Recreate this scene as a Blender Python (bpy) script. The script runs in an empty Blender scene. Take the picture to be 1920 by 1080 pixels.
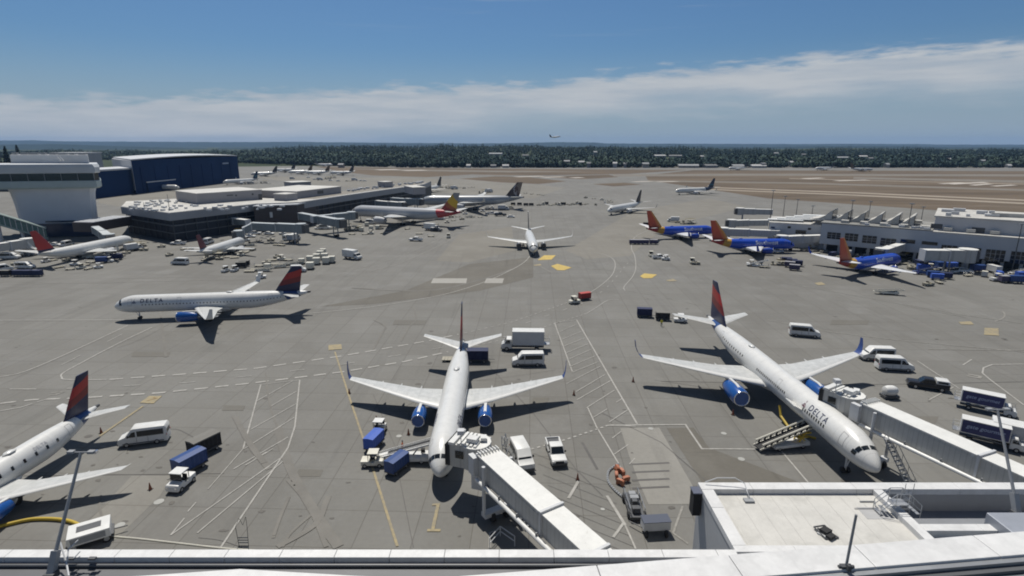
import bpy, bmesh, math, random
import numpy as np
from mathutils import Vector, Matrix
random.seed(7)
rng = np.random.default_rng(11)
R = math.radians
scene = bpy.context.scene
col = scene.collection
# ------------------------------------------------------------------ camera
F, H, PIT = 1053.0, 40.34, .2509          # focal length in 1920-wide pixels, eye height (m), downward pitch
CP, SP = math.cos(PIT), math.sin(PIT)
cam = bpy.data.cameras.new('camera'); camo = bpy.data.objects.new('camera', cam); col.objects.link(camo)
camo.location = (0, 0, H); camo.rotation_euler = (math.pi/2-PIT, 0, 0)
cam.sensor_width = 36; cam.lens = F/1920*36; cam.clip_start = .5; cam.clip_end = 60000
scene.camera = camo
def G(x, y, z=0):
    "survey: the place at height z that the photograph shows at x, y"
    u = (x-960)/F; v = (y-540)/F
    t = (z-H)/-(v*CP+SP)
    return Vector((u*t, (CP-v*SP)*t, z))
def W(x, y, Y):
    "survey: the place at forward distance Y"
    u = (x-960)/F; v = (y-540)/F
    t = Y/(CP-v*SP)
    return Vector((u*t, Y, H-(v*CP+SP)*t))
def g2(x, y, z=0): return G(x, y, z).xy
# ------------------------------------------------------------------ light
SUN_EL, SUN_AZ = R(64), R(-20)            # azimuth from +Y towards +X
sd = Vector((math.cos(SUN_EL)*math.sin(SUN_AZ), math.cos(SUN_EL)*math.cos(SUN_AZ), math.sin(SUN_EL)))
sun = bpy.data.lights.new('sun', 'SUN'); sun.energy = 5.0; sun.angle = R(.5); sun.color = (1, .955, .88)
suno = bpy.data.objects.new('sun', sun); col.objects.link(suno)
suno.rotation_euler = sd.to_track_quat('Z', 'Y').to_euler()
# ------------------------------------------------------------------ node helpers
class NT:
    def __init__(s, nt): s.nt = nt; s.n = nt.nodes; s.l = nt.links
    def new(s, t, **kw):
        n = s.n.new(t)
        for k, v in kw.items(): setattr(n, k, v)
        return n
    def inp(s, sock, v):
        if isinstance(v, bpy.types.NodeSocket): s.l.new(v, sock)
        elif v is not None: sock.default_value = v
    def math(s, op, a, b=None, c=None, clamp=False):
        n = s.new('ShaderNodeMath', operation=op, use_clamp=clamp)
        for i, v in enumerate((a, b, c)):
            if v is not None: s.inp(n.inputs[i], v)
        return n.outputs[0]
    def sstep(s, x, a, b):
        n = s.new('ShaderNodeMapRange', interpolation_type='SMOOTHSTEP')
        for i, v in enumerate((x, a, b, 0., 1.)): s.inp(n.inputs[i], v)
        return n.outputs[0]
    def mix(s, fac, a, b, typ='MIX'):
        n = s.new('ShaderNodeMix', data_type='RGBA', blend_type=typ)
        s.inp(n.inputs[0], fac); s.inp(n.inputs[6], a); s.inp(n.inputs[7], b)
        return n.outputs[2]
    def noise(s, vec=None, scale=5, detail=4, rough=.5, dim='3D', lac=2.0):
        n = s.new('ShaderNodeTexNoise', noise_dimensions=dim)
        if vec is not None: s.l.new(vec, n.inputs['Vector'])
        n.inputs['Scale'].default_value = scale; n.inputs['Detail'].default_value = detail
        n.inputs['Roughness'].default_value = rough; n.inputs['Lacunarity'].default_value = lac
        return n.outputs['Fac']
    def mapping(s, vec, scale=(1,1,1), rot=(0,0,0), loc=(0,0,0)):
        n = s.new('ShaderNodeMapping'); s.l.new(vec, n.inputs[0])
        n.inputs['Scale'].default_value = scale; n.inputs['Rotation'].default_value = rot; n.inputs['Location'].default_value = loc
        return n.outputs[0]
    def ramp(s, fac, stops, interp='LINEAR'):
        n = s.new('ShaderNodeValToRGB'); cr = n.color_ramp; cr.interpolation = interp
        while len(cr.elements) < len(stops): cr.elements.new(.5)
        for e, (p, c) in zip(cr.elements, stops): e.position = p; e.color = tuple(c)+(1,) if len(c) == 3 else c
        s.inp(n.inputs[0], fac)
        return n.outputs[0]
def c4(c): return tuple(c)+(1,) if len(c) == 3 else tuple(c)
MATS = {}
def weather_mat(name, color, rough=.7, sc=.6, stain=.5):
    "flat roof or metal cap: ponding rings, grime and run-off streaks"
    m, t, b = new_mat(name); p_ = t.new('ShaderNodeNewGeometry').outputs['Position']
    n1 = t.noise(p_, sc, 6, .65); n2 = t.noise(p_, sc*.27, 4, .6); n3 = t.noise(p_, sc*6, 4, .6)
    c = t.mix(1., c4(color), t.math('MULTIPLY_ADD', n1, .4, .8), 'MULTIPLY'); c = t.mix(1., c, t.math('MULTIPLY_ADD', n3, .2, .9), 'MULTIPLY')
    ring = t.math('SUBTRACT', 1., t.math('MULTIPLY', t.math('ABSOLUTE', t.math('SUBTRACT', n2, .52)), 22.), clamp=True)
    dk = tuple(k*.55 for k in color)
    c = t.mix(t.math('MULTIPLY', ring, stain*.5), c, c4(dk)); c = t.mix(t.math('MULTIPLY', t.sstep(n2, .53, .7), stain*.45), c, c4(tuple(k*.68 for k in color)))
    st = t.noise(t.mapping(p_, (3., .5, .3)), 1., 5, .65); c = t.mix(t.math('MULTIPLY', t.sstep(st, .55, .78), stain*.5), c, c4(dk))
    t.l.new(c, b.inputs['Base Color']); b.inputs['Roughness'].default_value = rough; return m
def worn_mat(name, color, under=(.16, .153, .136), wear=.5):
    m, t, b = new_mat(name); p_ = t.new('ShaderNodeNewGeometry').outputs['Position']
    n = t.noise(p_, 1.3, 6, .7); n2 = t.noise(p_, .09, 3, .5)
    f = t.math('ADD', t.math('MULTIPLY', t.sstep(n, .42, .62), wear), t.math('MULTIPLY', t.sstep(n2, .4, .65), wear*.35), clamp=True)
    t.l.new(t.mix(f, c4(color), c4(under)), b.inputs['Base Color']); b.inputs['Roughness'].default_value = .85; return m
def new_mat(name):
    m = bpy.data.materials.new(name); m.use_nodes = True
    MATS[name] = m
    t = NT(m.node_tree); b = t.n['Principled BSDF']
    return m, t, b
def mat(name, color, rough=.6, metal=0., var=.12, scale=1.5, spec=None, coat=0, world=False):
    "painted / plain surface: base colour broken up by two octaves of grime"
    if name in MATS: return MATS[name]
    m, t, b = new_mat(name)
    tc = t.new('ShaderNodeTexCoord').outputs['Object']
    if world: tc = t.new('ShaderNodeNewGeometry').outputs['Position']
    n1 = t.noise(tc, scale, 5, .6); n2 = t.noise(t.mapping(tc, (1, 1, .25)), scale*.23, 3)
    f = t.math('MULTIPLY', n1, n2); f = t.math('MULTIPLY_ADD', f, 4*var, 1-var)
    cc = t.mix(1., c4(color), f, 'MULTIPLY')
    t.l.new(cc, b.inputs['Base Color'])
    b.inputs['Roughness'].default_value = rough; b.inputs['Metallic'].default_value = metal
    if spec is not None: b.inputs['Specular IOR Level'].default_value = spec
    b.inputs['Coat Weight'].default_value = coat
    return m
WHITE = mat('white_paint', (.64, .64, .62), .38, var=.17)
ROOFW = weather_mat('white_roof_membrane', (.47, .46, .43), .8, .3, .8)
CONC = mat('grey_wall_panel', (.36, .37, .38), .7, var=.12, scale=.5)
LGREY = mat('light_grey_paint', (.5, .51, .52), .55, var=.12)
GREY = mat('mid_grey_paint', (.26, .27, .28), .5, var=.15)
DGREY = mat('dark_grey_paint', (.07, .073, .078), .5, var=.2)
METAL = mat('galvanised_steel', (.42, .43, .44), .45, .7, var=.2)
BRIGHT = mat('polished_metal', (.75, .75, .76), .22, .95, var=.05)
BLACK = mat('black_rubber', (.018, .018, .019), .8, var=.2)
GLASS = mat('dark_glass', (.012, .016, .02), .08, var=.1)
TEAL = mat('teal_glass', (.06, .13, .13), .15, var=.2)
BLUE = mat('blue_vinyl', (.014, .05, .18), .5, var=.25)
NAVY = mat('navy_paint', (.008, .014, .07), .4, var=.15)
CBLUE = mat('engine_blue_paint', (.012, .075, .28), .25, var=.1, coat=.3)
RED = mat('red_paint', (.33, .02, .02), .45, var=.15)
ORANGE = mat('orange_paint', (.7, .14, .03), .5, var=.2)
YELLOW = mat('yellow_paint', (.6, .42, .05), .5, var=.2)
TAN = mat('tan_equipment_paint', (.3, .28, .22), .6, var=.25)
CREAM = mat('cream_paint', (.58, .56, .48), .5, var=.2)
BROWN = mat('brown_cladding', (.05, .04, .04), .6, var=.2)
HBLUE = mat('hangar_blue_cladding', (.005, .026, .088), .75, var=.25, scale=.08, spec=.12)
SILVER = mat('silver_paint', (.4, .41, .42), .35, .3, var=.1)
SKIN = mat('skin', (.35, .2, .14), .6); HIVIS = mat('hivis_vest', (.62, .55, .05), .7); TROUSER = mat('dark_trousers', (.02, .022, .03), .8)
# ------------------------------------------------------------------ objects
def tag(o, label=None, cat=None, group=None, kind=None):
    if label: o['label'] = label
    if cat: o['category'] = cat
    if group: o['group'] = group
    if kind: o['kind'] = kind
    return o
def empty(name, loc=(0,0,0), rz=0, label=None, cat=None, group=None):
    o = bpy.data.objects.new(name, None); col.objects.link(o)
    o.location = loc; o.rotation_euler = (0, 0, rz); o.empty_display_size = .5
    return tag(o, label, cat, group)
def copy_tree(o, parent=None):
    c = o.copy(); col.objects.link(c)
    if parent is not None: c.parent = parent
    for ch in list(o.children): copy_tree(ch, c)
    return c
class MB:
    def __init__(s): s.v = []; s.f = []; s.m = []; s.uv = []; s.cur = 0
    def face(s, pts, m=None, uv=None):
        i = len(s.v); s.v += [tuple(p) for p in pts]; s.f.append(tuple(range(i, i+len(pts)))); s.m.append(s.cur if m is None else m)
        s.uv.append(uv or [(0, 0)]*len(pts))
    def mesh(s, verts, faces, m=None, uvs=None):
        i = len(s.v); s.v += [tuple(p) for p in verts]
        for f in faces:
            s.f.append(tuple(k+i for k in f)); s.m.append(s.cur if m is None else m)
            s.uv.append([uvs[k] for k in f] if uvs else [(0, 0)]*len(f))
    def box(s, c, d, rz=0, m=None, ry=0):
        x, y, z = [k/2 for k in d]
        vs = [Vector((sx*x, sy*y, sz*z)) for sx in (-1, 1) for sy in (-1, 1) for sz in (-1, 1)]
        if ry: vs = [Matrix.Rotation(ry, 3, 'Y') @ v for v in vs]
        if rz: vs = [Matrix.Rotation(rz, 3, 'Z') @ v for v in vs]
        c = Vector(c)
        s.mesh([v+c for v in vs], [(0, 1, 3, 2), (4, 6, 7, 5), (0, 4, 5, 1), (2, 3, 7, 6), (0, 2, 6, 4), (1, 5, 7, 3)], m)
        return s
    def bb(s, x0, x1, y0, y1, z0, z1, m=None): return s.box(((x0+x1)/2, (y0+y1)/2, (z0+z1)/2), (x1-x0, y1-y0, z1-z0), m=m)
    def prism(s, poly, z0, z1, m=None, mtop=None):
        n = len(poly); p = [Vector((q[0], q[1], 0)) for q in poly]
        a = sum(p[i].x*p[(i+1) % n].y-p[(i+1) % n].x*p[i].y for i in range(n))
        if a < 0: p = p[::-1]
        lo = [(q.x, q.y, z0) for q in p]; hi = [(q.x, q.y, z1) for q in p]
        s.mesh(lo+hi, [tuple(range(n))[::-1]]+[(i, (i+1) % n, n+(i+1) % n, n+i) for i in range(n)], m)
        s.face(hi, m if mtop is None else mtop)
        return s
    def profile(s, pts, ys, m=None):
        "side outline (x, z) swept across y; ys = list of (y, inset, scale fn)"
        rings = []
        for y, ins, tw in ys:
            cx = sum(p[0] for p in pts)/len(pts); cz = sum(p[1] for p in pts)/len(pts)
            rings.append([(x-ins*(1 if x > cx else -1), y*tw(z), z-ins*(1 if z > cz else -.3)) for x, z in pts])
        n = len(pts); vs = [v for r in rings for v in r]; fs = []
        for k in range(len(rings)-1):
            for i in range(n): fs.append((k*n+i, k*n+(i+1) % n, (k+1)*n+(i+1) % n, (k+1)*n+i))
        fs.append(tuple(range(n))[::-1]); fs.append(tuple(range((len(rings)-1)*n, len(rings)*n)))
        s.mesh(vs, fs, m); return s
    def tube(s, a, b, r0, r1=None, n=8, m=None, cap=True):
        a, b = Vector(a), Vector(b); r1 = r0 if r1 is None else r1
        d = (b-a).normalized(); u = d.orthogonal().normalized(); w = d.cross(u)
        vs = []
        for p, r in ((a, r0), (b, r1)):
            for i in range(n):
                t = 2*math.pi*i/n; vs.append(p+u*(r*math.cos(t))+w*(r*math.sin(t)))
        fs = [(i, (i+1) % n, n+(i+1) % n, n+i) for i in range(n)]
        if cap: fs += [tuple(range(n))[::-1], tuple(range(n, 2*n))]
        s.mesh(vs, fs, m); return s
    def path(s, pts, r, n=8, m=None):
        for a, b in zip(pts[:-1], pts[1:]): s.tube(a, b, r, r, n, m)
        return s
    def loft(s, rings, m=None, cap=True, uvs=None, closed=True):
        n = len(rings[0]); vs = [v for r in rings for v in r]; fs = []
        for k in range(len(rings)-1):
            for i in range(n if closed else n-1): fs.append((k*n+i, k*n+(i+1) % n, (k+1)*n+(i+1) % n, (k+1)*n+i))
        if cap: fs += [tuple(range(n))[::-1], tuple(range((len(rings)-1)*n, len(rings)*n))]
        s.mesh(vs, fs, m, uvs); return s
    def lathe_x(s, prof, c, n=20, m=None, sz=1.):
        "profile (x, r) turned about the x axis through c"
        return s.loft([[(c[0]+x, c[1]+r*math.cos(2*math.pi*i/n), c[2]+r*sz*math.sin(2*math.pi*i/n)) for i in range(n)] for x, r in prof], m)
    def build(s, name, mats, parent=None, smooth=False, bevel=0, fixn=True):
        me = bpy.data.meshes.new(name)
        me.from_pydata(s.v, [], s.f)
        if not isinstance(mats, (list, tuple)): mats = [mats]
        for m in mats: me.materials.append(m)
        me.polygons.foreach_set('material_index', s.m)
        ul = me.uv_layers.new(name='UVMap')
        ul.data.foreach_set('uv', [c for f in s.uv for p in f for c in p])
        if fixn or bevel:
            bm = bmesh.new(); bm.from_mesh(me)
            bmesh.ops.remove_doubles(bm, verts=bm.verts, dist=1e-4)
            if bevel:
                bmesh.ops.bevel(bm, geom=[e for e in bm.edges if e.is_manifold and e.calc_face_angle(0) > .5], offset=bevel, segments=2, affect='EDGES', profile=.5)
            if fixn: bmesh.ops.recalc_face_normals(bm, faces=bm.faces)
            bm.to_mesh(me); bm.free()
        if smooth:
            me.shade_smooth()
            if smooth is not True: me.set_sharp_from_angle(angle=smooth)
        o = bpy.data.objects.new(name, me); col.objects.link(o)
        if parent is not None: o.parent = parent
        return o
def sheet(name, polys, z, m, kind='structure', label=None, jit=(4, .002)):
    b = MB()
    for i_, p in enumerate(polys):
        zz = z+(i_ % jit[0])*jit[1]
        p = [Vector((q[0], q[1])) for q in p]
        a = sum(p[i].x*p[(i+1) % len(p)].y-p[(i+1) % len(p)].x*p[i].y for i in range(len(p)))
        if a < 0: p = p[::-1]
        b.face([(q.x, q.y, zz) for q in p])
    o = b.build(name, m, fixn=False); tag(o, kind=kind, label=label); return o
_fonts = {}
def text_mesh(body, size=1., extrude=0., shear=0., spacing=1., bold=0.):
    cu = bpy.data.curves.new('lettering', 'FONT'); cu.body = body; cu.size = size; cu.shear = shear; cu.space_character = spacing
    cu.align_x = 'CENTER'; cu.align_y = 'CENTER'; cu.extrude = extrude; cu.offset = bold; cu.resolution_u = 4
    o = bpy.data.objects.new('lettering', cu); col.objects.link(o)
    dg = bpy.context.evaluated_depsgraph_get(); dg.update()
    me = bpy.data.meshes.new_from_object(o.evaluated_get(dg))
    bpy.data.objects.remove(o); bpy.data.curves.remove(cu)
    return me
def flat_text(name, body, size, M, m, parent=None, **kw):
    me = text_mesh(body, size, **kw); me.transform(M); me.materials.clear(); me.materials.append(m); me.name = name
    o = bpy.data.objects.new(name, me); col.objects.link(o)
    if parent is not None: o.parent = parent
    return o
ORD = ['first', 'second', 'third', 'fourth', 'fifth', 'sixth', 'seventh', 'eighth', 'ninth', 'tenth', 'eleventh', 'twelfth', 'thirteenth', 'fourteenth', 'fifteenth', 'sixteenth', 'seventeenth', 'eighteenth', 'nineteenth', 'twentieth']
def ordn(i):
    if i < 20: return ORD[i]
    tens = {2: 'twenty', 3: 'thirty', 4: 'forty', 5: 'fifty', 6: 'sixty', 7: 'seventy', 8: 'eighty'}
    k = i+1; d, r = divmod(k, 10)
    if r == 0: return tens[d][:-1]+'ieth'
    return tens[d]+'-'+ORD[r-1]
# ------------------------------------------------------------------ sky
w = bpy.data.worlds.new('World'); scene.world = w; w.use_nodes = True
t = NT(w.node_tree); bg = t.n['Background']
sky = t.new('ShaderNodeTexSky', sky_type='NISHITA'); sky.sun_disc = False
sky.sun_elevation = SUN_EL; sky.sun_rotation = SUN_AZ; sky.altitude = 100; sky.air_density = 1.0; sky.dust_density = 1.2; sky.ozone_density = 3.
tc = t.new('ShaderNodeTexCoord').outputs['Generated']
sx = t.new('ShaderNodeSeparateXYZ'); t.l.new(tc, sx.inputs[0])
X, Y, Z = sx.outputs
az = t.math('ARCTAN2', X, Y)                                    # 0 straight ahead of the terminal, + to the right
el = t.math('ARCSINE', Z)
cmb = t.new('ShaderNodeCombineXYZ'); t.l.new(az, cmb.inputs[0]); t.l.new(t.math('MULTIPLY', el, 3.2), cmb.inputs[1])
q = cmb.outputs[0]
n_big = t.noise(t.mapping(q, (2.2, 3.5, 1), (0, 0, -.25)), 2.4, 6, .58)
n_fin = t.noise(t.mapping(q, (2.2, 6.5, 1), (0, 0, -.24)), 2.6, 6, .55)
n_edge = t.noise(t.mapping(q, (5, 9, 1), (0, 0, -.3), (3.1, 1.7, 0)), 3.2, 7, .6)
azf = t.math('MULTIPLY', az, 1.0)
curve = t.new('ShaderNodeFloatCurve')
# upper edge of the cloud bank (elevation in rad / .3) against azimuth (-1..1 -> 0..1)
def fcurve(sock, pts):
    n = t.new('ShaderNodeFloatCurve'); c = n.mapping.curves[0]
    while len(c.points) < len(pts): c.points.new(.5, .5)
    for p, (a, b) in zip(c.points, pts): p.location = (a, b); p.handle_type = 'AUTO'
    n.mapping.use_clip = False; n.mapping.update()
    t.l.new(t.math('MULTIPLY_ADD', sock, .5, .5), n.inputs['Value']); return n.outputs[0]
t.n.remove(curve)
def ye(x, y):                                                   # photograph pixel -> azimuth, elevation
    u, v = (x-960)/F, (y-540)/F; d = Vector((u, CP-v*SP, -(v*CP+SP))).normalized()
    return (math.atan2(d.x, d.y)*.5+.5, math.asin(d.z)/.3)
up = fcurve(az, [(0, .2)]+[ye(*p) for p in ((0, 178), (400, 176), (760, 160), (1000, 152), (1250, 128), (1450, 112), (1650, 88), (1920, 74))]+[(1, .8)])
lo = fcurve(az, [(0, -.05)]+[ye(*p) for p in ((0, 290), (500, 285), (800, 255), (1000, 225), (1300, 205), (1600, 188), (1920, 172))]+[(1, .5)])
eln = t.math('MULTIPLY', el, 1/.3)
jag = t.math('MULTIPLY', t.math('SUBTRACT', n_edge, .5), .22)
topd = t.math('SUBTRACT', t.math('ADD', up, jag), eln)
botd = t.math('SUBTRACT', eln, t.math('ADD', lo, t.math('MULTIPLY', t.math('SUBTRACT', n_big, .5), .25)))
m1 = t.math('MULTIPLY', t.sstep(topd, -.02, .06), t.sstep(botd, -.08, .12))
dens = t.math('MULTIPLY_ADD', t.sstep(n_fin, .25, .6), .3, .78)
m1 = t.math('MULTIPLY', t.math('MULTIPLY', m1, dens), .92, clamp=True)
# thin high streaks above the bank
wisp = t.math('MULTIPLY', t.sstep(t.noise(t.mapping(q, (1.6, 11, 1), (0, 0, -.2), (7, 2, 0)), 2.2, 6, .6), .56, .8), t.sstep(eln, .45, .8))
wisp = t.math('MULTIPLY', wisp, .3)
cl = t.math('MAXIMUM', m1, wisp, clamp=True)
cl = t.math('MULTIPLY', cl, t.sstep(Z, -.02, .01))
tint = t.mix(1., sky.outputs[0], t.mix(t.sstep(el, .3, .75), (.76, 1.13, 1.46, 1), (.42, .55, .7, 1)), 'MULTIPLY')
horiz = t.math('SUBTRACT', 1., t.sstep(el, 0., .16))
tint = t.mix(t.math('MULTIPLY', horiz, .8), tint, (7.0, 8.8, 10.6, 1))
ccol = t.mix(t.sstep(n_fin, .3, .75), (9.0, 9.9, 11.0, 1), (10.9, 11.5, 12.1, 1))
fin = t.mix(cl, tint, ccol)
t.l.new(fin, bg.inputs['Color']); bg.inputs['Strength'].default_value = .05
# ------------------------------------------------------------------ ground materials
def ground_mat(name, base, tints, slab=0, stain=.35, streak=.3, rough=.85):
    m, t, b = new_mat(name)
    pos = t.new('ShaderNodeNewGeometry').outputs['Position']
    n1 = t.noise(pos, .018, 5, .55); n2 = t.noise(pos, .11, 5, .6); n3 = t.noise(pos, 1.7, 4, .6)
    c = t.mix(t.sstep(n1, .38, .6), c4(base), c4(tints[0]))
    c = t.mix(t.math('MULTIPLY', t.sstep(n2, .45, .7), .8), c, c4(tints[1]))
    n4 = t.noise(pos, .045, 4, .6); c = t.mix(t.math('MULTIPLY', t.sstep(n4, .52, .68), .35), c, (base[0]*.8, base[1]*.8, base[2]*.8, 1))
    st = t.noise(t.mapping(pos, (.45, .02, 1), (0, 0, R(12))), 1., 5, .65)         # tyre-darkened lanes along the stands
    c = t.mix(t.math('MULTIPLY', t.sstep(st, .52, .75), streak), c, (base[0]*.55, base[1]*.55, base[2]*.56, 1))
    st2 = t.noise(t.mapping(pos, (.018, .5, 1), (0, 0, R(-14))), 1., 5, .65)
    c = t.mix(t.math('MULTIPLY', t.sstep(st2, .55, .78), streak*.7), c, (base[0]*.62, base[1]*.62, base[2]*.63, 1))
    if stain:
        sp = t.noise(pos, .55, 5, .7); c = t.mix(t.math('MULTIPLY', t.sstep(sp, .64, .76), stain), c, (base[0]*.42, base[1]*.41, base[2]*.4, 1))
    if slab:
        br = t.new('ShaderNodeTexBrick'); t.l.new(t.mapping(pos, (1, 1, 1), (0, 0, R(2))), br.inputs['Vector'])
        br.offset = 0; br.inputs['Scale'].default_value = 1/slab; br.inputs['Mortar Size'].default_value = .011; br.inputs['Mortar Smooth'].default_value = .2
        br.inputs['Brick Width'].default_value = 1; br.inputs['Row Height'].default_value = 1
        br.inputs['Color1'].default_value = (1, 1, 1, 1); br.inputs['Color2'].default_value = (.88, .88, .875, 1); br.inputs['Mortar'].default_value = (.6, .58, .56, 1)
        c = t.mix(.75, c, br.outputs['Color'], 'MULTIPLY')
    f = t.math('MULTIPLY_ADD', n3, .24, .88); c = t.mix(1., c, f, 'MULTIPLY')
    t.l.new(c, b.inputs['Base Color']); b.inputs['Roughness'].default_value = rough; b.inputs['Specular IOR Level'].default_value = .25
    bp = t.new('ShaderNodeBump'); bp.inputs['Strength'].default_value = .25; bp.inputs['Distance'].default_value = .02
    t.l.new(n3, bp.inputs['Height']); t.l.new(bp.outputs[0], b.inputs['Normal'])
    return m
APRON = ground_mat('apron_concrete', (.18, .176, .162), ((.16, .155, .142), (.192, .189, .177)), slab=6.1)
PALE = ground_mat('pale_concrete', (.222, .214, .193), ((.2, .192, .172), (.235, .227, .205)), stain=.3, streak=.25, slab=6.1)
TAXI = ground_mat('taxiway_asphalt', (.165, .148, .123), ((.178, .16, .135), (.15, .135, .112)), stain=.1, streak=.2)
OLDC = ground_mat('far_apron_concrete', (.19, .18, .157), ((.172, .162, .14), (.205, .196, .172)), stain=.2, streak=.3)
def grass_mat(name, a, b_, c_):
    m, t, b = new_mat(name)
    pos = t.new('ShaderNodeNewGeometry').outputs['Position']
    n1 = t.noise(t.mapping(pos, (.004, .02, 1), (0, 0, R(-8))), 1., 6, .6); n2 = t.noise(t.mapping(pos, (.012, .09, 1), (0, 0, R(-8))), 1., 5, .65)
    c = t.mix(t.sstep(n1, .35, .65), c4(a), c4(b_)); c = t.mix(t.math('MULTIPLY', t.sstep(n2, .48, .72), .8), c, c4(c_))
    t.l.new(c, b.inputs['Base Color']); b.inputs['Roughness'].default_value = .95; b.inputs['Specular IOR Level'].default_value = .1
    return m
DRY = grass_mat('dry_grass', (.138, .109, .079), (.098, .077, .057), (.18, .148, .114))
WILD = grass_mat('wild_grass', (.035, .05, .025), (.05, .06, .03), (.03, .042, .028))
# ------------------------------------------------------------------ ground sheets
BIG = 26000
sheet('ground', [[(-BIG, -400), (BIG, -400), (BIG, BIG), (-BIG, BIG)]], -.12, WILD)
sheet('apron', [[(-900, -60), (420, -60), (700, 250), (1300, 560), (1250, 1040), (-420, 1090), (-900, 900)]], 0, APRON)
def P(*pts): return [g2(*p) for p in pts]
sheet('dry_grass_field', [
    P((592, 312.5), (760, 315), (960, 316.5), (1290, 318.5), (1180, 326), (1010, 329), (930, 328.5), (885, 327), (800, 332), (700, 329), (640, 322)),
    P((862, 335), (930, 330.5), (990, 332), (1062, 340), (1010, 345), (940, 342)),
    P((1110, 345), (1172, 342.5), (1204, 346), (1150, 349.5)),
    P((1300, 319), (1960, 321), (1960, 410), (1700, 390), (1440, 372), (1335, 356), (1215, 338), (1210, 329)),
    P((1000, 331.5), (1140, 327.5), (1160, 332), (1090, 336))], .02, DRY)
sheet('taxiway', [
    P((1150, 327), (1400, 325.5), (1960, 327), (1960, 331), (1400, 329.5), (1150, 331)),
    P((1215, 338), (1500, 342), (1960, 356), (1960, 359.5), (1500, 344.6), (1215, 340.5)),
    P((1600, 332), (1960, 339), (1960, 344), (1600, 335.5)),
    P((620, 315.5), (960, 320.5), (1120, 321.5), (960, 323.2), (760, 320.5))], .05, TAXI)
sheet('dirt_road', [
    P((1325, 350.5), (1600, 360.5), (1960, 376), (1960, 378.6), (1600, 362.5), (1325, 352)),
    P((1330, 354.5), (1600, 364.8), (1960, 382), (1960, 385), (1600, 367), (1330, 356)),
    P((1480, 334.5), (1960, 345.6), (1960, 346.6), (1480, 335.4))], .06, mat('pale_dirt', (.28, .24, .19), .95, var=.2, scale=.05, world=True))
b = []
for x0, x1, y0, y1 in ((1757, 1800, 344.2, 342.2), (1775, 1842, 344.8, 341.2), (1815, 1850, 347, 344.2), (1855, 1895, 348.6, 346.4), (1500, 1535, 334.6, 333.2), (960, 1010, 331.3, 329.8), (1010, 1050, 332, 331), (1065, 1085, 333, 332.2), (700, 740, 318.2, 317), (750, 790, 319.6, 318.6), (1180, 1215, 340.5, 339.5), (1225, 1262, 340.6, 339.8), (1560, 1620, 338.6, 337)):
    b.append(P((x0, y0), (x1, y1), (x1+14, y1+1.1), (x0+14, y0+1.1)))
sheet('runway_marking', b, .09, mat('faded_runway_paint', (.38, .35, .31), .9, var=.25, scale=.05, world=True))
# worn and repaired areas of the apron
sheet('apron_patch', [
    
    P((247, 892), (322, 892), (300, 930), (200, 1028), (120, 1028), (235, 905)),
    ], .016, PALE)
sheet('concrete_patch', [P((1163, 803), (1236, 802), (1318, 945), (1216, 946), (1196, 900), (1178, 850))], .0225, ground_mat('light_patch_concrete', (.245, .237, .215), ((.225, .217, .195), (.26, .252, .23)), stain=.3, streak=.25))
sheet('new_slab', [P((812, 522), (876, 522), (874, 531), (808, 531)), P((912, 522), (945, 522), (942, 531), (908, 531))], .03, ground_mat('new_slab_concrete', (.31, .3, .275), ((.29, .28, .255), (.33, .32, .295)), stain=.15, streak=.1))
sheet('far_apron', [P((470, 330), (900, 336), (1060, 352), (1000, 372), (900, 366), (560, 345)),
    P((860, 440), (960, 425), (965, 470), (880, 492), (818, 489)), P((1060, 470), (1190, 395), (1330, 372), (1400, 388), (1250, 425), (1180, 480), (1100, 486)),
    P((185, 362), (560, 350), (480, 378), (225, 388), (185, 380))], .008, OLDC)
DARKC = ground_mat('stained_concrete', (.135, .126, .108), ((.122, .114, .098), (.146, .138, .12)), stain=.5, streak=.5)
sheet('stained_lane', [P((880, 495), (1000, 482), (1000, 520), (900, 545), (700, 570), (600, 575), (760, 545)),
    P((1250, 803), (1300, 802), (1330, 840), (1500, 905), (1380, 925), (1330, 925))], .024, DARKC)
# ------------------------------------------------------------------ painted markings
LW = worn_mat('white_line_paint', (.36, .35, .325), wear=.36)
LF = worn_mat('faded_line_paint', (.27, .26, .235), wear=.6)
LY = worn_mat('yellow_line_paint', (.31, .255, .145), wear=.5)
LYB = mat('bright_yellow_marking', (.45, .33, .09), .8, var=.3, scale=.5, world=True)
TAR = mat('dark_tar_line', (.085, .08, .075), .7, var=.3, scale=.7, world=True)
def strip(pts, wd):
    "mitred ribbon of quads along a polyline (metres)"
    p = [Vector(pts[0])]
    for q in pts[1:]:
        if (Vector(q)-p[-1]).length > 1e-3: p.append(Vector(q))
    if len(p) < 2: return []
    ns = []
    for a, c in zip(p[:-1], p[1:]): d = (c-a).normalized(); ns.append(Vector((-d.y, d.x)))
    off = [ns[0]]+[(a+c).normalized()/max(.5, (a+c).length/2) for a, c in zip(ns[:-1], ns[1:])]+[ns[-1]]
    L = [q+o*wd/2 for q, o in zip(p, off)]; R_ = [q-o*wd/2 for q, o in zip(p, off)]
    return [[L[i], R_[i], R_[i+1], L[i+1]] for i in range(len(p)-1)]
def dashes(pts, wd, on, off):
    out = []; pos = 0.
    for a, c in zip(pts[:-1], pts[1:]):
        a, c = Vector(a), Vector(c); L = (c-a).length; d = (c-a)/max(L, 1e-6); s = -pos
        while s < L:
            s0, s1 = max(s, 0), min(s+on, L)
            if s1-s0 > .1: out += strip([a+d*s0, a+d*s1], wd)
            s += on+off
        pos = L-(s-(on+off)); 
    return out
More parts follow.
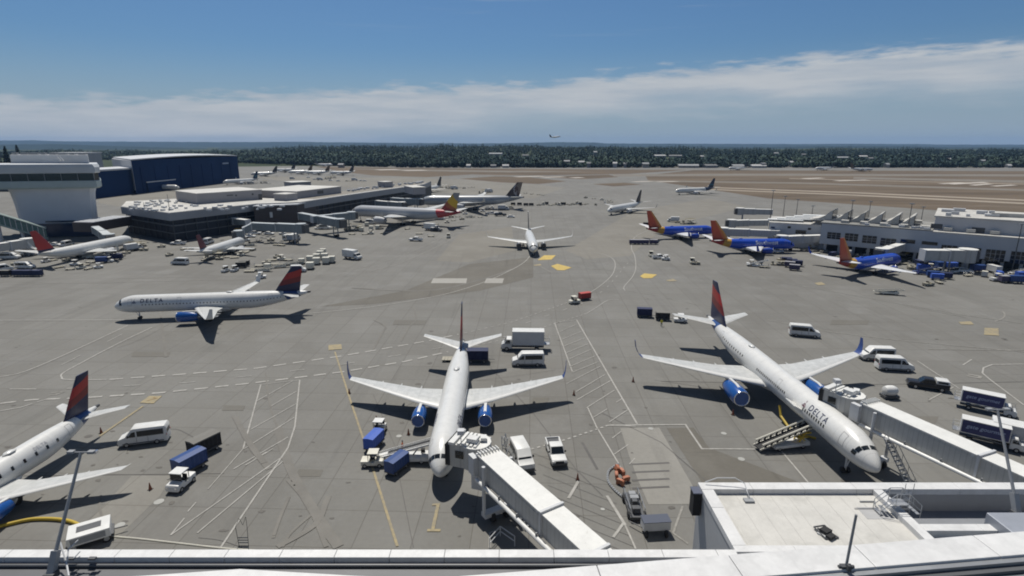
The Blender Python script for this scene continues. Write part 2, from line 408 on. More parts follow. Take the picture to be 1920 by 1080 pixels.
def smooth(pts, n=6):
    out = []; p = [pts[0]]+list(pts)+[pts[-1]]
    for i in range(1, len(p)-2):
        for k in range(n):
            u = k/n
            out.append(tuple(.5*((2*p[i][j])+(-p[i-1][j]+p[i+1][j])*u+(2*p[i-1][j]-5*p[i][j]+4*p[i+1][j]-p[i+2][j])*u*u+(-p[i-1][j]+3*p[i][j]-3*p[i+1][j]+p[i+2][j])*u**3) for j in (0, 1)))
    return out+[tuple(pts[-1])]
def S(*pts): return [g2(*p) for p in smooth(pts)]
wl = []; fl = []; yl = []; yb = []; tl = []
# taxi lead line under the taxiing jet and its dashed continuation
wl += strip(P((0, 601), (262, 600), (420, 598), (560, 590)), .32)
wl += strip(S((560, 590), (700, 575), (820, 555), (900, 532), (955, 508), (985, 490), (1000, 470)), .3)
fl += strip(P((0, 533), (200, 530), (500, 523)), .25)+strip(P((220, 522), (500, 517)), .2)
fl += strip(S((560, 520), (660, 506), (760, 476), (845, 438)), .25)+strip(S((620, 523), (720, 503), (800, 472), (862, 440)), .25)
fl += dashes(S((590, 521), (690, 505), (780, 474), (853, 439)), .2, 3, 4)
# service road at the left, solid edge lines with a rounded corner
wl += strip(S((0, 707), (40, 699), (100, 675), (170, 643), (240, 610)), .28)
wl += strip(S((285, 614), (220, 645), (150, 682), (118, 700), (116, 708), (126, 712), (200, 712)), .28)
wl += dashes(P((115, 685), (230, 626)), .2, 5, 8)
wl += dashes(P((205, 712), (330, 703), (480, 691), (640, 668), (800, 640), (860, 627)), .5, 2.2, 1.2)
wl += dashes(P((870, 625), (960, 604), (1040, 576), (1085, 560)), .22, .9, .9)
wl += strip(S((1085, 560), (1120, 540), (1148, 515), (1153, 492), (1140, 480), (1118, 474)), .25)
wl += dashes(P((0, 757), (60, 750), (160, 746), (300, 737), (470, 719), (640, 698), (760, 678), (840, 660)), .55, 2.1, 1.1)
wl += dashes(P((0, 771), (40, 764), (90, 748)), .25, 4, .6)
wl += dashes(P((125, 729), (350, 718), (500, 702), (640, 684), (760, 664), (850, 648)), .22, 2.6, 6.4)
wl += dashes(P((880, 652), (960, 632), (1050, 604), (1100, 588)), .22, .8, .8)
wl += strip(S((1100, 588), (1118, 577), (1140, 563), (1160, 562)), .2)
wl += dashes(P((985, 606), (1090, 570), (1135, 543), (1180, 490)), .2, 2, 5)
wl += strip(S((1172, 545), (1170, 538), (1185, 520), (1192, 503), (1190, 480), (1184, 465), (1190, 445), (1215, 432)), .22)
fl += dashes(P((1172, 545), (1220, 552), (1300, 570), (1340, 580)), .25, 4, 2)
wl += strip(P((18, 730), (68, 730)), .3)
fl += strip(P((92, 742), (112, 738), (122, 735), (104, 741)), .3)+strip(P((96, 737), (118, 735)), .3)
# hatched keep-clear bays between the stands
a0, a1, b0, b1 = (1040, 606), (1073, 697), (1081, 600), (1195, 796)
wl += strip(P(a0, a1), .2)+strip(P(b0, b1), .26)+strip(P((1040, 606), (1081, 600)), .18)
for q in ((1050, 622, 1082, 608), (1053, 637, 1089, 622), (1056, 650, 1096, 634), (1060, 663, 1103, 645), (1064, 675, 1109, 655), (1068, 688, 1115, 668), (1072, 699, 1121, 679), (1062, 720, 1126, 687), (1080, 735, 1134, 703), (1082, 750, 1145, 714), (1100, 765, 1152, 732), (1111, 784, 1139, 767), (1142, 792, 1177, 769), (1155, 755, 1166, 748)):
    wl += strip(P(q[:2], q[2:]), .16)
wl += strip(P((1102, 765), (1118, 800), (1160, 870)), .2)
fl += strip(P((1160, 870), (1180, 905)), .2)
wl += strip(P((1148, 822), (1165, 809)), .15)+strip(P((1152, 852), (1178, 834)), .15)+strip(P((1180, 871), (1190, 860)), .15)
wl += strip(P((1140, 798), (1285, 796.5), (1316, 842), (1470, 843)), .28)
wl += strip(P((1145, 797), (1192, 800)), .2)
wl += dashes(P((995, 843), (1060, 825), (1120, 805), (1140, 798)), .3, .5, .5)
wl += strip(P((1464, 845), (1515, 905)), .22)
wl += strip(P((489, 722), (456, 842)), .2)+strip(P((562, 713), (553, 800), (540, 840), (412, 1030)), .22)+strip(P((485, 722), (562, 713)), .15)
for i, (x0, y0, x1, y1) in enumerate(((482, 752, 548, 715), (508, 762, 556, 734), (470, 806, 556, 757), (458, 842, 552, 783), (512, 842, 460, 873), (528, 858, 320, 1004), (478, 860, 500, 848), (530, 866, 370, 1000), (438, 880, 540, 820))):
    wl += strip(P((x0, y0), (x1, y1)), .17)
wl += strip(P((352, 960), (368, 942)), .15)+strip(P((320, 1004), (346, 972)), .15)+strip(P((390, 918), (456, 842)), .12)
wl += strip(P((1842, 700), (1844, 690), (1860, 684), (1920, 683)), .26)+strip(P((1842, 700), (1856, 712), (1920, 760)), .26)
wl += strip(P((1805, 685), (1822, 674)), .22)+strip(P((1720, 677), (1800, 730)), .2)+strip(P((1788, 726), (1742, 750)), .2)+strip(P((1665, 818), (1800, 817)), .3)
fl += strip(P((1440, 525), (1800, 590), (1920, 607)), .25)+strip(P((1440, 600), (1560, 623), (1700, 640), (1920, 660)), .25)+strip(P((1740, 655), (1920, 657)), .25)
fl += strip(S((1865, 603), (1880, 597), (1884, 590), (1880, 584)), .3)+strip(P((1690, 572), (1810, 595)), .2)
fl += strip(P((1815, 702), (1838, 706), (1836, 709), (1813, 705)), .5)
fl += dashes(P((1075, 478), (1110, 490), (1170, 500)), .25, 3, 3)+strip(P((1065, 500), (1105, 500)), .25)+strip(P((985, 512), (1065, 512)), .25)
fl += dashes(P((1040, 486), (1110, 498)), .2, 2, 2.5)+strip(P((1008, 497), (1036, 512)), .25)+strip(P((1065, 500), (1200, 512)), .2)
wl += strip(P((1183, 985), (1197, 940), (1260, 870)), .01)
wl += strip(P((1066, 935), (1085, 902)), .35)+strip(P((1138, 930), (1172, 985)), .35)+strip(P((1150, 1008), (1170, 980)), .3)+strip(P((1172, 985), (1192, 1030)), .2)
wl += strip(P((918, 1028), (918, 1000), (940, 992)), .2)
# stand lead-in lines in yellow with their number boxes
yl += strip(P((628, 660), (655, 745), (690, 850), (745, 1025)), .29)
yl += strip(P((822, 945), (811, 995)), .38)+strip(P((801, 995), (826, 995)), .4)+strip(P((810, 947), (824, 946)), .35)
yl += strip(P((268, 762), (187, 818)), .35)
fl += strip(P((1262, 1000), (1280, 950)), .25)+strip(P((1262, 1000), (1290, 1020)), .2)
yb += [P((1008, 488), (1020, 479), (1042, 479), (1034, 487)), P((1033, 499), (1045, 495), (1072, 502), (1058, 507), (1045, 507)),
       P((1200, 518), (1208, 513), (1232, 515), (1222, 522), (1206, 522))]
yd = [P((262, 756), (280, 743), (304, 743), (288, 757)), P((616, 657), (616, 647), (640, 646), (641, 655)),
      P((1845, 628), (1846, 615), (1872, 616), (1873, 630)), P((1797, 604), (1820, 603), (1826, 609), (1802, 609)),
      P((1527, 531), (1540, 529), (1548, 534), (1534, 535)), P((1248, 526), (1262, 523), (1270, 527), (1256, 528)), P((1000, 497), (1013, 495), (1016, 498), (1003, 499))]
sheet('lane_marking', wl, .056, LW); sheet('faded_marking', fl, .048, LF); sheet('stand_centre_line', yl, .064, LY)
sheet('stand_number_box', yb, .072, LYB); sheet('faded_stand_box', yd, .072, LY)
tl += strip(P((205, 780), (350, 755), (500, 730)), .01)
tl += strip(P((742, 860), (775, 1026)), .09)+strip(P((700, 740), (742, 840)), .08)+strip(P((920, 690), (1000, 775), (1080, 880), (1130, 930)), .09)
tl += strip(P((1130, 775), (1240, 830), (1380, 950)), .12)+strip(P((1240, 715), (1600, 722), (1920, 716)), .12)+strip(P((0, 893), (420, 888)), .08)
for k in range(9): tl += strip(P((1000+k*9, 850+k*20), (1140+k*8, 905+k*20)), .05)
for k in range(4): tl += strip(P((1185, 871+k*15), (1255, 868+k*15)), .35)
tl += strip(P((1092, 830), (1120, 880)), .35)
for k in range(10):
    px, py = rng.uniform(100, 1800), rng.uniform(600, 1010); d_ = (-1)**k*rng.uniform(.1, .5); L_ = rng.uniform(40, 160)
    tl += strip(S((px, py), (px+L_*.4, py+L_*d_*.3+rng.uniform(-4, 4)), (px+L_, py+L_*d_)), rng.uniform(.05, .09))
sheet('tar_seam', tl, .034, TAR, jit=(5, .0025))
SKID = mat('tyre_rubber_trace', (.142, .135, .12), .8, var=.3, scale=.3, world=True)
sk = strip(S((520, 800), (545, 880), (590, 960), (635, 1026)), 1.1)+strip(S((520, 1026), (590, 985), (612, 940), (616, 930)), .7)
sk += strip(S((540, 900), (580, 950), (612, 1026)), .5)+strip(S((440, 780), (470, 835), (505, 880)), .8)+strip(S((590, 960), (545, 1000), (530, 1026)), .35)
sk += strip(S((752, 640), (768, 612), (780, 600), (776, 575)), .35)+strip(S((700, 655), (716, 625), (722, 612), (702, 600)), .45)+strip(S((690, 655), (760, 632)), .01)
sk += strip(S((660, 540), (800, 545), (900, 525), (960, 505)), .8)
for k in range(8):
    px, py = rng.uniform(150, 1750), rng.uniform(560, 1000); a_ = rng.uniform(-.6, .6)+(.5 if px < 700 else -.2); L_ = rng.uniform(30, 130); c_ = rng.uniform(-14, 14)
    sk += strip(S((px, py), (px+L_*.5*math.cos(a_+1.2), py+L_*.5*math.sin(a_+1.2)+c_*.3), (px+L_*math.cos(a_+1.2)+c_, py+L_*math.sin(a_+1.2))), rng.uniform(.18, .45))
sheet('tyre_trace', sk, .043, SKID, jit=(29, .0011))
# numbers and faded words
def ground_text(name, body, px, py, size, m, rz=0., z=.085, sx=1.):
    p = G(px, py); M = Matrix.Translation((p.x, p.y, z)) @ Matrix.Rotation(rz, 4, 'Z') @ Matrix.Diagonal((sx, 1, 1, 1))
    return tag(flat_text(name, body, size, M, m, bold=.02*size), kind='structure')
ground_text('stand_number', '7', 284, 750, 1.9, mat('dark_numeral_paint', (.2, .13, .05), .8), R(-20))
# manhole covers and oil spots
mh = []
for px, py, r in ((298, 941, .55), (748, 818, .4), (1220, 804, .38), (1357, 813, .4), (1390, 861, .45), (225, 985, .5), (1130, 955, .25)):
    c = G(px, py); mh.append([(c.x+r*math.cos(k*math.pi/8), c.y+r*math.sin(k*math.pi/8)) for k in range(16)])
sheet('manhole_cover', mh, .044, mat('pale_manhole', (.32, .32, .3), .7, world=True))
sp = []
for k in range(90):
    px, py = rng.uniform(0, 1920), rng.uniform(560, 1020); c = G(px, py); r = rng.uniform(.15, .55); e = rng.uniform(.4, 1)
    sp.append([(c.x+r*math.cos(q*math.pi/5)*rng.uniform(.6, 1.2), c.y+r*e*math.sin(q*math.pi/5)*rng.uniform(.6, 1.2)) for q in range(10)])
pp = []
for px, py, w_, h_ in ((560, 880, 46, 14), (930, 960, 60, 26), (1420, 960, 1, 1), (420, 760, 40, 10), (1330, 690, 60, 12), (1560, 600, 70, 9), (740, 600, 60, 9), (1150, 655, 1, 1), (1700, 780, 60, 14), (250, 660, 70, 9), (1000, 745, 30, 22)):
    pp.append(P((px, py), (px+w_, py+1), (px+w_-h_*.4, py+h_), (px-h_*.4, py+h_)))
sheet('repair_panel', pp, .028, ground_mat('repair_concrete', (.145, .138, .122), ((.135, .128, .112), (.155, .148, .132)), stain=.3, streak=.2))
sheet('oil_spot', sp, .031, mat('oil_stain', (.09, .083, .072), .7, var=.3, world=True))
# ------------------------------------------------------------------ aircraft
def fin_mat(name, stops, k=(1., .35), rough=.35, swirl=0., interp='CONSTANT'):
    "livery laid along the fin: t = k0*height + k1*chord (UV)"
    m, t, b = new_mat(name)
    uv = t.new('ShaderNodeUVMap', uv_map='UVMap').outputs[0]
    sp = t.new('ShaderNodeSeparateXYZ'); t.l.new(uv, sp.inputs[0])
    f = t.math('ADD', t.math('MULTIPLY', sp.outputs[1], k[0]), t.math('MULTIPLY', sp.outputs[0], k[1]))
    if swirl: f = t.math('ADD', f, t.math('MULTIPLY', t.math('SUBTRACT', t.noise(uv, 4., 2), .5), swirl))
    c = t.ramp(f, stops, interp); t.l.new(c, b.inputs['Base Color'])
    b.inputs['Roughness'].default_value = rough; return m
def body_mat(name, stops, rough=.3, belly=None, zsplit=None):
    "fuselage livery along its length (UV.x = aft fraction, UV.y = height above the centre line in radii)"
    m, t, b = new_mat(name)
    uv = t.new('ShaderNodeUVMap', uv_map='UVMap').outputs[0]
    sp = t.new('ShaderNodeSeparateXYZ'); t.l.new(uv, sp.inputs[0])
    f = t.math('ADD', sp.outputs[0], t.math('MULTIPLY', sp.outputs[1], .012))
    c = t.ramp(f, stops, 'CONSTANT')
    if belly: c = t.mix(t.math('LESS_THAN', sp.outputs[1], zsplit), c, c4(belly))
    oc = t.new('ShaderNodeTexCoord').outputs['Object']; n = t.noise(oc, .9, 5, .6)
    c = t.mix(1., c, t.math('MULTIPLY_ADD', n, .24, .88), 'MULTIPLY')
    so = t.new('ShaderNodeSeparateXYZ'); t.l.new(oc, so.inputs[0])
    ln = t.math('LESS_THAN', t.math('FRACT', t.math('MULTIPLY', so.outputs[0], .42)), .02)
    c = t.mix(t.math('MULTIPLY', ln, .22), c, (.1, .1, .1, 1))
    st = t.noise(t.mapping(oc, (.25, 2.2, 2.2)), 1., 4, .6); c = t.mix(t.math('MULTIPLY', t.sstep(st, .55, .8), .16), c, (.2, .19, .17, 1))
    t.l.new(c, b.inputs['Base Color']); b.inputs['Roughness'].default_value = rough; b.inputs['Coat Weight'].default_value = .15
    return m
nv, rd, dr = (.008, .013, .055), (.36, .02, .018), (.17, .012, .014)
FIN_RED = fin_mat('navy_and_red_fin_paint', [(0, nv), (.27, dr), (.48, rd), (.74, nv)], (1., -.16))
FIN_SWP = fin_mat('orange_red_fin_paint', [(0, (.3, .012, .012)), (.16, (.42, .035, .015)), (.66, (.55, .09, .015)), (.82, (.6, .3, .02))], (.12, -.9))
BODY_SW = body_mat('royal_blue_body_paint', [(0, (.014, .07, .46)), (.765, (.5, .28, .04)), (.845, (.32, .05, .015)), (.87, (.3, .014, .014))], belly=None)
for e, p in zip(MATS['orange_red_fin_paint'].node_tree.nodes['Color Ramp'].color_ramp.elements, (0, .16, .66, .82)): pass
FIN_SW = fin_mat('red_fin_paint', [(0, (.62, .3, .06)), (.16, (.58, .17, .05)), (.34, (.5, .085, .035)), (.88, (.4, .05, .025))], (0., 1.))
FIN_AS = fin_mat('striped_fin_paint', [(0, (.3, .03, .03)), (.3, (.33, .09, .03)), (.46, (.55, .34, .02)), (.80, (.25, .25, .25))], (.85, .35))
BODY_AS = body_mat('grey_and_red_body_paint', [(0, (.42, .43, .44)), (.80, (.42, .05, .06)), (.93, (.3, .03, .05))])
FIN_QA = fin_mat('maroon_antler_fin_paint', [(0, (.05, .035, .035)), (.38, (.28, .27, .27)), (.5, (.08, .045, .04)), (.62, (.2, .16, .13))], (.55, .5), swirl=.5)
BODY_QA = body_mat('silver_grey_body_paint', [(0, (.3, .32, .34))])
FIN_AK = fin_mat('dark_teal_fin_paint', [(0, (.01, .03, .07)), (.3, (.03, .12, .16)), (.45, (.01, .03, .07))], (1., .1))
BODY_AK = body_mat('white_and_navy_body_paint', [(0, (.62, .62, .6)), (.74, (.01, .03, .07))])
BODY_W = body_mat('white_body_paint', [(0, (.63, .63, .61))])
BODY_D = body_mat('white_body_with_blue_tail_band', [(0, (.63, .63, .61)), (.875, (.03, .07, .2)), (.945, (.63, .63, .61))])
FIN_DK = fin_mat('dark_fin_paint', [(0, (.03, .03, .035))], (1, 0))
FIN_BR = fin_mat('brown_fin_paint', [(0, (.11, .065, .03))], (1, 0))
def wing_mat():
    m, t, b = new_mat('wing_grey_paint'); oc = t.new('ShaderNodeTexCoord').outputs['Object']
    so = t.new('ShaderNodeSeparateXYZ'); t.l.new(oc, so.inputs[0]); n = t.noise(oc, 1.1, 5, .6)
    c = t.mix(t.sstep(n, .3, .7), (.43, .44, .43, 1), (.52, .525, .515, 1))
    l1 = t.math('LESS_THAN', t.math('FRACT', t.math('MULTIPLY', so.outputs[1], .55)), .025)
    l2 = t.math('LESS_THAN', t.math('FRACT', t.math('MULTIPLY', t.math('ADD', so.outputs[0], t.math('MULTIPLY', t.math('ABSOLUTE', so.outputs[1]), .4)), .7)), .03)
    c = t.mix(t.math('MULTIPLY', t.math('MAXIMUM', l1, l2), .3), c, (.12, .12, .12, 1))
    st = t.noise(t.mapping(oc, (.3, 2.5, 1)), 1., 4, .6); c = t.mix(t.math('MULTIPLY', t.sstep(st, .5, .78), .25), c, (.22, .21, .19, 1))
    t.l.new(c, b.inputs['Base Color']); b.inputs['Roughness'].default_value = .42; return m
WING = wing_mat()
WEDGE = mat('wing_leading_edge', (.62, .62, .6), .3, var=.08)
FANM = mat('fan_blades', (.03, .032, .036), .4, .6, var=.3)
def section(cx, cy, cz, chord, thick, vert=False, n=7):
    "aerofoil ring, x forward = leading edge at cx"
    top, bot = [], []
    for i in range(n+1):
        u = (1-math.cos(math.pi*i/n))/2
        th = thick*5*(.2969*u**.5-.126*u-.3516*u*u+.2843*u**3-.1036*u**4)
        top.append((u, th)); bot.append((u, -th*.75))
    ring = top[::-1]+bot[1:-1]
    if vert: return [(cx-u*chord, cy+th*chord, cz) for u, th in ring]
    return [(cx-u*chord, cy, cz+th*chord) for u, th in ring]
SPEC = {
 '737': dict(L=41.0, rx=1.88, rz=2.0, zc=3.42, nz=2.75, an=5.2, at=27.5, tz=4.75, x0=22, le=16.3, rc=7.9, kink=5.6, kc=5.1, tc=1.35, hs=17.1, zr=2.35, zt=3.75, wl=('blend', 2.5, .65),
     eng=[4.83], ef=15.2, ez=1.72, er=1.0, elen=4.0, ha=35.6, hr=4.2, ht=1.4, hh=7.17, hz=4.95, hd=.95, fa=33.2, fr=6.6, ft=2.2, fz=12.4, fs=5.9, fbase=4.9, ng=4.2, mg=22.6, my=2.85, ck=1.15, door=5.0),
 '737s': dict(L=32.6, rx=1.88, rz=2.0, zc=3.42, nz=2.75, an=5.2, at=20.8, tz=4.75, x0=16, le=11.6, rc=7.9, kink=5.6, kc=5.1, tc=1.35, hs=17.1, zr=2.35, zt=3.75, wl=('blend', 2.5, .65),
     eng=[4.83], ef=10.6, ez=1.72, er=1.0, elen=4.0, ha=27.4, hr=4.2, ht=1.4, hh=7.17, hz=4.95, hd=.95, fa=25.0, fr=6.6, ft=2.2, fz=12.4, fs=5.9, fbase=4.9, ng=4.2, mg=17.6, my=2.85, ck=1.15, door=5.0),
 '757': dict(L=54.0, rx=1.88, rz=2.02, zc=4.55, nz=3.75, an=6.0, at=37.0, tz=5.75, x0=30, le=23.0, rc=9.2, kink=6.6, kc=5.9, tc=1.8, hs=18.9, zr=3.4, zt=4.9, wl=('blend', 2.6, 1.1),
     eng=[6.5], ef=21.6, ez=2.55, er=1.28, elen=5.4, ha=47.4, hr=5.0, ht=1.7, hh=7.6, hz=5.7, hd=.75, fa=44.0, fr=8.4, ft=2.6, fz=13.7, fs=6.6, fbase=6.0, ng=5.6, mg=31, my=3.6, ck=1.7, door=10),
 'e175': dict(L=31.5, rx=1.5, rz=1.68, zc=3.05, nz=2.4, an=4.4, at=21.5, tz=4.1, x0=15, le=10.3, rc=5.9, kink=4.1, kc=3.7, tc=1.0, hs=13.5, zr=2.0, zt=2.9, wl=('rake', .25, .5),
     eng=[4.1], ef=9.3, ez=1.55, er=.85, elen=3.3, ha=27.0, hr=3.0, ht=1.2, hh=5.0, hz=3.9, hd=.5, fa=25.2, fr=4.6, ft=2.2, fz=9.7, fs=3.7, fbase=4.3, ng=3.0, mg=14.6, my=2.6, ck=1.1, door=4.0),
 'a321': dict(L=44.3, rx=1.98, rz=2.07, zc=3.85, nz=3.3, an=5.0, at=30.5, tz=5.4, x0=22, le=17.2, rc=7.2, kink=6.2, kc=4.4, tc=1.6, hs=16.9, zr=2.6, zt=4.3, wl=('blend', 2.4, .6),
     eng=[5.75], ef=15.9, ez=1.85, er=1.16, elen=4.6, ha=37.6, hr=4.2, ht=1.5, hh=6.2, hz=5.1, hd=.6, fa=35.6, fr=6.3, ft=2.4, fz=11.8, fs=5.1, fbase=5.2, ng=5.1, mg=22.2, my=3.8, ck=1.3, door=5.4),
 'wide': dict(L=66.0, rx=2.98, rz=3.05, zc=5.7, nz=4.9, an=7.6, at=44, tz=7.6, x0=33, le=23, rc=13.0, kink=10.5, kc=8.0, tc=2.2, hs=31.0, zr=4.1, zt=7.6, wl=('blend', 2.8, 1.6),
     eng=[10.5], ef=22.0, ez=2.9, er=1.75, elen=6.2, ha=56.5, hr=6.4, ht=2.4, hh=9.4, hz=7.6, hd=.9, fa=53.5, fr=9.5, ft=3.4, fz=17.0, fs=8.4, fbase=7.8, ng=5.5, mg=35, my=5.3, ck=2.1, door=9)}
def fus_fn(s):
    def prof(a):
        L = s['L']; rx, rz, zc = s['rx'], s['rz'], s['zc']
        if a < s['an']:
            u = a/s['an']; k = (1-(1-u)**2.1)**.62; dz = (s['nz']-zc)*(1-u)**1.6
            return rx*k, rz*k, zc+dz
        if a > s['at']:
            u = (a-s['at'])/(L-s['at']); k = max(.1, 1-u**1.55*.9)
            return rx*k, rz*k, zc+(s['tz']-zc)*u**1.45
        return rx, rz, zc
    def surf(a, th, off=0.):
        "th measured from the top towards the left side"
        x, z, c = prof(a)
        return Vector((s['x0']-a, (x+off)*math.sin(th), c+(z+off)*math.cos(th)))
    return prof, surf
def patch(mb, surf, a0, a1, t0, t1, na=2, nt=2, off=.015, skew=0.):
    vs = []
    for i in range(na+1):
        for j in range(nt+1):
            u = j/nt; vs.append(surf(a0+(a1-a0)*i/na+skew*u, t0+(t1-t0)*u, off))
    mb.mesh(vs, [(i*(nt+1)+j, i*(nt+1)+j+1, (i+1)*(nt+1)+j+1, (i+1)*(nt+1)+j) for i in range(na) for j in range(nt)])
def airliner(name, label, group, kind, nose, ang, body, fin, ncol=None, detail=2, winglet_m=None, z=0., bank=None, engine_lip=True, tailm=None, gear=True, tilt=0., wingm=None):
    "nose: ground point under the nose, ang: direction the nose points (from +X)"
    s = SPEC[kind]; prof, surf = fus_fn(s); ncol = ncol or CBLUE; wingm = wingm or WING
    d = Vector((math.cos(ang), math.sin(ang)))
    loc = Vector((nose[0], nose[1]))-d*s['x0']
    root = empty(name, (loc.x, loc.y, z), ang, label, 'airliner', group)
    if tilt: root.rotation_euler = (0, -tilt, ang)
    X = lambda a: s['x0']-a
    N = 28 if detail >= 2 else 16
    st = [0.02]+[s['an']*(i/9)**1.6 for i in range(1, 10)]+[s['an']+(s['at']-s['an'])*i/(12 if detail >= 2 else 4) for i in range(1, (13 if detail >= 2 else 5))]+[s['at']+(s['L']-s['at'])*i/12 for i in range(1, 13)]
    rings, uv = [], []
    for a in st:
        for i in range(N):
            th = 2*math.pi*i/N; uv.append((a/s['L'], math.cos(th)))
        rings.append([surf(a, 2*math.pi*i/N) for i in range(N)])
    mb = MB(); mb.loft(rings, uvs=uv); mb.build('fuselage', body, root, smooth=True)
    # wing-to-body fairing
    mb = MB(); fr = []
    for i in range(9):
        u = i/8; a = s['le']+.2+u*(s['rc']+2.2); k = math.sin(math.pi*u)**.5*.9+.1
        fr.append([(X(a), s['rx']*1.06*k*math.cos(q*math.pi/8), s['zr']-.25+k*s['rz']*.62*math.sin(q*math.pi/8)*(.55 if q < 8 else 1)) for q in range(16)])
    mb.loft(fr); mb.build('belly_fairing', body if isinstance(body, bpy.types.Material) and 'white' in body.name else wingm, root, smooth=True)
    tsw = None
    for sg in (1, -1):
        lx = lambda y: s['le']+(y/s['hs'])*(s['le_t'] if 'le_t' in s else s['hs']*.535)
        zz = lambda y: s['zr']+(s['zt']-s['zr'])*(y/s['hs'])**1.25
        mb = MB(); rr = []
        for y, ch, th in ((s['rx']*.4, s['rc'], .13), (s['kink'], s['kc'], .115), (s['kink']+(s['hs']-s['kink'])*.5, s['kc']+(s['tc']-s['kc'])*.5, .105), (s['hs'], s['tc'], .095)):
            rr.append(section(X(lx(y)), sg*y, zz(y), ch, th))
        mb.loft(rr); wing = mb.build('wing', wingm, root, smooth=R(40))
        if detail >= 2:
            mb = MB()                                            # bright slat band along the leading edge
            pts = []
            for y, ch, th in ((s['rx']*1.05, s['rc']*.9, .13), (s['kink'], s['kc'], .115), (s['hs']*.97, s['tc']*1.06, .095)):
                x = X(lx(y)); pts.append([(x+.03, sg*y, zz(y)), (x-.02, sg*y, zz(y)+th*ch*.24), (x-.09*ch, sg*y, zz(y)+th*ch*.44+.012), (x-.15*ch, sg*y, zz(y)+th*ch*.49+.012)])
            for a_, b_ in zip(pts[:-1], pts[1:]):
                for k in range(3): mb.face([a_[k], a_[k+1], b_[k+1], b_[k]])
            mb.build('leading_edge_slat', WEDGE, wing, smooth=True)
            for y in ((.33, .52, .7) if kind != 'e175' else (.3, .5, .68)):
                yy = y*s['hs']; c = s['kc']+(s['tc']-s['kc'])*max(0, (yy-s['kink'])/(s['hs']-s['kink']))
                xe = X(lx(yy)+c); mb = MB()
                mb.loft([[(xe+px*c, sg*yy+r*math.cos(q*math.pi/4), zz(yy)-.16+dz+r*math.sin(q*math.pi/4)) for q in range(8)] for px, r, dz in ((.38, .03, 0), (.22, .2, -.14), (0, .22, -.18), (-.14, .14, -.1), (-.25, .03, 0))])
                mb.build('flap_fairing', wingm, wing, smooth=True)
        kindw, hgt, out = s['wl']
        mb = MB(); wr = []
        if kindw == 'blend':
            for u in (0, .18, .4, .7, 1.):
                e = s['tc']*(1-.62*u); yy = s['hs']+out*(1-(1-u)**2); z_ = s['zt']+hgt*u**1.5
                ax = lx(s['hs'])+.1*u+1.35*u*(hgt/2.5)
                r_ = section(X(ax), 0, 0, e, .09)
                tlt = min(1, u*2.2)
                wr.append([(px, sg*(yy-pz*tlt), z_+pz*(1-tlt)) for px, py, pz in r_])
        else:
            for u in (0, .5, 1.):
                wr.append(section(X(lx(s['hs'])+1.0*u), sg*(s['hs']+out*u), s['zt']+hgt*u, s['tc']*(1-.8*u), .09))
        mb.loft(wr); mb.build('winglet', winglet_m or wingm, wing, smooth=R(50))
        # engine
        for ey in s['eng']:
            er, el_ = s['er'], s['elen']; cx, cy, cz = X(s['ef']), sg*ey, s['ez']
            mb = MB(); mb.lathe_x([(-.12, er*.93), (-.5, er*1.03), (-el_*.42, er*1.08), (-el_*.72, er*.98), (-el_, er*.74), (-el_+.02, er*.7)], (cx, cy, cz), 24 if detail >= 2 else 12)
            en = mb.build('engine', ncol, root, smooth=R(50))
            mb = MB(); mb.lathe_x([(-.5, er*.8), (-.14, er*.84), (0, er*.9), (-.02, er*.955), (-.14, er*.965)], (cx, cy, cz), 24 if detail >= 2 else 12); mb.build('intake_lip', BRIGHT if engine_lip else ncol, en, smooth=True)
            if detail >= 1:
                mb = MB(); mb.lathe_x([(-.55, er*.82), (-.56, er*.3), (-.2, .02)], (cx, cy, cz), 20); mb.build('fan', FANM, en, smooth=R(30))
                mb = MB(); mb.lathe_x([(-el_+.1, er*.66), (-el_-.5, er*.4), (-el_-1.0, .05)], (cx, cy, cz), 14); mb.build('exhaust_cone', METAL, en, smooth=True)
            mb = MB(); zw = zz(ey); x1 = X(lx(ey))
            mb.loft([[(cx-el_*.22, cy+w_, cz+er*1.02), (cx-el_*.45, cy+w_, cz+er*1.16), (x1-.35, cy+w_, zw+.12), (x1-s['kc']*.45, cy+w_, zw-.2), (cx-el_-.3, cy+w_, cz+er*.45), (cx-el_*.6, cy+w_, cz+er*.5)] for w_ in (-.2, .2)])
            mb.build('pylon', body if body.name.startswith('white') else wingm, en)
        # tailplane
        mb = MB(); yr = s['rx']*.2
        mb.loft([section(X(s['ha']), sg*yr, s['hz'], s['hr'], .1), section(X(s['ha']+s['hh']*.32), sg*(s['hh']*.5), s['hz']+s['hd']*.5, (s['hr']+s['ht'])*.5, .095), section(X(s['ha']+s['hh']*.64), sg*s['hh'], s['hz']+s['hd'], s['ht'], .09)])
        mb.build('tailplane', tailm or wingm, root, smooth=R(40))
    # fin with a dorsal fillet
    def vsec(a, zz_, ch, th): return section(X(a), 0, zz_, ch, th, True)
    hgt = s['fz']-s['fbase']; rr, uv = [], []
    lev = [(0., s['fa'], s['fr']+(.0)), (.12, s['fa']+s['fs']*.16, s['fr']-s['fs']*.12), (.35, s['fa']+s['fs']*.36, None), (.7, s['fa']+s['fs']*.7, None), (1., s['fa']+s['fs'], s['ft'])]
    for k, a, ch in lev:
        te0, te1 = s['fa']+s['fr'], s['fa']+s['fs']+s['ft']
        if ch is None: ch = te0+(te1-te0)*k-a
        sec = vsec(a, s['fbase']+hgt*k, ch, .095 if k else .05); rr.append(sec)
        uv += [((X(a)-p[0])/ch, k) for p in sec]
    mb = MB(); mb.loft(rr, uvs=uv); mb.build('tail_fin', fin, root, smooth=R(40))
    # cockpit glazing
    mb = MB(); ck = s['ck']
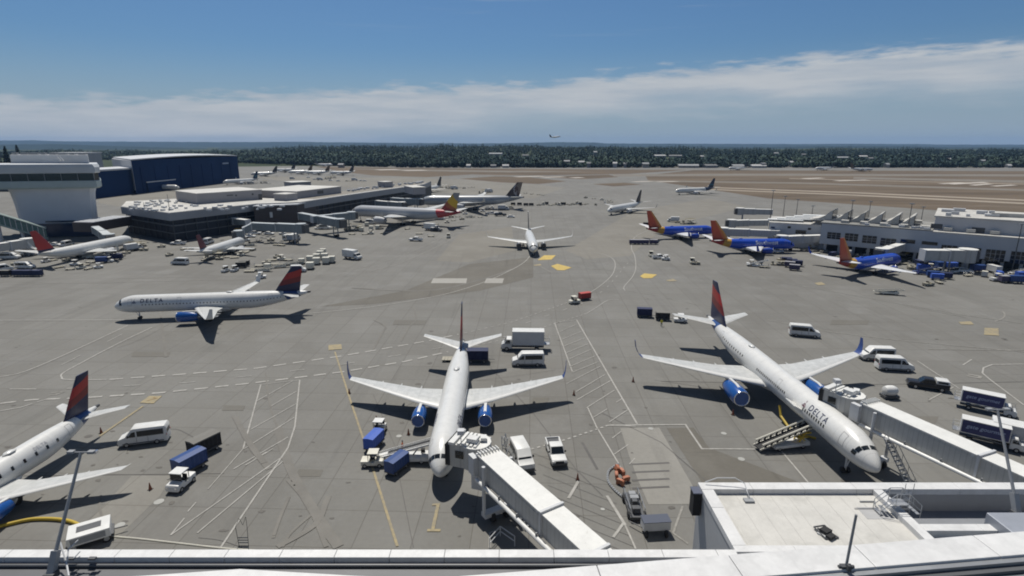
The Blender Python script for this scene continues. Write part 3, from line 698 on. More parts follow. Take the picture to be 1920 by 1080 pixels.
    if detail >= 1:
        if kind == '757' or kind == 'wide': defs = [(.05, .55, 0), (.62, 1.02, .35), (1.08, 1.38, .75)]
        else: defs = [(.04, .52, 0), (.58, .98, .2), (1.04, 1.36, .5)]
        for t0, t1, da in defs:
            for sg in (1, -1):
                patch(mb, surf, ck+da*.6+.12, ck+da*.75+.62, sg*(t0+.02), sg*(t1+.06), 2, 3, .012, .1)
        mb.build('cockpit_window', GLASS, root, smooth=True)
    if gear:
        def wheels(nm, a, y, n, r, strut_top):
            mb = MB(); mb.tube((X(a), y, r), (X(a), y, strut_top), .13); mb.tube((X(a)-.05, y, r+.1), (X(a)+.9, y, strut_top), .06)
            g = mb.build(nm, LGREY, root)
            for k in (-1, 1):
                for dx in ((0,) if n == 2 else (-.75, .75)):
                    mb = MB(); mb.tube((X(a)+dx, y+k*.32-.16, r), (X(a)+dx, y+k*.32+.16, r), r, n=14); mb.build('wheel', BLACK, g)
        wheels('nose_gear', s['ng'], 0, 2, .38, s['zc']-s['rz']*.8)
        wheels('main_gear', s['mg'], s['my'], 4 if kind in ('757', 'wide') else 2, .55, s['zr']); wheels('main_gear', s['mg'], -s['my'], 4 if kind in ('757', 'wide') else 2, .55, s['zr'])
        g = root.children[-1]
    if detail >= 1:
        mb = MB(); r0 = s['rx']*.13; mb.lathe_x([(.5, r0*1.25), (.1, r0*1.2), (-.22, r0*.95), (-.2, r0*.7), (.1, r0*.3)], (X(s['L']), 0, s['tz']), 14); mb.build('tail_exhaust', DGREY, root, smooth=R(40))
    if detail >= 2:
        mb = MB(); a = s['le']+s['rc']+1.5
        mb.loft([[surf(a-.9+1.8*u, 0, .0)+Vector((0, .45*math.cos(q*math.pi/4)*k, .05+.22*k*max(0, math.sin(q*math.pi/4)))) for q in range(8)] for u, k in ((0, .1), (.3, 1), (.7, 1), (1, .2))])
        mb.build('antenna_dome', body, root, smooth=True)
    if detail >= 2:
        dk = mat('door_outline', (.3, .3, .3), .5)
        for a in (s['ck']+3.0, s['L']*.80, (s['le']-2.2 if kind in ('757', 'a321') else s['L']*.8+.001)):
            for sg in (1, -1):
                th = sg*math.acos(.42); mb = MB(); dt = .95/s['rx']/2*1.6
                for a0, a1, t0, t1 in ((a-.46, a-.41, th-dt, th+dt), (a+.41, a+.46, th-dt, th+dt), (a-.46, a+.46, th-dt-.03, th-dt), (a-.46, a+.46, th+dt, th+dt+.03)): patch(mb, surf, a0, a1, t0, t1, 1, 4, .008)
                if abs(a-round(a*1000)/1000) < 1e-9 or True: mb.build('cabin_door', dk, root, fixn=False)
    return root, s, prof, surf
def windows_on(root, s, surf, side, a0, a1, step, zoff, w_=.26, h_=.36, skip=()):
    prof, _ = fus_fn(s)
    th = side*math.acos(max(-1, min(1, zoff/s['rz']))); dt = h_/s['rx']/2
    a = a0; first = None
    while a < a1:
        if not any(p <= a <= q for p, q in skip):
            if first is None or a > s['at'] or a < s['an']:
                mb = MB(); patch(mb, surf, a-w_/2, a+w_/2, th-dt, th+dt, 1, 2, .012); o = mb.build('cabin_window', GLASS, root, fixn=False)
                if s['an'] <= a <= s['at']: first = (o, a)
            else:
                o = first[0].copy(); col.objects.link(o); o.parent = root; o.location.x = first[1]-a
        a += step
def lettering_on(root, s, surf, body, side, a_mid, zoff, size, m, shear=0., bold=0., spacing=1., name='lettering'):
    "text wrapped on the fuselage; reads towards the tail on the left side, towards the nose on the right"
    th0 = side*math.acos(max(-1, min(1, zoff/s['rz'])))
    me = text_mesh(body, size, shear=shear, bold=bold, spacing=spacing)
    bm = bmesh.new(); bm.from_mesh(me)
    bmesh.ops.subdivide_edges(bm, edges=[e for e in bm.edges if e.calc_length() > size*.3], cuts=2)
    for v in bm.verts:
        x, y = v.co.x, v.co.y
        a = a_mid+x*(1 if side > 0 else -1)
        v.co = surf(a, th0-side*y/s['rx'], .02)
    bm.to_mesh(me); bm.free(); me.materials.clear(); me.materials.append(m); me.name = name
    o = bpy.data.objects.new(name, me); col.objects.link(o); o.parent = root; return o
def emblem_on(root, s, surf, side, a_mid, zoff, r, m):
    th0 = side*math.acos(zoff/s['rz']); mb = MB(); k = 1 if side > 0 else -1
    for tri in (((-.55, -.5), (0, .62), (0, -.12)), ((.04, -.12), (.04, .62), (.6, -.5)), ((-.55, -.58), (.6, -.58), (.04, -.24))):
        mb.face([surf(a_mid+k*x*r, th0-side*y*r/s['rx'], .02) for x, y in tri])
    mb.build('emblem', m, root, fixn=False)
LETTER = mat('navy_lettering', (.012, .018, .06), .5); LETTERW = mat('white_lettering', (.7, .7, .72), .5)
AA = lambda deg: R(deg+180)                                     # aft direction -> nose direction
C1, s, pf, sf = airliner('passenger_jet', 'white jetliner at the centre facing the terminal, a jet bridge at its nose', 'jetliners on the apron', '737', (-8.49, 58.3), AA(90.9), BODY_D, FIN_RED, winglet_m=mat('winglet_blue', (.03, .06, .2), .4))
windows_on(C1, s, sf, 1, 7.5, 33, .92, .55); windows_on(C1, s, sf, -1, 7.5, 33, .92, .55)
lettering_on(C1, s, sf, 'DELTA', -1, 10.2, 1.0, .95, LETTER, bold=.01, spacing=1.1); lettering_on(C1, s, sf, 'DELTA', 1, 10.2, 1.0, .95, LETTER, bold=.01, spacing=1.1)
C2, s, pf, sf = airliner('passenger_jet', 'long white jetliner at the right with name lettering and a belt loader at its side', 'jetliners on the apron', '757', (42.35, 57.58), AA(91.76), BODY_D, FIN_RED, winglet_m=mat('winglet_blue', (.03, .06, .2), .4))
windows_on(C2, s, sf, -1, 8.4, 13.6, .55, .45, .26, .4); windows_on(C2, s, sf, -1, 18.5, 27.5, .52, .45, .24, .36); windows_on(C2, s, sf, -1, 33, 42, .9, .62, .24, .36)
lettering_on(C2, s, sf, 'DELTA', -1, 10.3, 1.16, 1.2, LETTER, bold=.008, spacing=1.25); emblem_on(C2, s, sf, -1, 13.5, 1.16, .8, mat('dull_red_emblem', (.12, .03, .05), .5))
C3, s, pf, sf = airliner('passenger_jet', 'white jetliner cut off by the left edge with a red and navy tail', 'jetliners on the apron', 'e175', (-60.53, 42.17), AA(87.7), BODY_D, FIN_RED)
windows_on(C3, s, sf, 1, 5, 24, 1.62, .5, .34, .46); windows_on(C3, s, sf, -1, 5, 24, 1.62, .5, .34, .46)
lettering_on(C3, s, sf, 'DELTA', 1, 20.5, 1.02, .6, mat('grey_lettering', (.35, .35, .37), .6), spacing=1.1)
C4, s, pf, sf = airliner('passenger_jet', 'long white jetliner taxiing left across the apron seen from its side', 'jetliners on the apron', 'a321', (-93.4, 126.8), AA(7.9), BODY_D, FIN_RED, winglet_m=WEDGE)
lettering_on(C4, s, sf, 'DELTA', 1, 9.0, 1.05, 1.3, LETTER, bold=.012, spacing=1.4); emblem_on(C4, s, sf, 1, 5.2, 1.05, .85, NAVY)
windows_on(C4, s, sf, 1, 7.0, 38, .75, .2, .2, .28)
C5, s, pf, sf = airliner('passenger_jet', 'all white jetliner taxiing straight towards the terminal in mid apron, no jet bridge', 'jetliners on the apron', '737', (8.02, 201.8), AA(91.6), BODY_W, FIN_DK, ncol=mat('dark_engine_paint', (.05, .05, .055), .4), detail=1, engine_lip=False, winglet_m=WEDGE)
SWW = mat('winglet_royal_blue', (.01, .05, .36), .4); SWE = mat('engine_royal_blue', (.012, .05, .33), .35)
for lab, nose, ang in (('blue jetliner with orange tail, farthest of the three blue jets and partly behind the next', (90.6, 249), 190.8), ('blue jetliner with orange tail parked in the middle of the three blue jets', (108, 212), 180.6), ('blue jetliner with orange tail parked nearest the long terminal wing', (130.2, 184.9), 206)):
    o, s, pf, sf = airliner('passenger_jet', lab, 'blue jetliners at the right hand gates', '737s', nose, AA(ang), BODY_SW, FIN_SW, ncol=SWE, winglet_m=SWW, wingm=mat('wing_light_paint', (.6, .61, .62), .4), detail=2, tailm=mat('wing_light_paint', (.6, .61, .62), .4))
    lettering_on(o, s, sf, 'Southwest', -1, 11.5, .75, 2.0, LETTERW, bold=.03, spacing=1.0)
    windows_on(o, s, sf, -1, 6, 22, .95, .1, .24, .34)
airliner('passenger_jet', 'grey wide body jetliner with a yellow and red tail beside the dark concourse', 'wide body jets by the dark concourse', 'wide', (-86.5, 304), AA(338.5), BODY_AS, FIN_AS, ncol=LGREY, detail=1)
airliner('passenger_jet', 'silver grey wide body jetliner with a dark maroon tail behind the yellow tailed one', 'wide body jets by the dark concourse', 'wide', (-58.5, 359), AA(1.8), BODY_QA, FIN_QA, ncol=LGREY, detail=1)
airliner('passenger_jet', 'white jetliner with a dark tail turning beyond the row of parked carts', 'jetliners taxiing far out', '737', (55.6, 326.7), AA(50.4), BODY_W, FIN_DK, detail=1, ncol=LGREY)
airliner('passenger_jet', 'white jetliner with dark blue rear and tail taxiing by the dry grass', 'jetliners taxiing far out', '737', (133.5, 464), AA(24), BODY_AK, FIN_AK, detail=1, ncol=LGREY)
airliner('passenger_jet', 'white jetliner with a red tail parked below the white tower', 'jetliners at the left hand gates', '737', (-153, 224.5), AA(262), BODY_W, fin_mat('plain_red_fin_paint', [(0, nv), (.12, (.33, .02, .02))], (1, 0)), detail=1, ncol=LGREY)
airliner('passenger_jet', 'small white jetliner with a maroon tail parked before the dark concourse end', 'jetliners at the left hand gates', 'e175', (-107.8, 223.8), AA(267), BODY_W, fin_mat('maroon_fin_paint', [(0, nv), (.1, (.11, .015, .03))], (1, 0)), detail=1, ncol=LGREY)
airliner('passenger_jet', 'white jetliner showing only its tail wings beyond the far end of the concourse', 'jetliners at the left hand gates', '737', (-83, 470), AA(60), BODY_W, FIN_DK, detail=1, ncol=LGREY)
airliner('passenger_jet', 'white jetliner with a dark blue tail standing in front of the blue hangar', 'jetliners by the hangars', '737', W(338, 360, 505).xy, AA(176), BODY_AK, FIN_AK, detail=1, ncol=LGREY)
airliner('passenger_jet', 'white jetliner parked off the right hand corner of the blue hangar', 'jetliners by the hangars', '737', W(419, 350, 575).xy, AA(60), BODY_W, FIN_AK, detail=1, ncol=LGREY)
for i, (px, py, ang, fm, lab) in enumerate(((470, 331, 25, FIN_DK, 'far parked white jet with a dark tail, leftmost of the row past the hangar'), (512, 323, 8, FIN_DK, 'far parked white jet second from the left of the row past the hangar'), (540, 327, 20, FIN_BR, 'far parked jet with a brown tail in the row past the hangar'),
        (572, 328, 15, FIN_BR, 'far parked white jet right of the brown tailed one'), (618, 328.5, 4, FIN_DK, 'far parked white jet, rightmost of the row past the hangar'), (624, 312, 180, FIN_DK, 'tiny white jet at the edge of the far trees'))):
    airliner('distant_jet', lab, 'jets parked far past the hangar', '737s', g2(px, py), AA(ang), BODY_W, fm, detail=0, ncol=LGREY)
airliner('distant_jet', 'tiny white jet on the far taxiway before the trees, left of two', 'jets on the far taxiway', '737s', g2(1528, 319.5), AA(8), BODY_W, FIN_DK, detail=0, ncol=LGREY)
airliner('distant_jet', 'tiny white jet on the far taxiway before the trees, right of two', 'jets on the far taxiway', '737s', g2(1636, 321.5), AA(172), BODY_W, FIN_BR, detail=0, ncol=LGREY)
airliner('distant_jet', 'small white jet far off among the low sheds by the trees', 'jets on the far taxiway', '737s', g2(1365, 319), AA(5), BODY_W, FIN_DK, detail=0, ncol=LGREY)
p = W(1051, 259, 1750)
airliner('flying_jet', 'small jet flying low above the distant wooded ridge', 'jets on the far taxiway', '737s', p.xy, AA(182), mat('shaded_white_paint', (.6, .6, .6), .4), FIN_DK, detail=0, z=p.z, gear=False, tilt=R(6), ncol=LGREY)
# ------------------------------------------------------------------ vehicles (local x forward, base at the ground)
tw = lambda w_, z0=.95, k=.1: (lambda z: 1-k*max(0, min(1, (z-z0)/1.3)))
def wheels(root, xs, y, r, wd=.24, name='wheel'):
    for x in xs:
        for sg in (1, -1):
            mb = MB(); mb.tube((x, sg*y-wd/2, r), (x, sg*y+wd/2, r), r, n=14); o = mb.build(name, BLACK, root)
            mb = MB(); mb.tube((x, sg*(y+wd/2-.01), r), (x, sg*(y+wd/2+.012), r), r*.55, n=10); mb.build('hub_cap', METAL, o)
def body(root, pts, wd, m, name='body', z0=.95, k=.1, bev=.1):
    f = tw(wd, z0, k); h = wd/2
    mb = MB(); mb.profile(pts, [(-h, bev, f), (-h+bev*.35, bev*.3, f), (-h+bev, 0, f), (h-bev, 0, f), (h-bev*.35, bev*.3, f), (h, bev, f)])
    return mb.build(name, m, root, smooth=R(38))
def side_glass(root, quads, wd, z0=.95, k=.1, name='side_window', m=None, off=.012):
    f = tw(wd, z0, k)
    for q in quads:
        for sg in (1, -1):
            mb = MB(); mb.face([(x, sg*(wd/2*f(z)+off), z) for x, z in q]); mb.build(name, m or GLASS, root, fixn=False)
def cross_glass(root, x0, z0_, x1, z1_, wd, inset=.12, name='windshield', off=.015, z0=.95, k=.1):
    f = tw(wd, z0, k); d = Vector((z1_-z0_, 0, x0-x1)).normalized()*off
    if d.x*(1 if name == 'windshield' else -1) < 0: d = -d
    a, b_ = wd/2*f(z0_)-inset, wd/2*f(z1_)-inset
    mb = MB(); mb.face([Vector((x0, -a, z0_))+d, Vector((x0, a, z0_))+d, Vector((x1, b_, z1_))+d, Vector((x1, -b_, z1_))+d]); mb.build(name, GLASS, root, fixn=False)
def lamps(root, x, y, z, name='headlight', m=None, s_=.2):
    for sg in (1, -1):
        mb = MB(); mb.box((x, sg*y, z), (.06, s_*1.4, s_)); mb.build(name, m or BRIGHT, root)
LAMPR = mat('red_lamp_plastic', (.35, .02, .02), .3)
def make_van(m=WHITE, L=6.0):
    r = empty('passenger_van'); k = L/2; wd = 2.05
    body(r, [(-k, .35), (-k, 2.3), (-k+.18, 2.58), (k-2.0, 2.6), (k-1.75, 2.52), (k-.95, 1.5), (k-.12, 1.22), (k, .95), (k, .35)], wd, m)
    cross_glass(r, k-1.0, 1.55, k-1.72, 2.42, wd)
    cross_glass(r, -k, 1.35, -k+.02, 2.15, wd, .2, 'rear_window')
    side_glass(r, [[(k-1.25, 1.42), (k-1.9, 2.22), (k-2.25, 2.22), (k-2.25, 1.42)], [(k-2.42, 1.42), (k-2.42, 2.22), (-k+.35, 2.22), (-k+.35, 1.42)]], wd)
    mb = MB(); mb.box((k+.02, 0, .55), (.16, wd*.94, .3)); mb.build('bumper', DGREY, r); lamps(r, k-.06, .78, .98); lamps(r, -k, .9, 1.3, 'tail_light', LAMPR, .16)
    for sg in (1, -1):
        mb = MB(); mb.box((k-1.35, sg*(wd/2+.14), 1.62), (.12, .2, .3)); mb.build('wing_mirror', BLACK, r)
        mb = MB(); mb.box((-.1, sg*(wd/2+.012), .52), (L-1.0, .03, .16)); mb.build('sill_trim', DGREY, r)
        for x in (k-2.33, k-3.7):
            mb = MB(); mb.face([(x-.02, sg*(wd/2+.008), .62), (x+.02, sg*(wd/2+.008), .62), (x+.02, sg*(wd/2*.965+.01), 1.38), (x-.02, sg*(wd/2*.965+.01), 1.38)]); mb.build('door_seam', DGREY, r, fixn=False)
    wheels(r, (k-1.05, -k+1.3), wd/2-.1, .36); return r
def make_cargo_van():
    r = make_van(WHITE, 5.3); r.name = 'cargo_van'
    return r
def make_pickup(m, bedc=DGREY):
    r = empty('pickup_truck'); wd = 2.0
    body(r, [(-2.9, .5), (-2.9, 1.12), (-.95, 1.15), (2.75, 1.12), (2.9, .95), (2.9, .45)], wd, m, 'body')
    body(r, [(-.92, 1.1), (-.85, 1.78), (-.65, 1.9), (.62, 1.9), (1.35, 1.14), (1.35, 1.1)], wd*.94, m, 'cab', 1.1, .14)
    mb = MB(); mb.bb(-2.8, -1.0, -.8, .8, 1.135, 1.16); mb.build('load_bed', bedc, r)
    for sg in (1, -1): mb = MB(); mb.bb(-2.88, -.95, sg*.92-.07, sg*.92+.07, 1.1, 1.32); mb.build('bed_side', m, r)
    mb = MB(); mb.bb(-2.9, -2.8, -.95, .95, 1.1, 1.32); mb.build('tailgate', m, r)
    cross_glass(r, 1.3, 1.2, .66, 1.84, wd*.94, .1, 'windshield', .02, 1.1, .14); cross_glass(r, -.9, 1.25, -.82, 1.78, wd*.94, .15, 'rear_window', .02, 1.1, .14)
    side_glass(r, [[(1.1, 1.22), (.55, 1.78), (.12, 1.78), (.12, 1.22)], [(.02, 1.22), (.02, 1.78), (-.72, 1.78), (-.78, 1.22)]], wd*.94, 1.1, .14)
    mb = MB(); mb.box((2.92, 0, .62), (.16, 1.95, .26)); mb.build('bumper', DGREY, r); mb = MB(); mb.box((2.9, 0, .9), (.06, 1.1, .28)); mb.build('grille', BLACK, r)
    lamps(r, 2.86, .78, .92); wheels(r, (1.85, -1.85), .9, .4, .28)
    mb = MB()
    for sg in (1, -1): mb = MB(); mb.box((.95, sg*1.08, 1.32), (.1, .22, .2)); mb.build('wing_mirror', BLACK, r)
    return r
def make_capped():
    r = make_pickup(mat('black_car_paint', (.02, .02, .022), .3), BLACK)
    body(r, [(-2.88, 1.3), (-2.8, 1.85), (-2.6, 1.95), (-.98, 1.95), (-.98, 1.3)], 1.9, WHITE, 'bed_cap', 1.3, .1)
    side_glass(r, [[(-2.6, 1.45), (-2.55, 1.78), (-1.2, 1.78), (-1.2, 1.45)]], 1.9, 1.3, .1)
    return r
def make_car(m=WHITE):
    r = empty('parked_car'); wd = 1.85
    body(r, [(-2.3, .35), (-2.35, .9), (-1.6, 1.0), (1.2, .98), (2.15, .82), (2.3, .6), (2.28, .35)], wd, m, 'body', .9, .1)
    body(r, [(-1.75, .95), (-1.15, 1.46), (.35, 1.48), (1.2, .96)], wd*.9, m, 'cabin', .9, .22)
    cross_glass(r, 1.1, 1.02, .42, 1.42, wd*.9, .1, 'windshield', .02, .9, .22); cross_glass(r, -1.65, 1.04, -1.18, 1.42, wd*.9, .12, 'rear_window', .02, .9, .22)
    side_glass(r, [[(.9, 1.03), (.32, 1.38), (-1.05, 1.38), (-1.4, 1.03)]], wd*.9, .9, .22)
    lamps(r, 2.2, .62, .68); wheels(r, (1.4, -1.4), .82, .33, .22); return r
def make_tug(m=WHITE, canopy=True):
    r = empty('baggage_tractor'); wd = 1.5
    body(r, [(-1.45, .32), (-1.45, .95), (-.35, .95), (-.3, .72), (.4, .72), (.45, 1.08), (1.35, .98), (1.5, .8), (1.5, .32)], wd, m, 'body', 2, 0)
    mb = MB(); mb.box((-.05, .3, .9), (.5, .5, .14)); mb.box((-.3, .3, 1.15), (.12, .5, .5)); mb.build('seat', BLACK, r)
    mb = MB(); mb.tube((.5, .3, 1.0), (.25, .3, 1.2), .03); mb.tube((.25, .3, 1.2), (.22, .3, 1.22), .17, n=12); mb.build('steering_wheel', BLACK, r)
    if canopy:
        mb = MB(); mb.box((.1, 0, 1.98), (1.35, 1.42, .1)); cn = mb.build('canopy', m, r, bevel=.03)
        for x, y in ((-.5, .62), (-.5, -.62), (.65, .62), (.65, -.62)): mb = MB(); mb.tube((x, y, .9), (x*.95, y, 1.95), .045, n=6); mb.build('post', DGREY, r)
        mb = MB(); mb.face([(.68, -.6, 1.1), (.68, .6, 1.1), (.63, .6, 1.92), (.63, -.6, 1.92)]); mb.build('windshield', GLASS, r, fixn=False)
    lamps(r, 1.5, .5, .72, s_=.14); wheels(r, (.95, -.95), .66, .3, .22); return r
def make_cart(m=BLUE, top=None, L=3.2, h=2.0, curt=None):
    r = empty('baggage_cart'); k = L/2; wd = 1.55
    mb = MB(); mb.box((0, 0, .48), (L, wd, .14)); mb.tube((k, 0, .42), (k+1.0, 0, .38), .05); mb.build('bed', DGREY, r)
    mb = MB(); mb.loft([[(x, -wd/2, h-.12), (x, -wd/2+.02, h), (x, 0, h+.09), (x, wd/2-.02, h), (x, wd/2, h-.12)] for x in (-k, k)], cap=True); mb.build('canopy', top or m, r)
    for sx in (-1, 1): mb = MB(); mb.box((sx*(k-.04), 0, 1.2), (.06, wd-.06, 1.42)); mb.build('end_panel', m, r)
    for sg in (1, -1):
        mb = MB(); n = 12
        pts = [(-k+.1+(L-.2)*i/n, sg*(wd/2-.07+.03*(-1)**i)) for i in range(n+1)]
        for a, b_ in zip(pts[:-1], pts[1:]): mb.face([(a[0], a[1], .6), (b_[0], b_[1], .6), (b_[0], b_[1], h-.1), (a[0], a[1], h-.1)])
        mb.build('curtain', curt or m, r, fixn=False)
    wheels(r, (k*.62, -k*.62), wd/2-.16, .22, .16); return r
def make_open_cart(m=TAN):
    r = empty('open_cart'); wd = 1.5
    mb = MB(); mb.box((0, 0, .5), (3, wd, .12)); mb.tube((1.5, 0, .42), (2.4, 0, .38), .05); mb.build('bed', m, r)
    for sx in (-1, 1):
        mb = MB()
        for y in (-.7, 0, .7): mb.tube((sx*1.45, y, .5), (sx*1.45, y, 1.35), .035, n=6)
        mb.tube((sx*1.45, -.7, 1.35), (sx*1.45, .7, 1.35), .035, n=6); mb.tube((sx*1.45, -.7, .95), (sx*1.45, .7, .95), .03, n=6); mb.build('end_rail', METAL, r)
    wheels(r, (1, -1), .6, .22, .16); return r
def make_container(m=CREAM):
    r = empty('cargo_container'); 
    mb = MB(); mb.profile([(-.95, .35), (-.95, 1.95), (.95, 1.95), (.95, .85), (.62, .35)], [(-.78, 0, lambda z: 1), (.78, 0, lambda z: 1)]); mb.build('shell', m, r, bevel=.03)
    mb = MB(); mb.box((-.96, 0, 1.15), (.03, 1.3, 1.3)); mb.build('door', LGREY, r)
    mb = MB(); mb.box((0, 0, .26), (2.1, 1.7, .1)); mb.tube((1, 0, .26), (1.7, 0, .26), .04); mb.build('dolly', DGREY, r); wheels(r, (.7, -.7), .6, .18, .12); return r
def make_flat_dolly(m=TAN):
    r = empty('flat_dolly')
    mb = MB(); mb.box((0, 0, .42), (3.4, 1.9, .12))
    for x in (-1.2, -.6, 0, .6, 1.2): mb.tube((x, -.9, .5), (x, .9, .5), .06, n=6)
    mb.build('deck', m, r); mb = MB(); mb.tube((1.7, 0, .4), (2.6, 0, .38), .05); mb.build('tow_bar', DGREY, r); wheels(r, (1.1, -1.1), .8, .2, .14); return r
def make_belt_loader(m=WHITE, L=8.2, up=True):
    r = empty('belt_loader')
    body(r, [(-2.2, .4), (-2.2, .85), (1.4, .85), (1.5, 1.05), (2.3, .95), (2.4, .4)], 1.9, m, 'chassis', 2, 0, .06)
    mb = MB(); z0, z1 = .75, (3.0 if up else 1.5); k = L/2
    mb.profile([(-k, z0-.1), (k, z1-.1), (k, z1+.14), (-k, z0+.14)], [(-.62, 0, lambda z: 1), (.62, 0, lambda z: 1)]); bm_ = mb.build('boom', m, r)
    mb = MB(); d = .16; mb.face([(-k+.1, -.45, z0+d), (k-.1, -.45, z1+d), (k-.1, .45, z1+d), (-k+.1, .45, z0+d)]); mb.build('belt', BLACK, bm_, fixn=False)
    for sg in (1, -1):
        mb = MB(); mb.tube((-k, sg*.62, z0+.34), (k, sg*.62, z1+.34), .06, n=6)
        for i in range(8): u = (i+.5)/8; mb.tube((-k+L*u, sg*.62, z0+(z1-z0)*u), (-k+L*u, sg*.62, z0+(z1-z0)*u+.34), .025, n=5)
        mb.build('side_rail', m, bm_)
    mb = MB(); mb.tube((.3, 0, .8), (1.3, 0, z0+(z1-z0)*.62), .09); mb.build('lift_ram', METAL, r)
    mb = MB(); mb.box((1.6, .55, 1.15), (.5, .5, .5)); mb.build('seat', BLACK, r); wheels(r, (1.5, -1.5), .82, .36, .24); return r
def make_box_truck(m=WHITE, boxm=None, L=7.6, h=3.4, catering=False, lift=0.):
    r = empty('box_truck'); k = L/2; wd = 2.4
    mb = MB(); mb.box((-.1, 0, .72), (L-.3, .9, .28)); mb.build('chassis', DGREY, r)
    body(r, [(k-2.1, .5), (k-2.1, 2.35), (k-1.95, 2.5), (k-1.1, 2.5), (k-.55, 1.65), (k-.08, 1.4), (k, 1.1), (k, .5)], wd*.93, m, 'cab', 1.3, .06)
    cross_glass(r, k-.58, 1.7, k-1.06, 2.4, wd*.93, .12, 'windshield', .02, 1.3, .06)
    side_glass(r, [[(k-.75, 1.6), (k-1.15, 2.3), (k-1.8, 2.3), (k-1.8, 1.6)]], wd*.93, 1.3, .06)
    zb = 1.05+lift
    mb = MB(); mb.bb(-k, k-2.25, -wd/2, wd/2, zb, zb+h-1.05); bx = mb.build('cargo_box', [boxm or m], r, bevel=.03)
    mb = MB(); mb.bb(-k-.02, k-2.23, -wd/2-.02, wd/2+.02, zb+h-1.05, zb+h-1.0); mb.build('box_roof', WHITE, bx)
    for z in (zb, zb+h-1.1):
        for sg in (1, -1): mb = MB(); mb.box((-1.12, sg*(wd/2+.015), z+.04), (L-2.25, .05, .12)); mb.build('trim_rail', WHITE, bx)
    for sg in (1, -1):
        for x in (-k+.05, k-2.3): mb = MB(); mb.box((x, sg*(wd/2+.015), zb+(h-1.05)/2), (.12, .05, h-1.05)); mb.build('corner_trim', WHITE, bx)
    mb = MB(); mb.box((-k-.012, 0, zb+(h-1.05)/2), (.03, wd*.86, h-1.35)); mb.build('rear_door', LGREY, bx)
    if catering:
        mb = MB()
        for sg in (1, -1):
            mb.tube((-k+1.2, sg*.7, .85), (k-3.2, sg*.7, zb), .07); mb.tube((k-3.2, sg*.7, .85), (-k+1.2, sg*.7, zb), .07)
        mb.build('scissor_lift', GREY, r)
        mb = MB(); mb.box((k-1.3, 0, zb+.02), (2.1, wd*.95, .08)); pl = mb.build('loading_platform', LGREY, bx)
        mb = MB()
        for sg in (1, -1):
            for z in (.5, 1.0): mb.tube((k-2.2, sg*wd*.45, zb+z), (k-.3, sg*wd*.45, zb+z), .03, n=5)
            for x in (k-2.2, k-1.25, k-.3): mb.tube((x, sg*wd*.45, zb), (x, sg*wd*.45, zb+1.05), .03, n=5)
        mb.build('guard_rail', METAL, bx)
        mb = MB()
        for z in (.1, .7, 1.3):
            mb.tube((-k-1.1, -wd*.4, zb+z), (-k-1.1, wd*.4, zb+z), .03, n=5)
            for sg in (1, -1): mb.tube((-k, sg*wd*.4, zb+z), (-k-1.1, sg*wd*.4, zb+z), .03, n=5)
        for sg in (1, -1): mb.tube((-k-1.1, sg*wd*.4, zb), (-k-1.1, sg*wd*.4, zb+1.4), .03, n=5)
        mb.box((-k-.55, 0, zb+.02), (1.1, wd*.9, .06)); mb.build('rear_platform', METAL, bx)
    mb = MB(); mb.box((k, 0, .62), (.14, wd*.9, .3)); mb.build('bumper', DGREY, r); lamps(r, k-.02, .85, .95)
    wheels(r, (k-1.1, -k+1.5), wd/2-.18, .45, .3); return r
def make_gpu(m=WHITE):
    r = empty('ground_power_unit')
    mb = MB(); mb.bb(-1.3, 1.3, -.95, .95, .5, 1.22); b_ = mb.build('housing', m, r, bevel=.05)
    mb = MB(); mb.bb(-.75, .75, -.35, .4, 1.22, 1.245); mb.build('grille', DGREY, b_)
    mb = MB(); mb.bb(-1.1, 1.0, -.97, -.94, .65, 1.1); mb.build('side_panel', GREY, b_)
    mb = MB(); mb.box((0, 0, .45), (2.9, 1.4, .14)); mb.tube((1.45, 0, .45), (2.3, 0, .4), .05); mb.build('chassis', DGREY, r); wheels(r, (1, -1), .74, .32, .22); return r
def make_lift_truck(m=TAN):
    "container loader with a raised bridge"
    r = empty('cargo_loader')
    mb = MB(); mb.box((0, 0, .55), (7.5, 2.6, .35)); mb.build('chassis', m, r)
    mb = MB(); mb.box((1.2, 0, 2.3), (4.8, 2.7, .22)); mb.build('deck', m, r)
    mb = MB()
    for sg in (1, -1): mb.tube((-.8, sg*1.1, .7), (3.0, sg*1.1, 2.2), .1, n=6); mb.tube((3.0, sg*1.1, .7), (-.8, sg*1.1, 2.2), .1, n=6)
    mb.build('scissor_lift', DGREY, r)
    mb = MB(); mb.box((-2.6, .9, 1.45), (1.2, .9, 1.4)); mb.build('cab', m, r)
    mb = MB(); mb.box((-1.98, .9, 1.75), (.03, .7, .6)); mb.build('windshield', GLASS, r)
    mb = MB()
    for sg in (1, -1):
        for x in (-1, 0.6, 2.2, 3.5): mb.tube((x, sg*1.3, 2.4), (x, sg*1.3, 3.3), .04, n=5)
        mb.tube((-1, sg*1.3, 3.3), (3.5, sg*1.3, 3.3), .04, n=5)
    mb.build('guard_rail', YELLOW, r); wheels(r, (2.6, -2.6), 1.1, .45, .3); return r
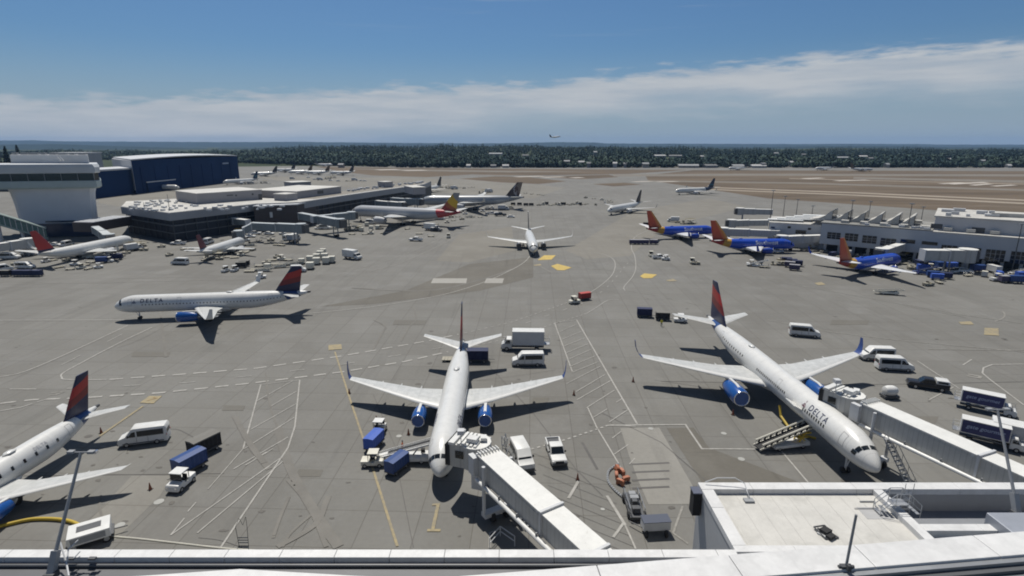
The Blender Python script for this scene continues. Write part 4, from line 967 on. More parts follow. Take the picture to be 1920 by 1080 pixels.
def make_stairs(m=YELLOW):
    r = empty('belt_loader'); 
    body(r, [(-2.4, .4), (-2.4, .8), (2.0, .8), (2.2, 1.0), (2.9, .95), (3.0, .4)], 1.9, WHITE, 'chassis', 2, 0, .06)
    x0, x1, z0, z1 = -4.6, 3.6, .45, 3.0
    mb = MB(); mb.profile([(x0, z0), (x1, z1), (x1, z1+.12), (x0, z0+.12)], [(-.66, 0, lambda z: 1), (.66, 0, lambda z: 1)]); mb.build('belt', BLACK, r)
    for sg in (1, -1):
        mb = MB(); mb.profile([(x0, z0-.1), (x1, z1-.1), (x1, z1+.12), (x0, z0+.12)], [(sg*.72-.05, 0, lambda z: 1), (sg*.72+.05, 0, lambda z: 1)]); mb.build('stringer', CREAM, r)
        mb = MB(); mb.tube((x0+.3, sg*.72, z0+.72), (x1, sg*.72, z1+.6), .13, n=6)
        for i in range(10):
            u = i/9; mb.tube((x0+.3+(x1-x0-.3)*u, sg*.72, z0+(z1-z0)*u), (x0+.3+(x1-x0-.3)*u, sg*.72, z0+(z1-z0)*u+.6), .04, n=5)
        mb.build('hand_rail', CREAM, r)
        for i in range(9):
            u = (i+.3)/9
            mb = MB(); mb.profile([(x0+.3+(x1-x0-.3)*(u+d), z0+.13+(z1-z0)*(u+d)+h) for d, h in ((0, 0), (.045, 0), (.07, .5), (.025, .5))], [(sg*.74-.012, 0, lambda z: 1), (sg*.74+.012, 0, lambda z: 1)]); mb.build('hazard_stripe', BLACK, r)
    mb = MB(); mb.box((x1+.7, 0, z1), (1.6, 1.7, .12)); mb.build('platform', LGREY, r)
    mb = MB(); mb.tube((1.5, .5, .8), (2.6, .5, z1-.4), .1); mb.tube((1.5, -.5, .8), (2.6, -.5, z1-.4), .1); mb.tube((2.6, .5, .8), (1.2, .5, 2.0), .1); mb.tube((2.6, -.5, .8), (1.2, -.5, 2.0), .1); mb.box((1.9, 0, 1.5), (1.5, 1.3, .14)); mb.box((2.6, 0, 2.1), (1.2, 1.3, .14)); mb.build('lift_frame', m, r)
    wheels(r, (1.9, -1.7), .82, .38, .24); return r
def make_person(vest=HIVIS):
    r = empty('person')
    bm = bmesh.new(); sk = bm.verts.layers.skin.verify()
    J = [((0, 0, .95), .15), ((0, 0, 1.2), .15), ((.02, 0, 1.42), .14), ((.02, 0, 1.53), .06), ((.04, 0, 1.64), .1), ((.03, 0, 1.75), .07),
         ((0, .1, .88), .1), ((.06, .11, .5), .075), ((-.02, .11, .08), .055), ((.12, .11, .04), .045), ((0, -.1, .88), .1), ((-.06, -.11, .5), .075), ((-.12, -.11, .1), .055), ((.02, -.11, .05), .045),
         ((.02, .2, 1.42), .07), ((0, .26, 1.15), .05), ((.12, .25, .92), .04), ((.02, -.2, 1.42), .07), ((0, -.26, 1.15), .05), ((.1, -.25, .92), .04)]
    vs = []
    for p, rr in J: v = bm.verts.new(p); v[sk].radius = (rr, rr); vs.append(v)
    vs[0][sk].use_root = True
    for a, b_ in ((0, 1), (1, 2), (2, 3), (3, 4), (4, 5), (0, 6), (6, 7), (7, 8), (8, 9), (0, 10), (10, 11), (11, 12), (12, 13), (2, 14), (14, 15), (15, 16), (2, 17), (17, 18), (18, 19)): bm.edges.new((vs[a], vs[b_]))
    me = bpy.data.meshes.new('body'); bm.to_mesh(me); bm.free()
    o = bpy.data.objects.new('body', me); col.objects.link(o); o.modifiers.new('skin', 'SKIN'); md = o.modifiers.new('sub', 'SUBSURF'); md.levels = md.render_levels = 1
    dg = bpy.context.evaluated_depsgraph_get(); dg.update()
    m2 = bpy.data.meshes.new_from_object(o.evaluated_get(dg)); bpy.data.objects.remove(o); m2.name = 'body'
    for mm in (TROUSER, vest, SKIN): m2.materials.append(mm)
    for p in m2.polygons:
        z = p.center.z; p.material_index = 2 if z > 1.53 else (1 if z > .93 and abs(p.center.y) < .3 else 0)
    m2.shade_smooth(); o = bpy.data.objects.new('body', m2); col.objects.link(o); o.parent = r
    mb = MB(); mb.loft([[(.035+rr*math.cos(q*math.pi/5), rr*math.sin(q*math.pi/5), z) for q in range(10)] for z, rr in ((1.69, .115), (1.75, .105), (1.8, .05))]); mb.build('cap', DGREY, o, smooth=True)
    return r
PROTO = {}
USED = set()
CNT = {}
def put(kind, px, py, deg, label, group=None, cat=None, scale=1., z=0., pos=None):
    "deg: heading on the ground from +X"
    if kind not in PROTO:
        PROTO[kind] = BUILD[kind]()
    src = PROTO[kind]
    if kind in USED: o = copy_tree(src)
    else: o = src; USED.add(kind)
    p = pos if pos is not None else G(px, py)
    o.location = (p[0], p[1], z); o.rotation_euler = (0, 0, R(deg)); o.scale = (scale,)*3
    o['label'] = label; o['category'] = cat or CATS[kind]
    if group: o['group'] = group
    elif 'group' in o: del o['group']
    return o
DKBLUE = mat('dark_blue_curtain', (.012, .02, .07), .7, var=.25); BLK = mat('black_canvas', (.02, .02, .022), .8, var=.3); PURP = mat('purple_grey_curtain', (.06, .05, .1), .7, var=.3)
BUILD = {'van': make_van, 'cargovan': make_cargo_van, 'pickw': lambda: make_pickup(WHITE), 'pickb': make_capped, 'car': make_car,
 'tug': make_tug, 'tugt': lambda: make_tug(CREAM), 'tugo': lambda: make_tug(TAN, False), 'cartb': make_cart, 'cartk': lambda: make_cart(BLK, mat('dusty_canvas_top', (.16, .155, .14), .8)), 'cartn': lambda: make_cart(DKBLUE), 'cartp': lambda: make_cart(PURP, mat('grey_canvas_top', (.3, .3, .32), .8)),
 'cartw': lambda: make_cart(TAN, CREAM), 'cartr': lambda: make_cart(RED, mat('red_canvas_top', (.42, .05, .04), .6)), 'carto': make_open_cart, 'uld': make_container, 'dolly': make_flat_dolly, 'belt': make_belt_loader, 'beltl': lambda: make_belt_loader(CREAM, 7.2, False),
 'truck': make_box_truck, 'cater': lambda: make_box_truck(WHITE, mat('truck_side_blue', (.022, .03, .13), .4, var=.2), 9.2, 3.6, True, .55), 'gpu': make_gpu, 'loader': make_lift_truck, 'stairs': make_stairs, 'man': make_person, 'mano': lambda: make_person(ORANGE),
 'caterw': lambda: make_box_truck(WHITE, LGREY, 8.6, 3.8, True, .3), 'truckg': lambda: make_box_truck(LGREY, LGREY, 7, 3.2), 'beltb': lambda: make_belt_loader(BLUE, 7.0, True), 'cartlb': lambda: make_cart(mat('bright_blue_canvas', (.03, .09, .4), .6))}
CATS = {'van': 'van', 'cargovan': 'van', 'pickw': 'pickup truck', 'pickb': 'pickup truck', 'car': 'car', 'tug': 'baggage tractor', 'tugt': 'baggage tractor', 'tugo': 'baggage tractor', 'cartb': 'baggage cart', 'cartk': 'baggage cart', 'cartn': 'baggage cart', 'cartp': 'baggage cart', 'cartw': 'baggage cart', 'cartr': 'baggage cart', 'carto': 'cart', 'uld': 'cargo container', 'dolly': 'dolly',
 'belt': 'belt loader', 'beltl': 'belt loader', 'beltb': 'belt loader', 'truck': 'truck', 'cater': 'catering truck', 'caterw': 'catering truck', 'gpu': 'power unit', 'loader': 'cargo loader', 'stairs': 'belt loader', 'man': 'person', 'mano': 'person', 'truckg': 'truck', 'cartlb': 'baggage cart'}
V = 'white passenger vans on the apron'
put('van', 273, 829, 197, 'white passenger van parked beyond the tail of the left edge jet', V)
put('van', 990, 684, 182, 'white passenger van below the grey catering truck, right of the central tail', V)
put('van', 1507, 630, -17, 'white passenger van standing alone beyond the long white jet', V)
put('van', 1642, 674, 176, 'white passenger van half behind the right wing tip of the long jet, farther', V)
put('van', 1675, 693, -9, 'white passenger van beside the right wing tip of the long white jet, nearer of two', V)
put('pickb', 1738, 728, 155, 'black pickup truck with a white cap parked right of the two vans', 'pickup trucks on the apron')
put('pickw', 1042, 856, -84, 'white pickup truck with an open bed right of the near jet bridge', 'pickup trucks on the apron')
put('cargovan', 978, 868, -75, 'white cargo van half hidden behind the near jet bridge', 'vans and trucks by the near jet bridge')
put('caterw', 980, 655, 178, 'grey and white catering truck with black marks right of the central tail', 'catering trucks')
put('cater', 1850, 772, -37, 'blue sided catering truck behind its twin at the right edge', 'catering trucks', scale=.74)
put('cater', 1856, 833, -37, 'blue sided catering truck nearest the jet bridge at the right edge', 'catering trucks', scale=.76)
put('truckg', 1915, 838, -37, 'grey flatbed truck cut off by the right edge beside the blue catering trucks', 'catering trucks')
put('truck', 661, 486, -30, 'white box truck standing alone in the left mid apron', 'trucks in the mid apron')
put('stairs', 1474, 838, 12, 'cream and yellow belt loader with black striped rails at the side of the long jet', 'ground equipment at the long white jet')
put('gpu', 172, 1014, 33, 'white air conditioning cart with a grey roof grille behind the front parapet', None, scale=1.4)
put('tug', 341, 912, -97, 'white baggage tractor pulling a blue and a black cart left of the hatched bay', 'tractors and carts at the left stands', scale=1.12)
put('cartb', 358, 882, -115, 'blue baggage cart directly behind the white tractor', 'tractors and carts at the left stands', scale=1.18)
put('cartk', 385, 848, -118, 'black baggage cart with a dusty top, last of the tractor train', 'tractors and carts at the left stands', scale=1.2)
put('tugt', 700, 872, 2, 'white baggage tractor with a boxy cab at the front of the nose side carts', 'tractors and carts at the central jet')
put('cartb', 745, 882, 62, 'dark blue baggage cart standing skewed under the belt loader', 'tractors and carts at the central jet')
put('cartlb', 702, 838, 75, 'blue baggage cart right behind the boxy cab tractor', 'tractors and carts at the central jet')
put('tug', 711, 812, 85, 'white baggage tractor at the rear of the carts beside the left engine', 'tractors and carts at the central jet')
put('belt', 770, 864, 3, 'long white belt loader reaching the nose of the central jet', 'belt loaders')
put('cartn', 896, 678, 0, 'blue covered cart standing behind the central tail', None, scale=1.25)
put('dolly', 846, 676, 0, 'dark flat dolly left of the central tail', None)
put('tugt', 1077, 569, 205, 'cream baggage tractor pulling a red cart in mid apron', 'red cart train')
put('cartr', 1096, 562, 205, 'red baggage cart with a faded top behind the cream tractor', 'red cart train')
put('cartn', 1208, 594, -8, 'dark blue cart, leftmost of three by the long white jet tail', 'carts at the tail of the long white jet', scale=1.1)
put('cartk', 1242, 600, -8, 'black cart, middle of three by the long white jet tail', 'carts at the tail of the long white jet')
put('tug', 1275, 604, -10, 'white tractor under the left tailplane of the long white jet', 'carts at the tail of the long white jet')
put('beltl', 1665, 552, -14, 'long cream belt loader with a cab parked below the nearest blue jet', 'belt loaders')
for i, (px, py, d) in enumerate(((1240, 612, 80),)): put('man', px, py, d, 'person in a vest standing beside the carts at the long white jet tail', 'ground crew')
put('mano', 755, 848, 0, 'person in orange standing on the ground by the belt loader', 'ground crew')
def cones():
    r = None
    for i, (px, py, lab) in enumerate(((190, 812, 'orange cone below the tail of the left edge jet'), (282, 918, 'orange cone right of the left edge jet wing'), (655, 738, 'orange cone at the left wing tip of the central jet'), (1076, 741, 'orange cone by the right wing tip of the central jet'), (1187, 716, 'orange cone under the left wing tip of the long white jet'), (1374, 778, 'orange cone below the blue engine of the long white jet'), (766, 815, 'orange cone before the left engine of the central jet'), (706, 790, 'orange cone behind the carts left of the central jet'), (1083, 900, 'small cone right of the white pickup'))):
        if r is None:
            r = empty('traffic_cone'); mb = MB(); mb.tube((0, 0, .04), (0, 0, .95), .2, .04, 10); mb.build('cone', mat('cone_orange', (.2, .06, .03), .6), r)
            mb = MB(); mb.box((0, 0, .025), (.5, .5, .05)); mb.build('base', BLACK, r); o = r
        else: o = copy_tree(r)
        p = G(px, py); o.location = (p.x, p.y, 0); tag(o, lab, 'traffic cone', 'traffic cones round the jets')
cones()
EXTRA1 = [(k, x, y, (x*7) % 90, .9) for x, y, k in ((8, 508, 'cargovan'), (30, 497, 'tugo'), (86, 492, 'tug'), (100, 489, 'carto'), (112, 502, 'dolly'), (125, 489, 'tugo'), (132, 506, 'carto'), (152, 504, 'tugt'), (166, 505, 'carto'), (185, 503, 'tug'), (215, 478, 'tugt'), (228, 481, 'carto'), (238, 476, 'tugo'), (246, 468, 'loader'), (14, 462, 'tug'), (66, 470, 'carto'), (78, 468, 'dolly'), (118, 462, 'tug'), (128, 461, 'cargovan'), (140, 460, 'carto'))]
EXTRA2 = [(k, x, y, (x*7) % 90, .9) for x, y, k in ((345, 468, 'carto'), (356, 470, 'tugo'), (400, 485, 'loader'), (412, 487, 'tugo'), (428, 483, 'carto'), (440, 484, 'dolly'), (452, 480, 'tugt'), (318, 480, 'tugo'), (384, 488, 'carto'), (462, 474, 'carto'), (474, 470, 'tugo'), (486, 452, 'carto'), (448, 441, 'loader'))]
EXTRA3 = [(k, x, y, (x*7) % 90, .9) for x, y, k in ((650, 428, 'tugo'), (655, 420, 'carto'), (684, 440, 'carto'), (714, 430, 'tugo'), (728, 432, 'carto'), (740, 426, 'dolly'), (764, 430, 'carto'), (795, 427, 'tugo'), (818, 422, 'carto'), (838, 418, 'tugt'), (850, 414, 'carto'), (866, 412, 'tugo'), (900, 408, 'carto'), (912, 404, 'tug'), (642, 420, 'loader'))]
EXTRA4 = [(k, x, y, (x*7) % 90, .95) for x, y, k in ((1660, 492, 'tugo'), (1706, 500, 'carto'), (1722, 498, 'cartn'), (1744, 505, 'tugt'), (1768, 512, 'carto'), (1790, 512, 'tug'), (1815, 518, 'carto'), (1845, 519, 'uld'), (1873, 520, 'cartlb'), (1895, 519, 'tugo'), (1760, 531, 'carto'), (1640, 486, 'carto'), (1690, 488, 'loader'), (1560, 482, 'cartn'), (1575, 484, 'tugo'), (1590, 480, 'cargovan'), (1610, 482, 'carto'), (1625, 480, 'tug'), (1530, 476, 'carto'), (1545, 474, 'tugo'))]
# clusters of ground equipment; each piece says where in its cluster it stands
def cluster(group, where, items):
    kinds = {}
    for it in items: kinds.setdefault(NOUN[it[0]], []).append(it)
    for noun, its in kinds.items():
        its.sort(key=lambda q: q[1])
        for i, it in enumerate(its):
            k, px, py, d = it[:4]; sc = it[4] if len(it) > 4 else 1.
            lab = f'{noun} {where}' if len(its) == 1 else f'{ordn(i)} {noun} from the left {where}'
            put(k, px, py, d, lab, group, scale=sc)
NOUN = {'van': 'white van', 'cargovan': 'white cargo van', 'pickw': 'white pickup', 'pickb': 'black pickup', 'car': 'white car', 'tug': 'white tractor', 'tugt': 'cream tractor', 'tugo': 'tan tractor', 'cartb': 'blue cart', 'cartk': 'black cart', 'cartn': 'dark blue cart', 'cartp': 'purple grey cart', 'cartw': 'cream topped cart', 'cartr': 'red cart', 'carto': 'open tan cart', 'uld': 'cream cargo container', 'dolly': 'flat dolly', 'belt': 'white belt loader', 'beltl': 'cream belt loader', 'beltb': 'blue belt loader', 'truck': 'white box truck', 'truckg': 'grey truck', 'loader': 'tan cargo loader', 'gpu': 'white power unit', 'cater': 'blue catering truck', 'caterw': 'grey catering truck', 'cartlb': 'bright blue cart'}
cluster('cream containers by the taxiing tail', 'in the group behind the taxiing jet tail', [('uld', 582, 492, 8, 1.2), ('uld', 594, 488, 8, 1.2), ('uld', 601, 482, 8, 1.2), ('uld', 609, 487, 8, 1.2), ('uld', 594, 496, 8, 1.25), ('uld', 612, 495, 8, 1.25), ('uld', 622, 493, 8, 1.25), ('uld', 582, 505, 5, 1.25), ('uld', 606, 477, 8, 1.1)])
cluster('equipment left of the containers', 'in the equipment cluster left of the containers', [('dolly', 480, 507, 3), ('carto', 486, 500, 10), ('beltl', 495, 509, 0, .8), ('tugo', 500, 495, 20), ('dolly', 510, 489, 0), ('uld', 502, 505, 0), ('carto', 516, 497, 20), ('tugt', 528, 488, 15), ('dolly', 534, 497, 30), ('beltl', 525, 502, 25, .85), ('beltl', 550, 497, 15, .85), ('cargovan', 560, 510, 10, .9), ('uld', 566, 495, 10), ('dolly', 468, 510, 2), ('tug', 490, 522, 200), ('tugo', 520, 484, 80), ('carto', 541, 489, 0)])
cluster('equipment under the maroon tailed jet', 'near the small maroon tailed jet', [('van', 338, 496, 175, .95), ('tug', 423, 510, 85), ('tug', 440, 509, 85), ('cartk', 453, 502, 10), ('cartk', 459, 499, 10), ('truckg', 421, 475, 2, 1.05), ('pickw', 335, 459, 180), ('tugo', 303, 464, 30), ('cargovan', 392, 457, 90), ('beltl', 470, 461, 10, .7), ('car', 470, 445, 0), ('tug', 462, 452, 0), ('pickw', 478, 440, 15)]+EXTRA2)
cluster('equipment below the red tailed jet', 'below the red tailed jet under the tower', [('van', 48, 504, 0, .95), ('van', 20, 486, 10), ('cartk', 12, 518, 0), ('cartn', 36, 518, 0), ('cartn', 54, 518, 0), ('cartn', 70, 518, 0), ('tug', 141, 498, 8), ('carto', 160, 498, 10), ('carto', 170, 493, 10), ('cartb', 192, 493, 12, 1.1), ('tug', 204, 492, 12), ('cartn', 220, 487, 14, 1.1), ('beltl', 175, 484, 15, .9), ('belt', 203, 480, 12, .9), ('tugo', 150, 481, 0), ('cargovan', 56, 478, 0), ('beltl', 45, 473, 30, .7), ('carto', 25, 470, 0), ('car', 90, 461, 0), ('car', 105, 461, 0), ('truckg', 252, 470, 60, .9), ('loader', 264, 462, 20, .6), ('carto', 258, 457, 0), ('tugo', 270, 470, 10)]+EXTRA1)
cluster('equipment round the jet bridge ends', 'by the angular jet bridge at the dark block', [('carto', 502, 457, 20), ('tugo', 508, 452, 0), ('dolly', 520, 460, 0), ('carto', 528, 461, -10), ('cargovan', 541, 450, 70), ('truckg', 552, 452, 80), ('car', 505, 440, 0), ('tug', 530, 440, 0), ('cargovan', 610, 430, 0), ('tug', 596, 430, 0), ('beltl', 625, 430, 0, .7), ('carto', 635, 428, 0)])
cluster('equipment round the yellow tailed jet', 'by the wide body with the yellow tail', [('loader', 665, 433, 0), ('tugo', 672, 428, 0), ('uld', 696, 431, 0), ('uld', 708, 430, 0), ('tugt', 695, 439, 0), ('loader', 708, 417, 0, 1.1), ('uld', 688, 424, 0), ('cargovan', 696, 420, 0), ('dolly', 720, 438, 0), ('truck', 810, 432, -20), ('pickb', 818, 434, -20), ('dolly', 786, 439, 0), ('carto', 808, 444, 0), ('pickw', 780, 452, 170), ('tugt', 841, 446, 90), ('carto', 858, 407, 0), ('tugo', 846, 408, 0), ('cargovan', 825, 412, 0), ('tug', 872, 402, 0), ('beltl', 880, 408, -10, .8), ('carto', 886, 407, 0), ('uld', 678, 434, 0), ('carto', 660, 440, 0)]+EXTRA3)
cluster('equipment round the maroon tailed wide body', 'below the silver grey wide body jet', [('pickw', 922, 402, 0), ('pickb', 938, 405, 10, 1.2), ('car', 958, 408, 0), ('tugt', 914, 392, 0), ('tug', 922, 391, 0), ('carto', 928, 393, 0), ('truckg', 944, 394, 0), ('loader', 955, 391, 0, .8), ('cartk', 962, 385, 0), ('cartk', 974, 385, 0), ('cartk', 986, 386, 0), ('cartk', 996, 386, 0), ('tug', 905, 397, 0), ('carto', 890, 398, 0)])
row = []
for i, px in enumerate((1010, 1018, 1025, 1032, 1037, 1043, 1049, 1056, 1062, 1068, 1074, 1081, 1088, 1094, 1099, 1117)):
    row.append((('tugo', 'carto', 'tugt', 'dolly', 'cartk')[(i*7) % 5], px, 385.5-(i % 3)*.9-(0 if i < 8 else .8), (i*53) % 180))
cluster('row of small equipment past the turning jet', 'in the far row by the turning jet', row+[('tugo', 1098, 371.5, 30), ('carto', 1113, 373, 0), ('tugt', 1128, 375.5, 0), ('carto', 1142, 377, 0), ('carto', 1145, 379.5, 0), ('carto', 1136, 381, 0)])
far = [(827, 352, 'tugo'), (833, 352, 'carto'), (842, 354, 'loader'), (852, 355, 'truckg'), (861, 352, 'carto'), (870, 353.5, 'tugo'), (880, 352.5, 'carto'), (887, 352, 'carto'), (905, 363, 'loader'), (918, 361, 'truckg'), (985, 363, 'carto'), (997, 364.5, 'carto'), (1010, 365.5, 'carto'), (1018, 366.5, 'carto')]
cluster('far equipment beyond the wide bodies', 'far out beyond the wide body jets', [(k, x, y, (x*3) % 60) for x, y, k in far])
far = [(548, 336, 'van'), (600, 338, 'truckg'), (606, 337, 'carto'), (615, 336, 'loader'), (625, 334, 'loader'), (620, 339, 'car'), (634, 340, 'car'), (650, 340, 'tugo'), (657, 340, 'carto'), (665, 339, 'truckg'), (676, 339.5, 'car'), (684, 340, 'car'), (470, 345, 'truckg'), (480, 344, 'carto'), (495, 344, 'loader'), (505, 345, 'carto'), (578, 333.5, 'car'), (590, 337, 'car')]
cluster('far equipment past the hangar', 'far out between hangar and dry grass', [(k, x, y, (x*3) % 60) for x, y, k in far])
cluster('equipment beside the farthest blue jet', 'on the apron by the farthest blue jet', [('cartp', 1187, 458, -4), ('cartp', 1194, 458, -4), ('cartp', 1201, 458, -4), ('cartp', 1209, 458, -4), ('cartp', 1225, 458, -4), ('tugt', 1221, 481, 90), ('pickw', 1236, 485, 10, .9), ('tug', 1248, 488, -10), ('tugt', 1298, 494, 80), ('tugo', 1304, 496, -10), ('truck', 1262, 416, 170, .8), ('tugo', 1270, 418, 0), ('carto', 1280, 420, 0), ('loader', 1290, 420, 10, .9), ('carto', 1300, 419, 0), ('cartk', 1212, 424, 0), ('carto', 1217, 426, 0)])
cluster('equipment at the middle blue jet', 'below the middle blue jet', [('loader', 1458, 497, -10, .6), ('tugo', 1465, 490, 0), ('cartn', 1474, 493, -15), ('cartn', 1484, 496, -15), ('cartn', 1494, 499, -15), ('cartp', 1480, 501, -25), ('cartp', 1489, 507, -25), ('tug', 1408, 498, -20), ('belt', 1420, 500, -15, .8), ('carto', 1432, 502, -15), ('pickw', 1455, 474, 0, .9), ('cargovan', 1440, 474, -5), ('tugo', 1520, 462, 0), ('loader', 1528, 466, 0, .7), ('cartn', 1543, 461, 0), ('car', 1548, 463, 0), ('carto', 1508, 470, 0)])
cluster('equipment at the nearest blue jet', 'round the nearest blue jet under the long wing', [('beltb', 1733, 515, -20, .95), ('cartlb', 1730, 508, -20, 1.1), ('cartb', 1748, 520, -20), ('cartlb', 1756, 525, -20), ('tugo', 1740, 536, 10), ('tugo', 1710, 505, 0), ('carto', 1716, 490, 0), ('belt', 1735, 492, 50, .8), ('cartb', 1752, 500, 0), ('cartb', 1764, 503, 0, 1.1), ('cartlb', 1782, 504, 0, 1.1), ('tug', 1758, 513, -10), ('car', 1805, 511, -10, 1.15), ('cartb', 1832, 510, 0, 1.2), ('truck', 1858, 511, 90, .75), ('carto', 1700, 486, 10), ('tugo', 1718, 483, 0), ('tug', 1868, 527, 0, 1.2), ('cartp', 1885, 530, -5, 1.1), ('cartb', 1903, 531, -8, 1.2), ('cartlb', 1917, 524, -8, 1.2), ('belt', 1910, 516, 0, .8), ('cartn', 1772, 523, -15), ('carto', 1695, 496, -10), ('loader', 1672, 476, 0, .7), ('cargovan', 1655, 474, 0)]+EXTRA4)
# ------------------------------------------------------------------ buildings
def adopt(o, root):
    o.parent = root; o.matrix_parent_inverse = Matrix.Translation(root.location).inverted(); return o
def bld(name, loc, label, cat, group=None): return empty(name, (loc[0], loc[1], loc[2] if len(loc) > 2 else 0), 0, label, cat, group)
def part(mb, name, m, root, **kw):
    o = mb.build(name, m, None, **kw)
    if root.parent is not None or root.type == 'MESH':
        o.parent = root; o.matrix_parent_inverse = root.matrix_parent_inverse.copy() if False else Matrix.Identity(4)
        if root.get('_world'): pass
        o.matrix_parent_inverse = Matrix.Identity(4)
    else: adopt(o, root)
    return o
def onp(px, py, A, B):
    "surveyed point on the vertical plane through A and B"
    u, v = (px-960)/F, (py-540)/F; d = Vector((u, CP-v*SP, -(v*CP+SP))); o = Vector((0, 0, H))
    n = Vector((B[1]-A[1], A[0]-B[0], 0)); t_ = n.dot(Vector((A[0], A[1], 0))-o)/n.dot(d)
    return o+d*t_
def panel(mb, A, B, z0, z1, th=.12, m=None):
    "thin upright slab from A to B standing proud by th towards the viewer side"
    A, B = Vector((A[0], A[1])), Vector((B[0], B[1])); d = (B-A).normalized(); n = Vector((d.y, -d.x))
    if n.dot(-A) < 0: n = -n
    mb.prism([A, B, B+n*th, A+n*th], z0, z1, m)
def win(name, px0, px1, py0, py1, A, B, root, m=None, mull=0, frame=True):
    a, b_, c = onp(px0, py0, A, B), onp(px1, py0, A, B), onp(px0, py1, A, B)
    z1, z0 = a.z, c.z
    if z0 > z1: z0, z1 = z1, z0
    mb = MB(); panel(mb, a.xy, b_.xy, z0, z1, .1); o = part(mb, name, m or GLASS, root)
    if mull:
        mb = MB(); d = (b_.xy-a.xy)
        for k in range(1, mull): p = a.xy+d*(k/mull); panel(mb, p-d.normalized()*.08, p+d.normalized()*.08, z0, z1, .18)
        for k in (.33, .66): panel(mb, a.xy, b_.xy, z0+(z1-z0)*k-.06, z0+(z1-z0)*k+.06, .17)
        q = mb.build('mullion', GREY, None); q.parent = o
    return o
# --- white observation tower at the left
def tower():
    A, B = W(52, 440, 246), W(188, 440, 252)
    r = bld('control_tower', ((A.x+B.x)/2, 252), 'grey white tower with an overhanging glazed cab at the left edge', 'tower')
    PAN = mat('tower_panel', (.62, .63, .65), .65, var=.1, scale=.15)
    a, b_ = A.xy, B.xy; d = (b_-a).normalized(); n = Vector((-.585, .81))
    ring = [a-d*4+n*6, a-d*2.2+n*1.6, a+d*.6, b_-d*1.2, b_+d*.5+n*1.6, b_+d*1.2+n*5, b_+d*1.2+n*24, a-d*4+n*24]; cen = (a+b_)/2+n*8
    mb = MB(); mb.loft([[(cen+(p-cen)*k).to_3d()+Vector((0, 0, z)) for p in ring] for z, k in ((5.8, .93), (10, .94), (14, .955), (17, .975), (19.5, 1.0), (21, 1.03), (21.6, 1.06))]); part(mb, 'shaft', PAN, r, smooth=R(25))
    mb = MB(); panel(mb, a+d*1, b_-d*1, 0.5, 6.2, .3); panel(mb, a+d*8, b_-d*9, 6.8, 7.4, .5); part(mb, 'base_glazing', mat('blue_glass', (.015, .03, .07), .15, var=.2), r)
    mb = MB(); mb.prism([a-d*3.6+n*6.4, a+n*.4, b_+n*.4, b_+d*1+n*5.4, b_+d*1+n*25, a-d*3.6+n*25], 0, 6); part(mb, 'base_wall', mat('dark_blue_wall', (.03, .045, .075), .5), r)
    e0, e1 = a-d*26-n*3, b_+d*2.2-n*3.2; c1 = b_+d*4.2+n*1; e2, e3 = b_+d*4.2+n*24, a-d*26+n*24
    ring = [e0, e1, c1, e2, e3]
    sc = lambda k: [p+(Vector(((e0.x+e2.x)/2, (e0.y+e2.y)/2))-p)*k for p in ring]
    mb = MB(); mb.loft([[(p.x, p.y, z) for p in sc(k)] for k, z in ((.035, 21.5), (0, 22.2), (0, 24.6), (.012, 24.9))]); part(mb, 'cab_floor', mat('tower_fascia', (.38, .44, .43), .5, var=.1, scale=.2), r)
    mb = MB(); mb.prism(sc(.02), 24.9, 28.1); gl = part(mb, 'cab_window', mat('cab_glass', (.02, .035, .04), .1, var=.3, scale=.3), r)
    for k in range(10):
        p = e0+(e1-e0)*(k/9); q = p+n*.9
        mb = MB(); mb.box((q.x, q.y-.75, 26.5), (.16, .16, 3.2)); part(mb, 'window_post', GREY, r)
    mb = MB(); mb.loft([[(p.x, p.y, z) for p in sc(k)] for k, z in ((.0, 28.1), (-.01, 28.6), (-.01, 30.6), (.015, 31.9))]); part(mb, 'roof_fascia', mat('tower_roof_edge', (.5, .52, .53), .5, var=.1, scale=.2), r)
    mb = MB(); u0, u1 = W(20, 300, 262).xy, W(166, 300, 258).xy; mb.prism([u0, u1, u1+n*14, u0+n*14], 31.9, 35.6); part(mb, 'upper_storey', mat('tower_upper_wall', (.52, .53, .54), .6, var=.1, scale=.2), r)
    mb = MB()
    for q0, q1 in ((W(106, 293, 257), W(114, 302, 257)), (W(111, 293, 257), W(119, 302, 257))): mb.tube(q0, q1, .3)
    part(mb, 'roof_stair', LGREY, r)
    mb = MB()
    for k in range(8): q = u0+(u1-u0)*((k+.5)/8)+n*5; mb = MB(); mb.box((q.x, q.y, 36.1), (2.2+k % 3, 1.6, .9)); part(mb, 'roof_unit', GREY, r)
tower()
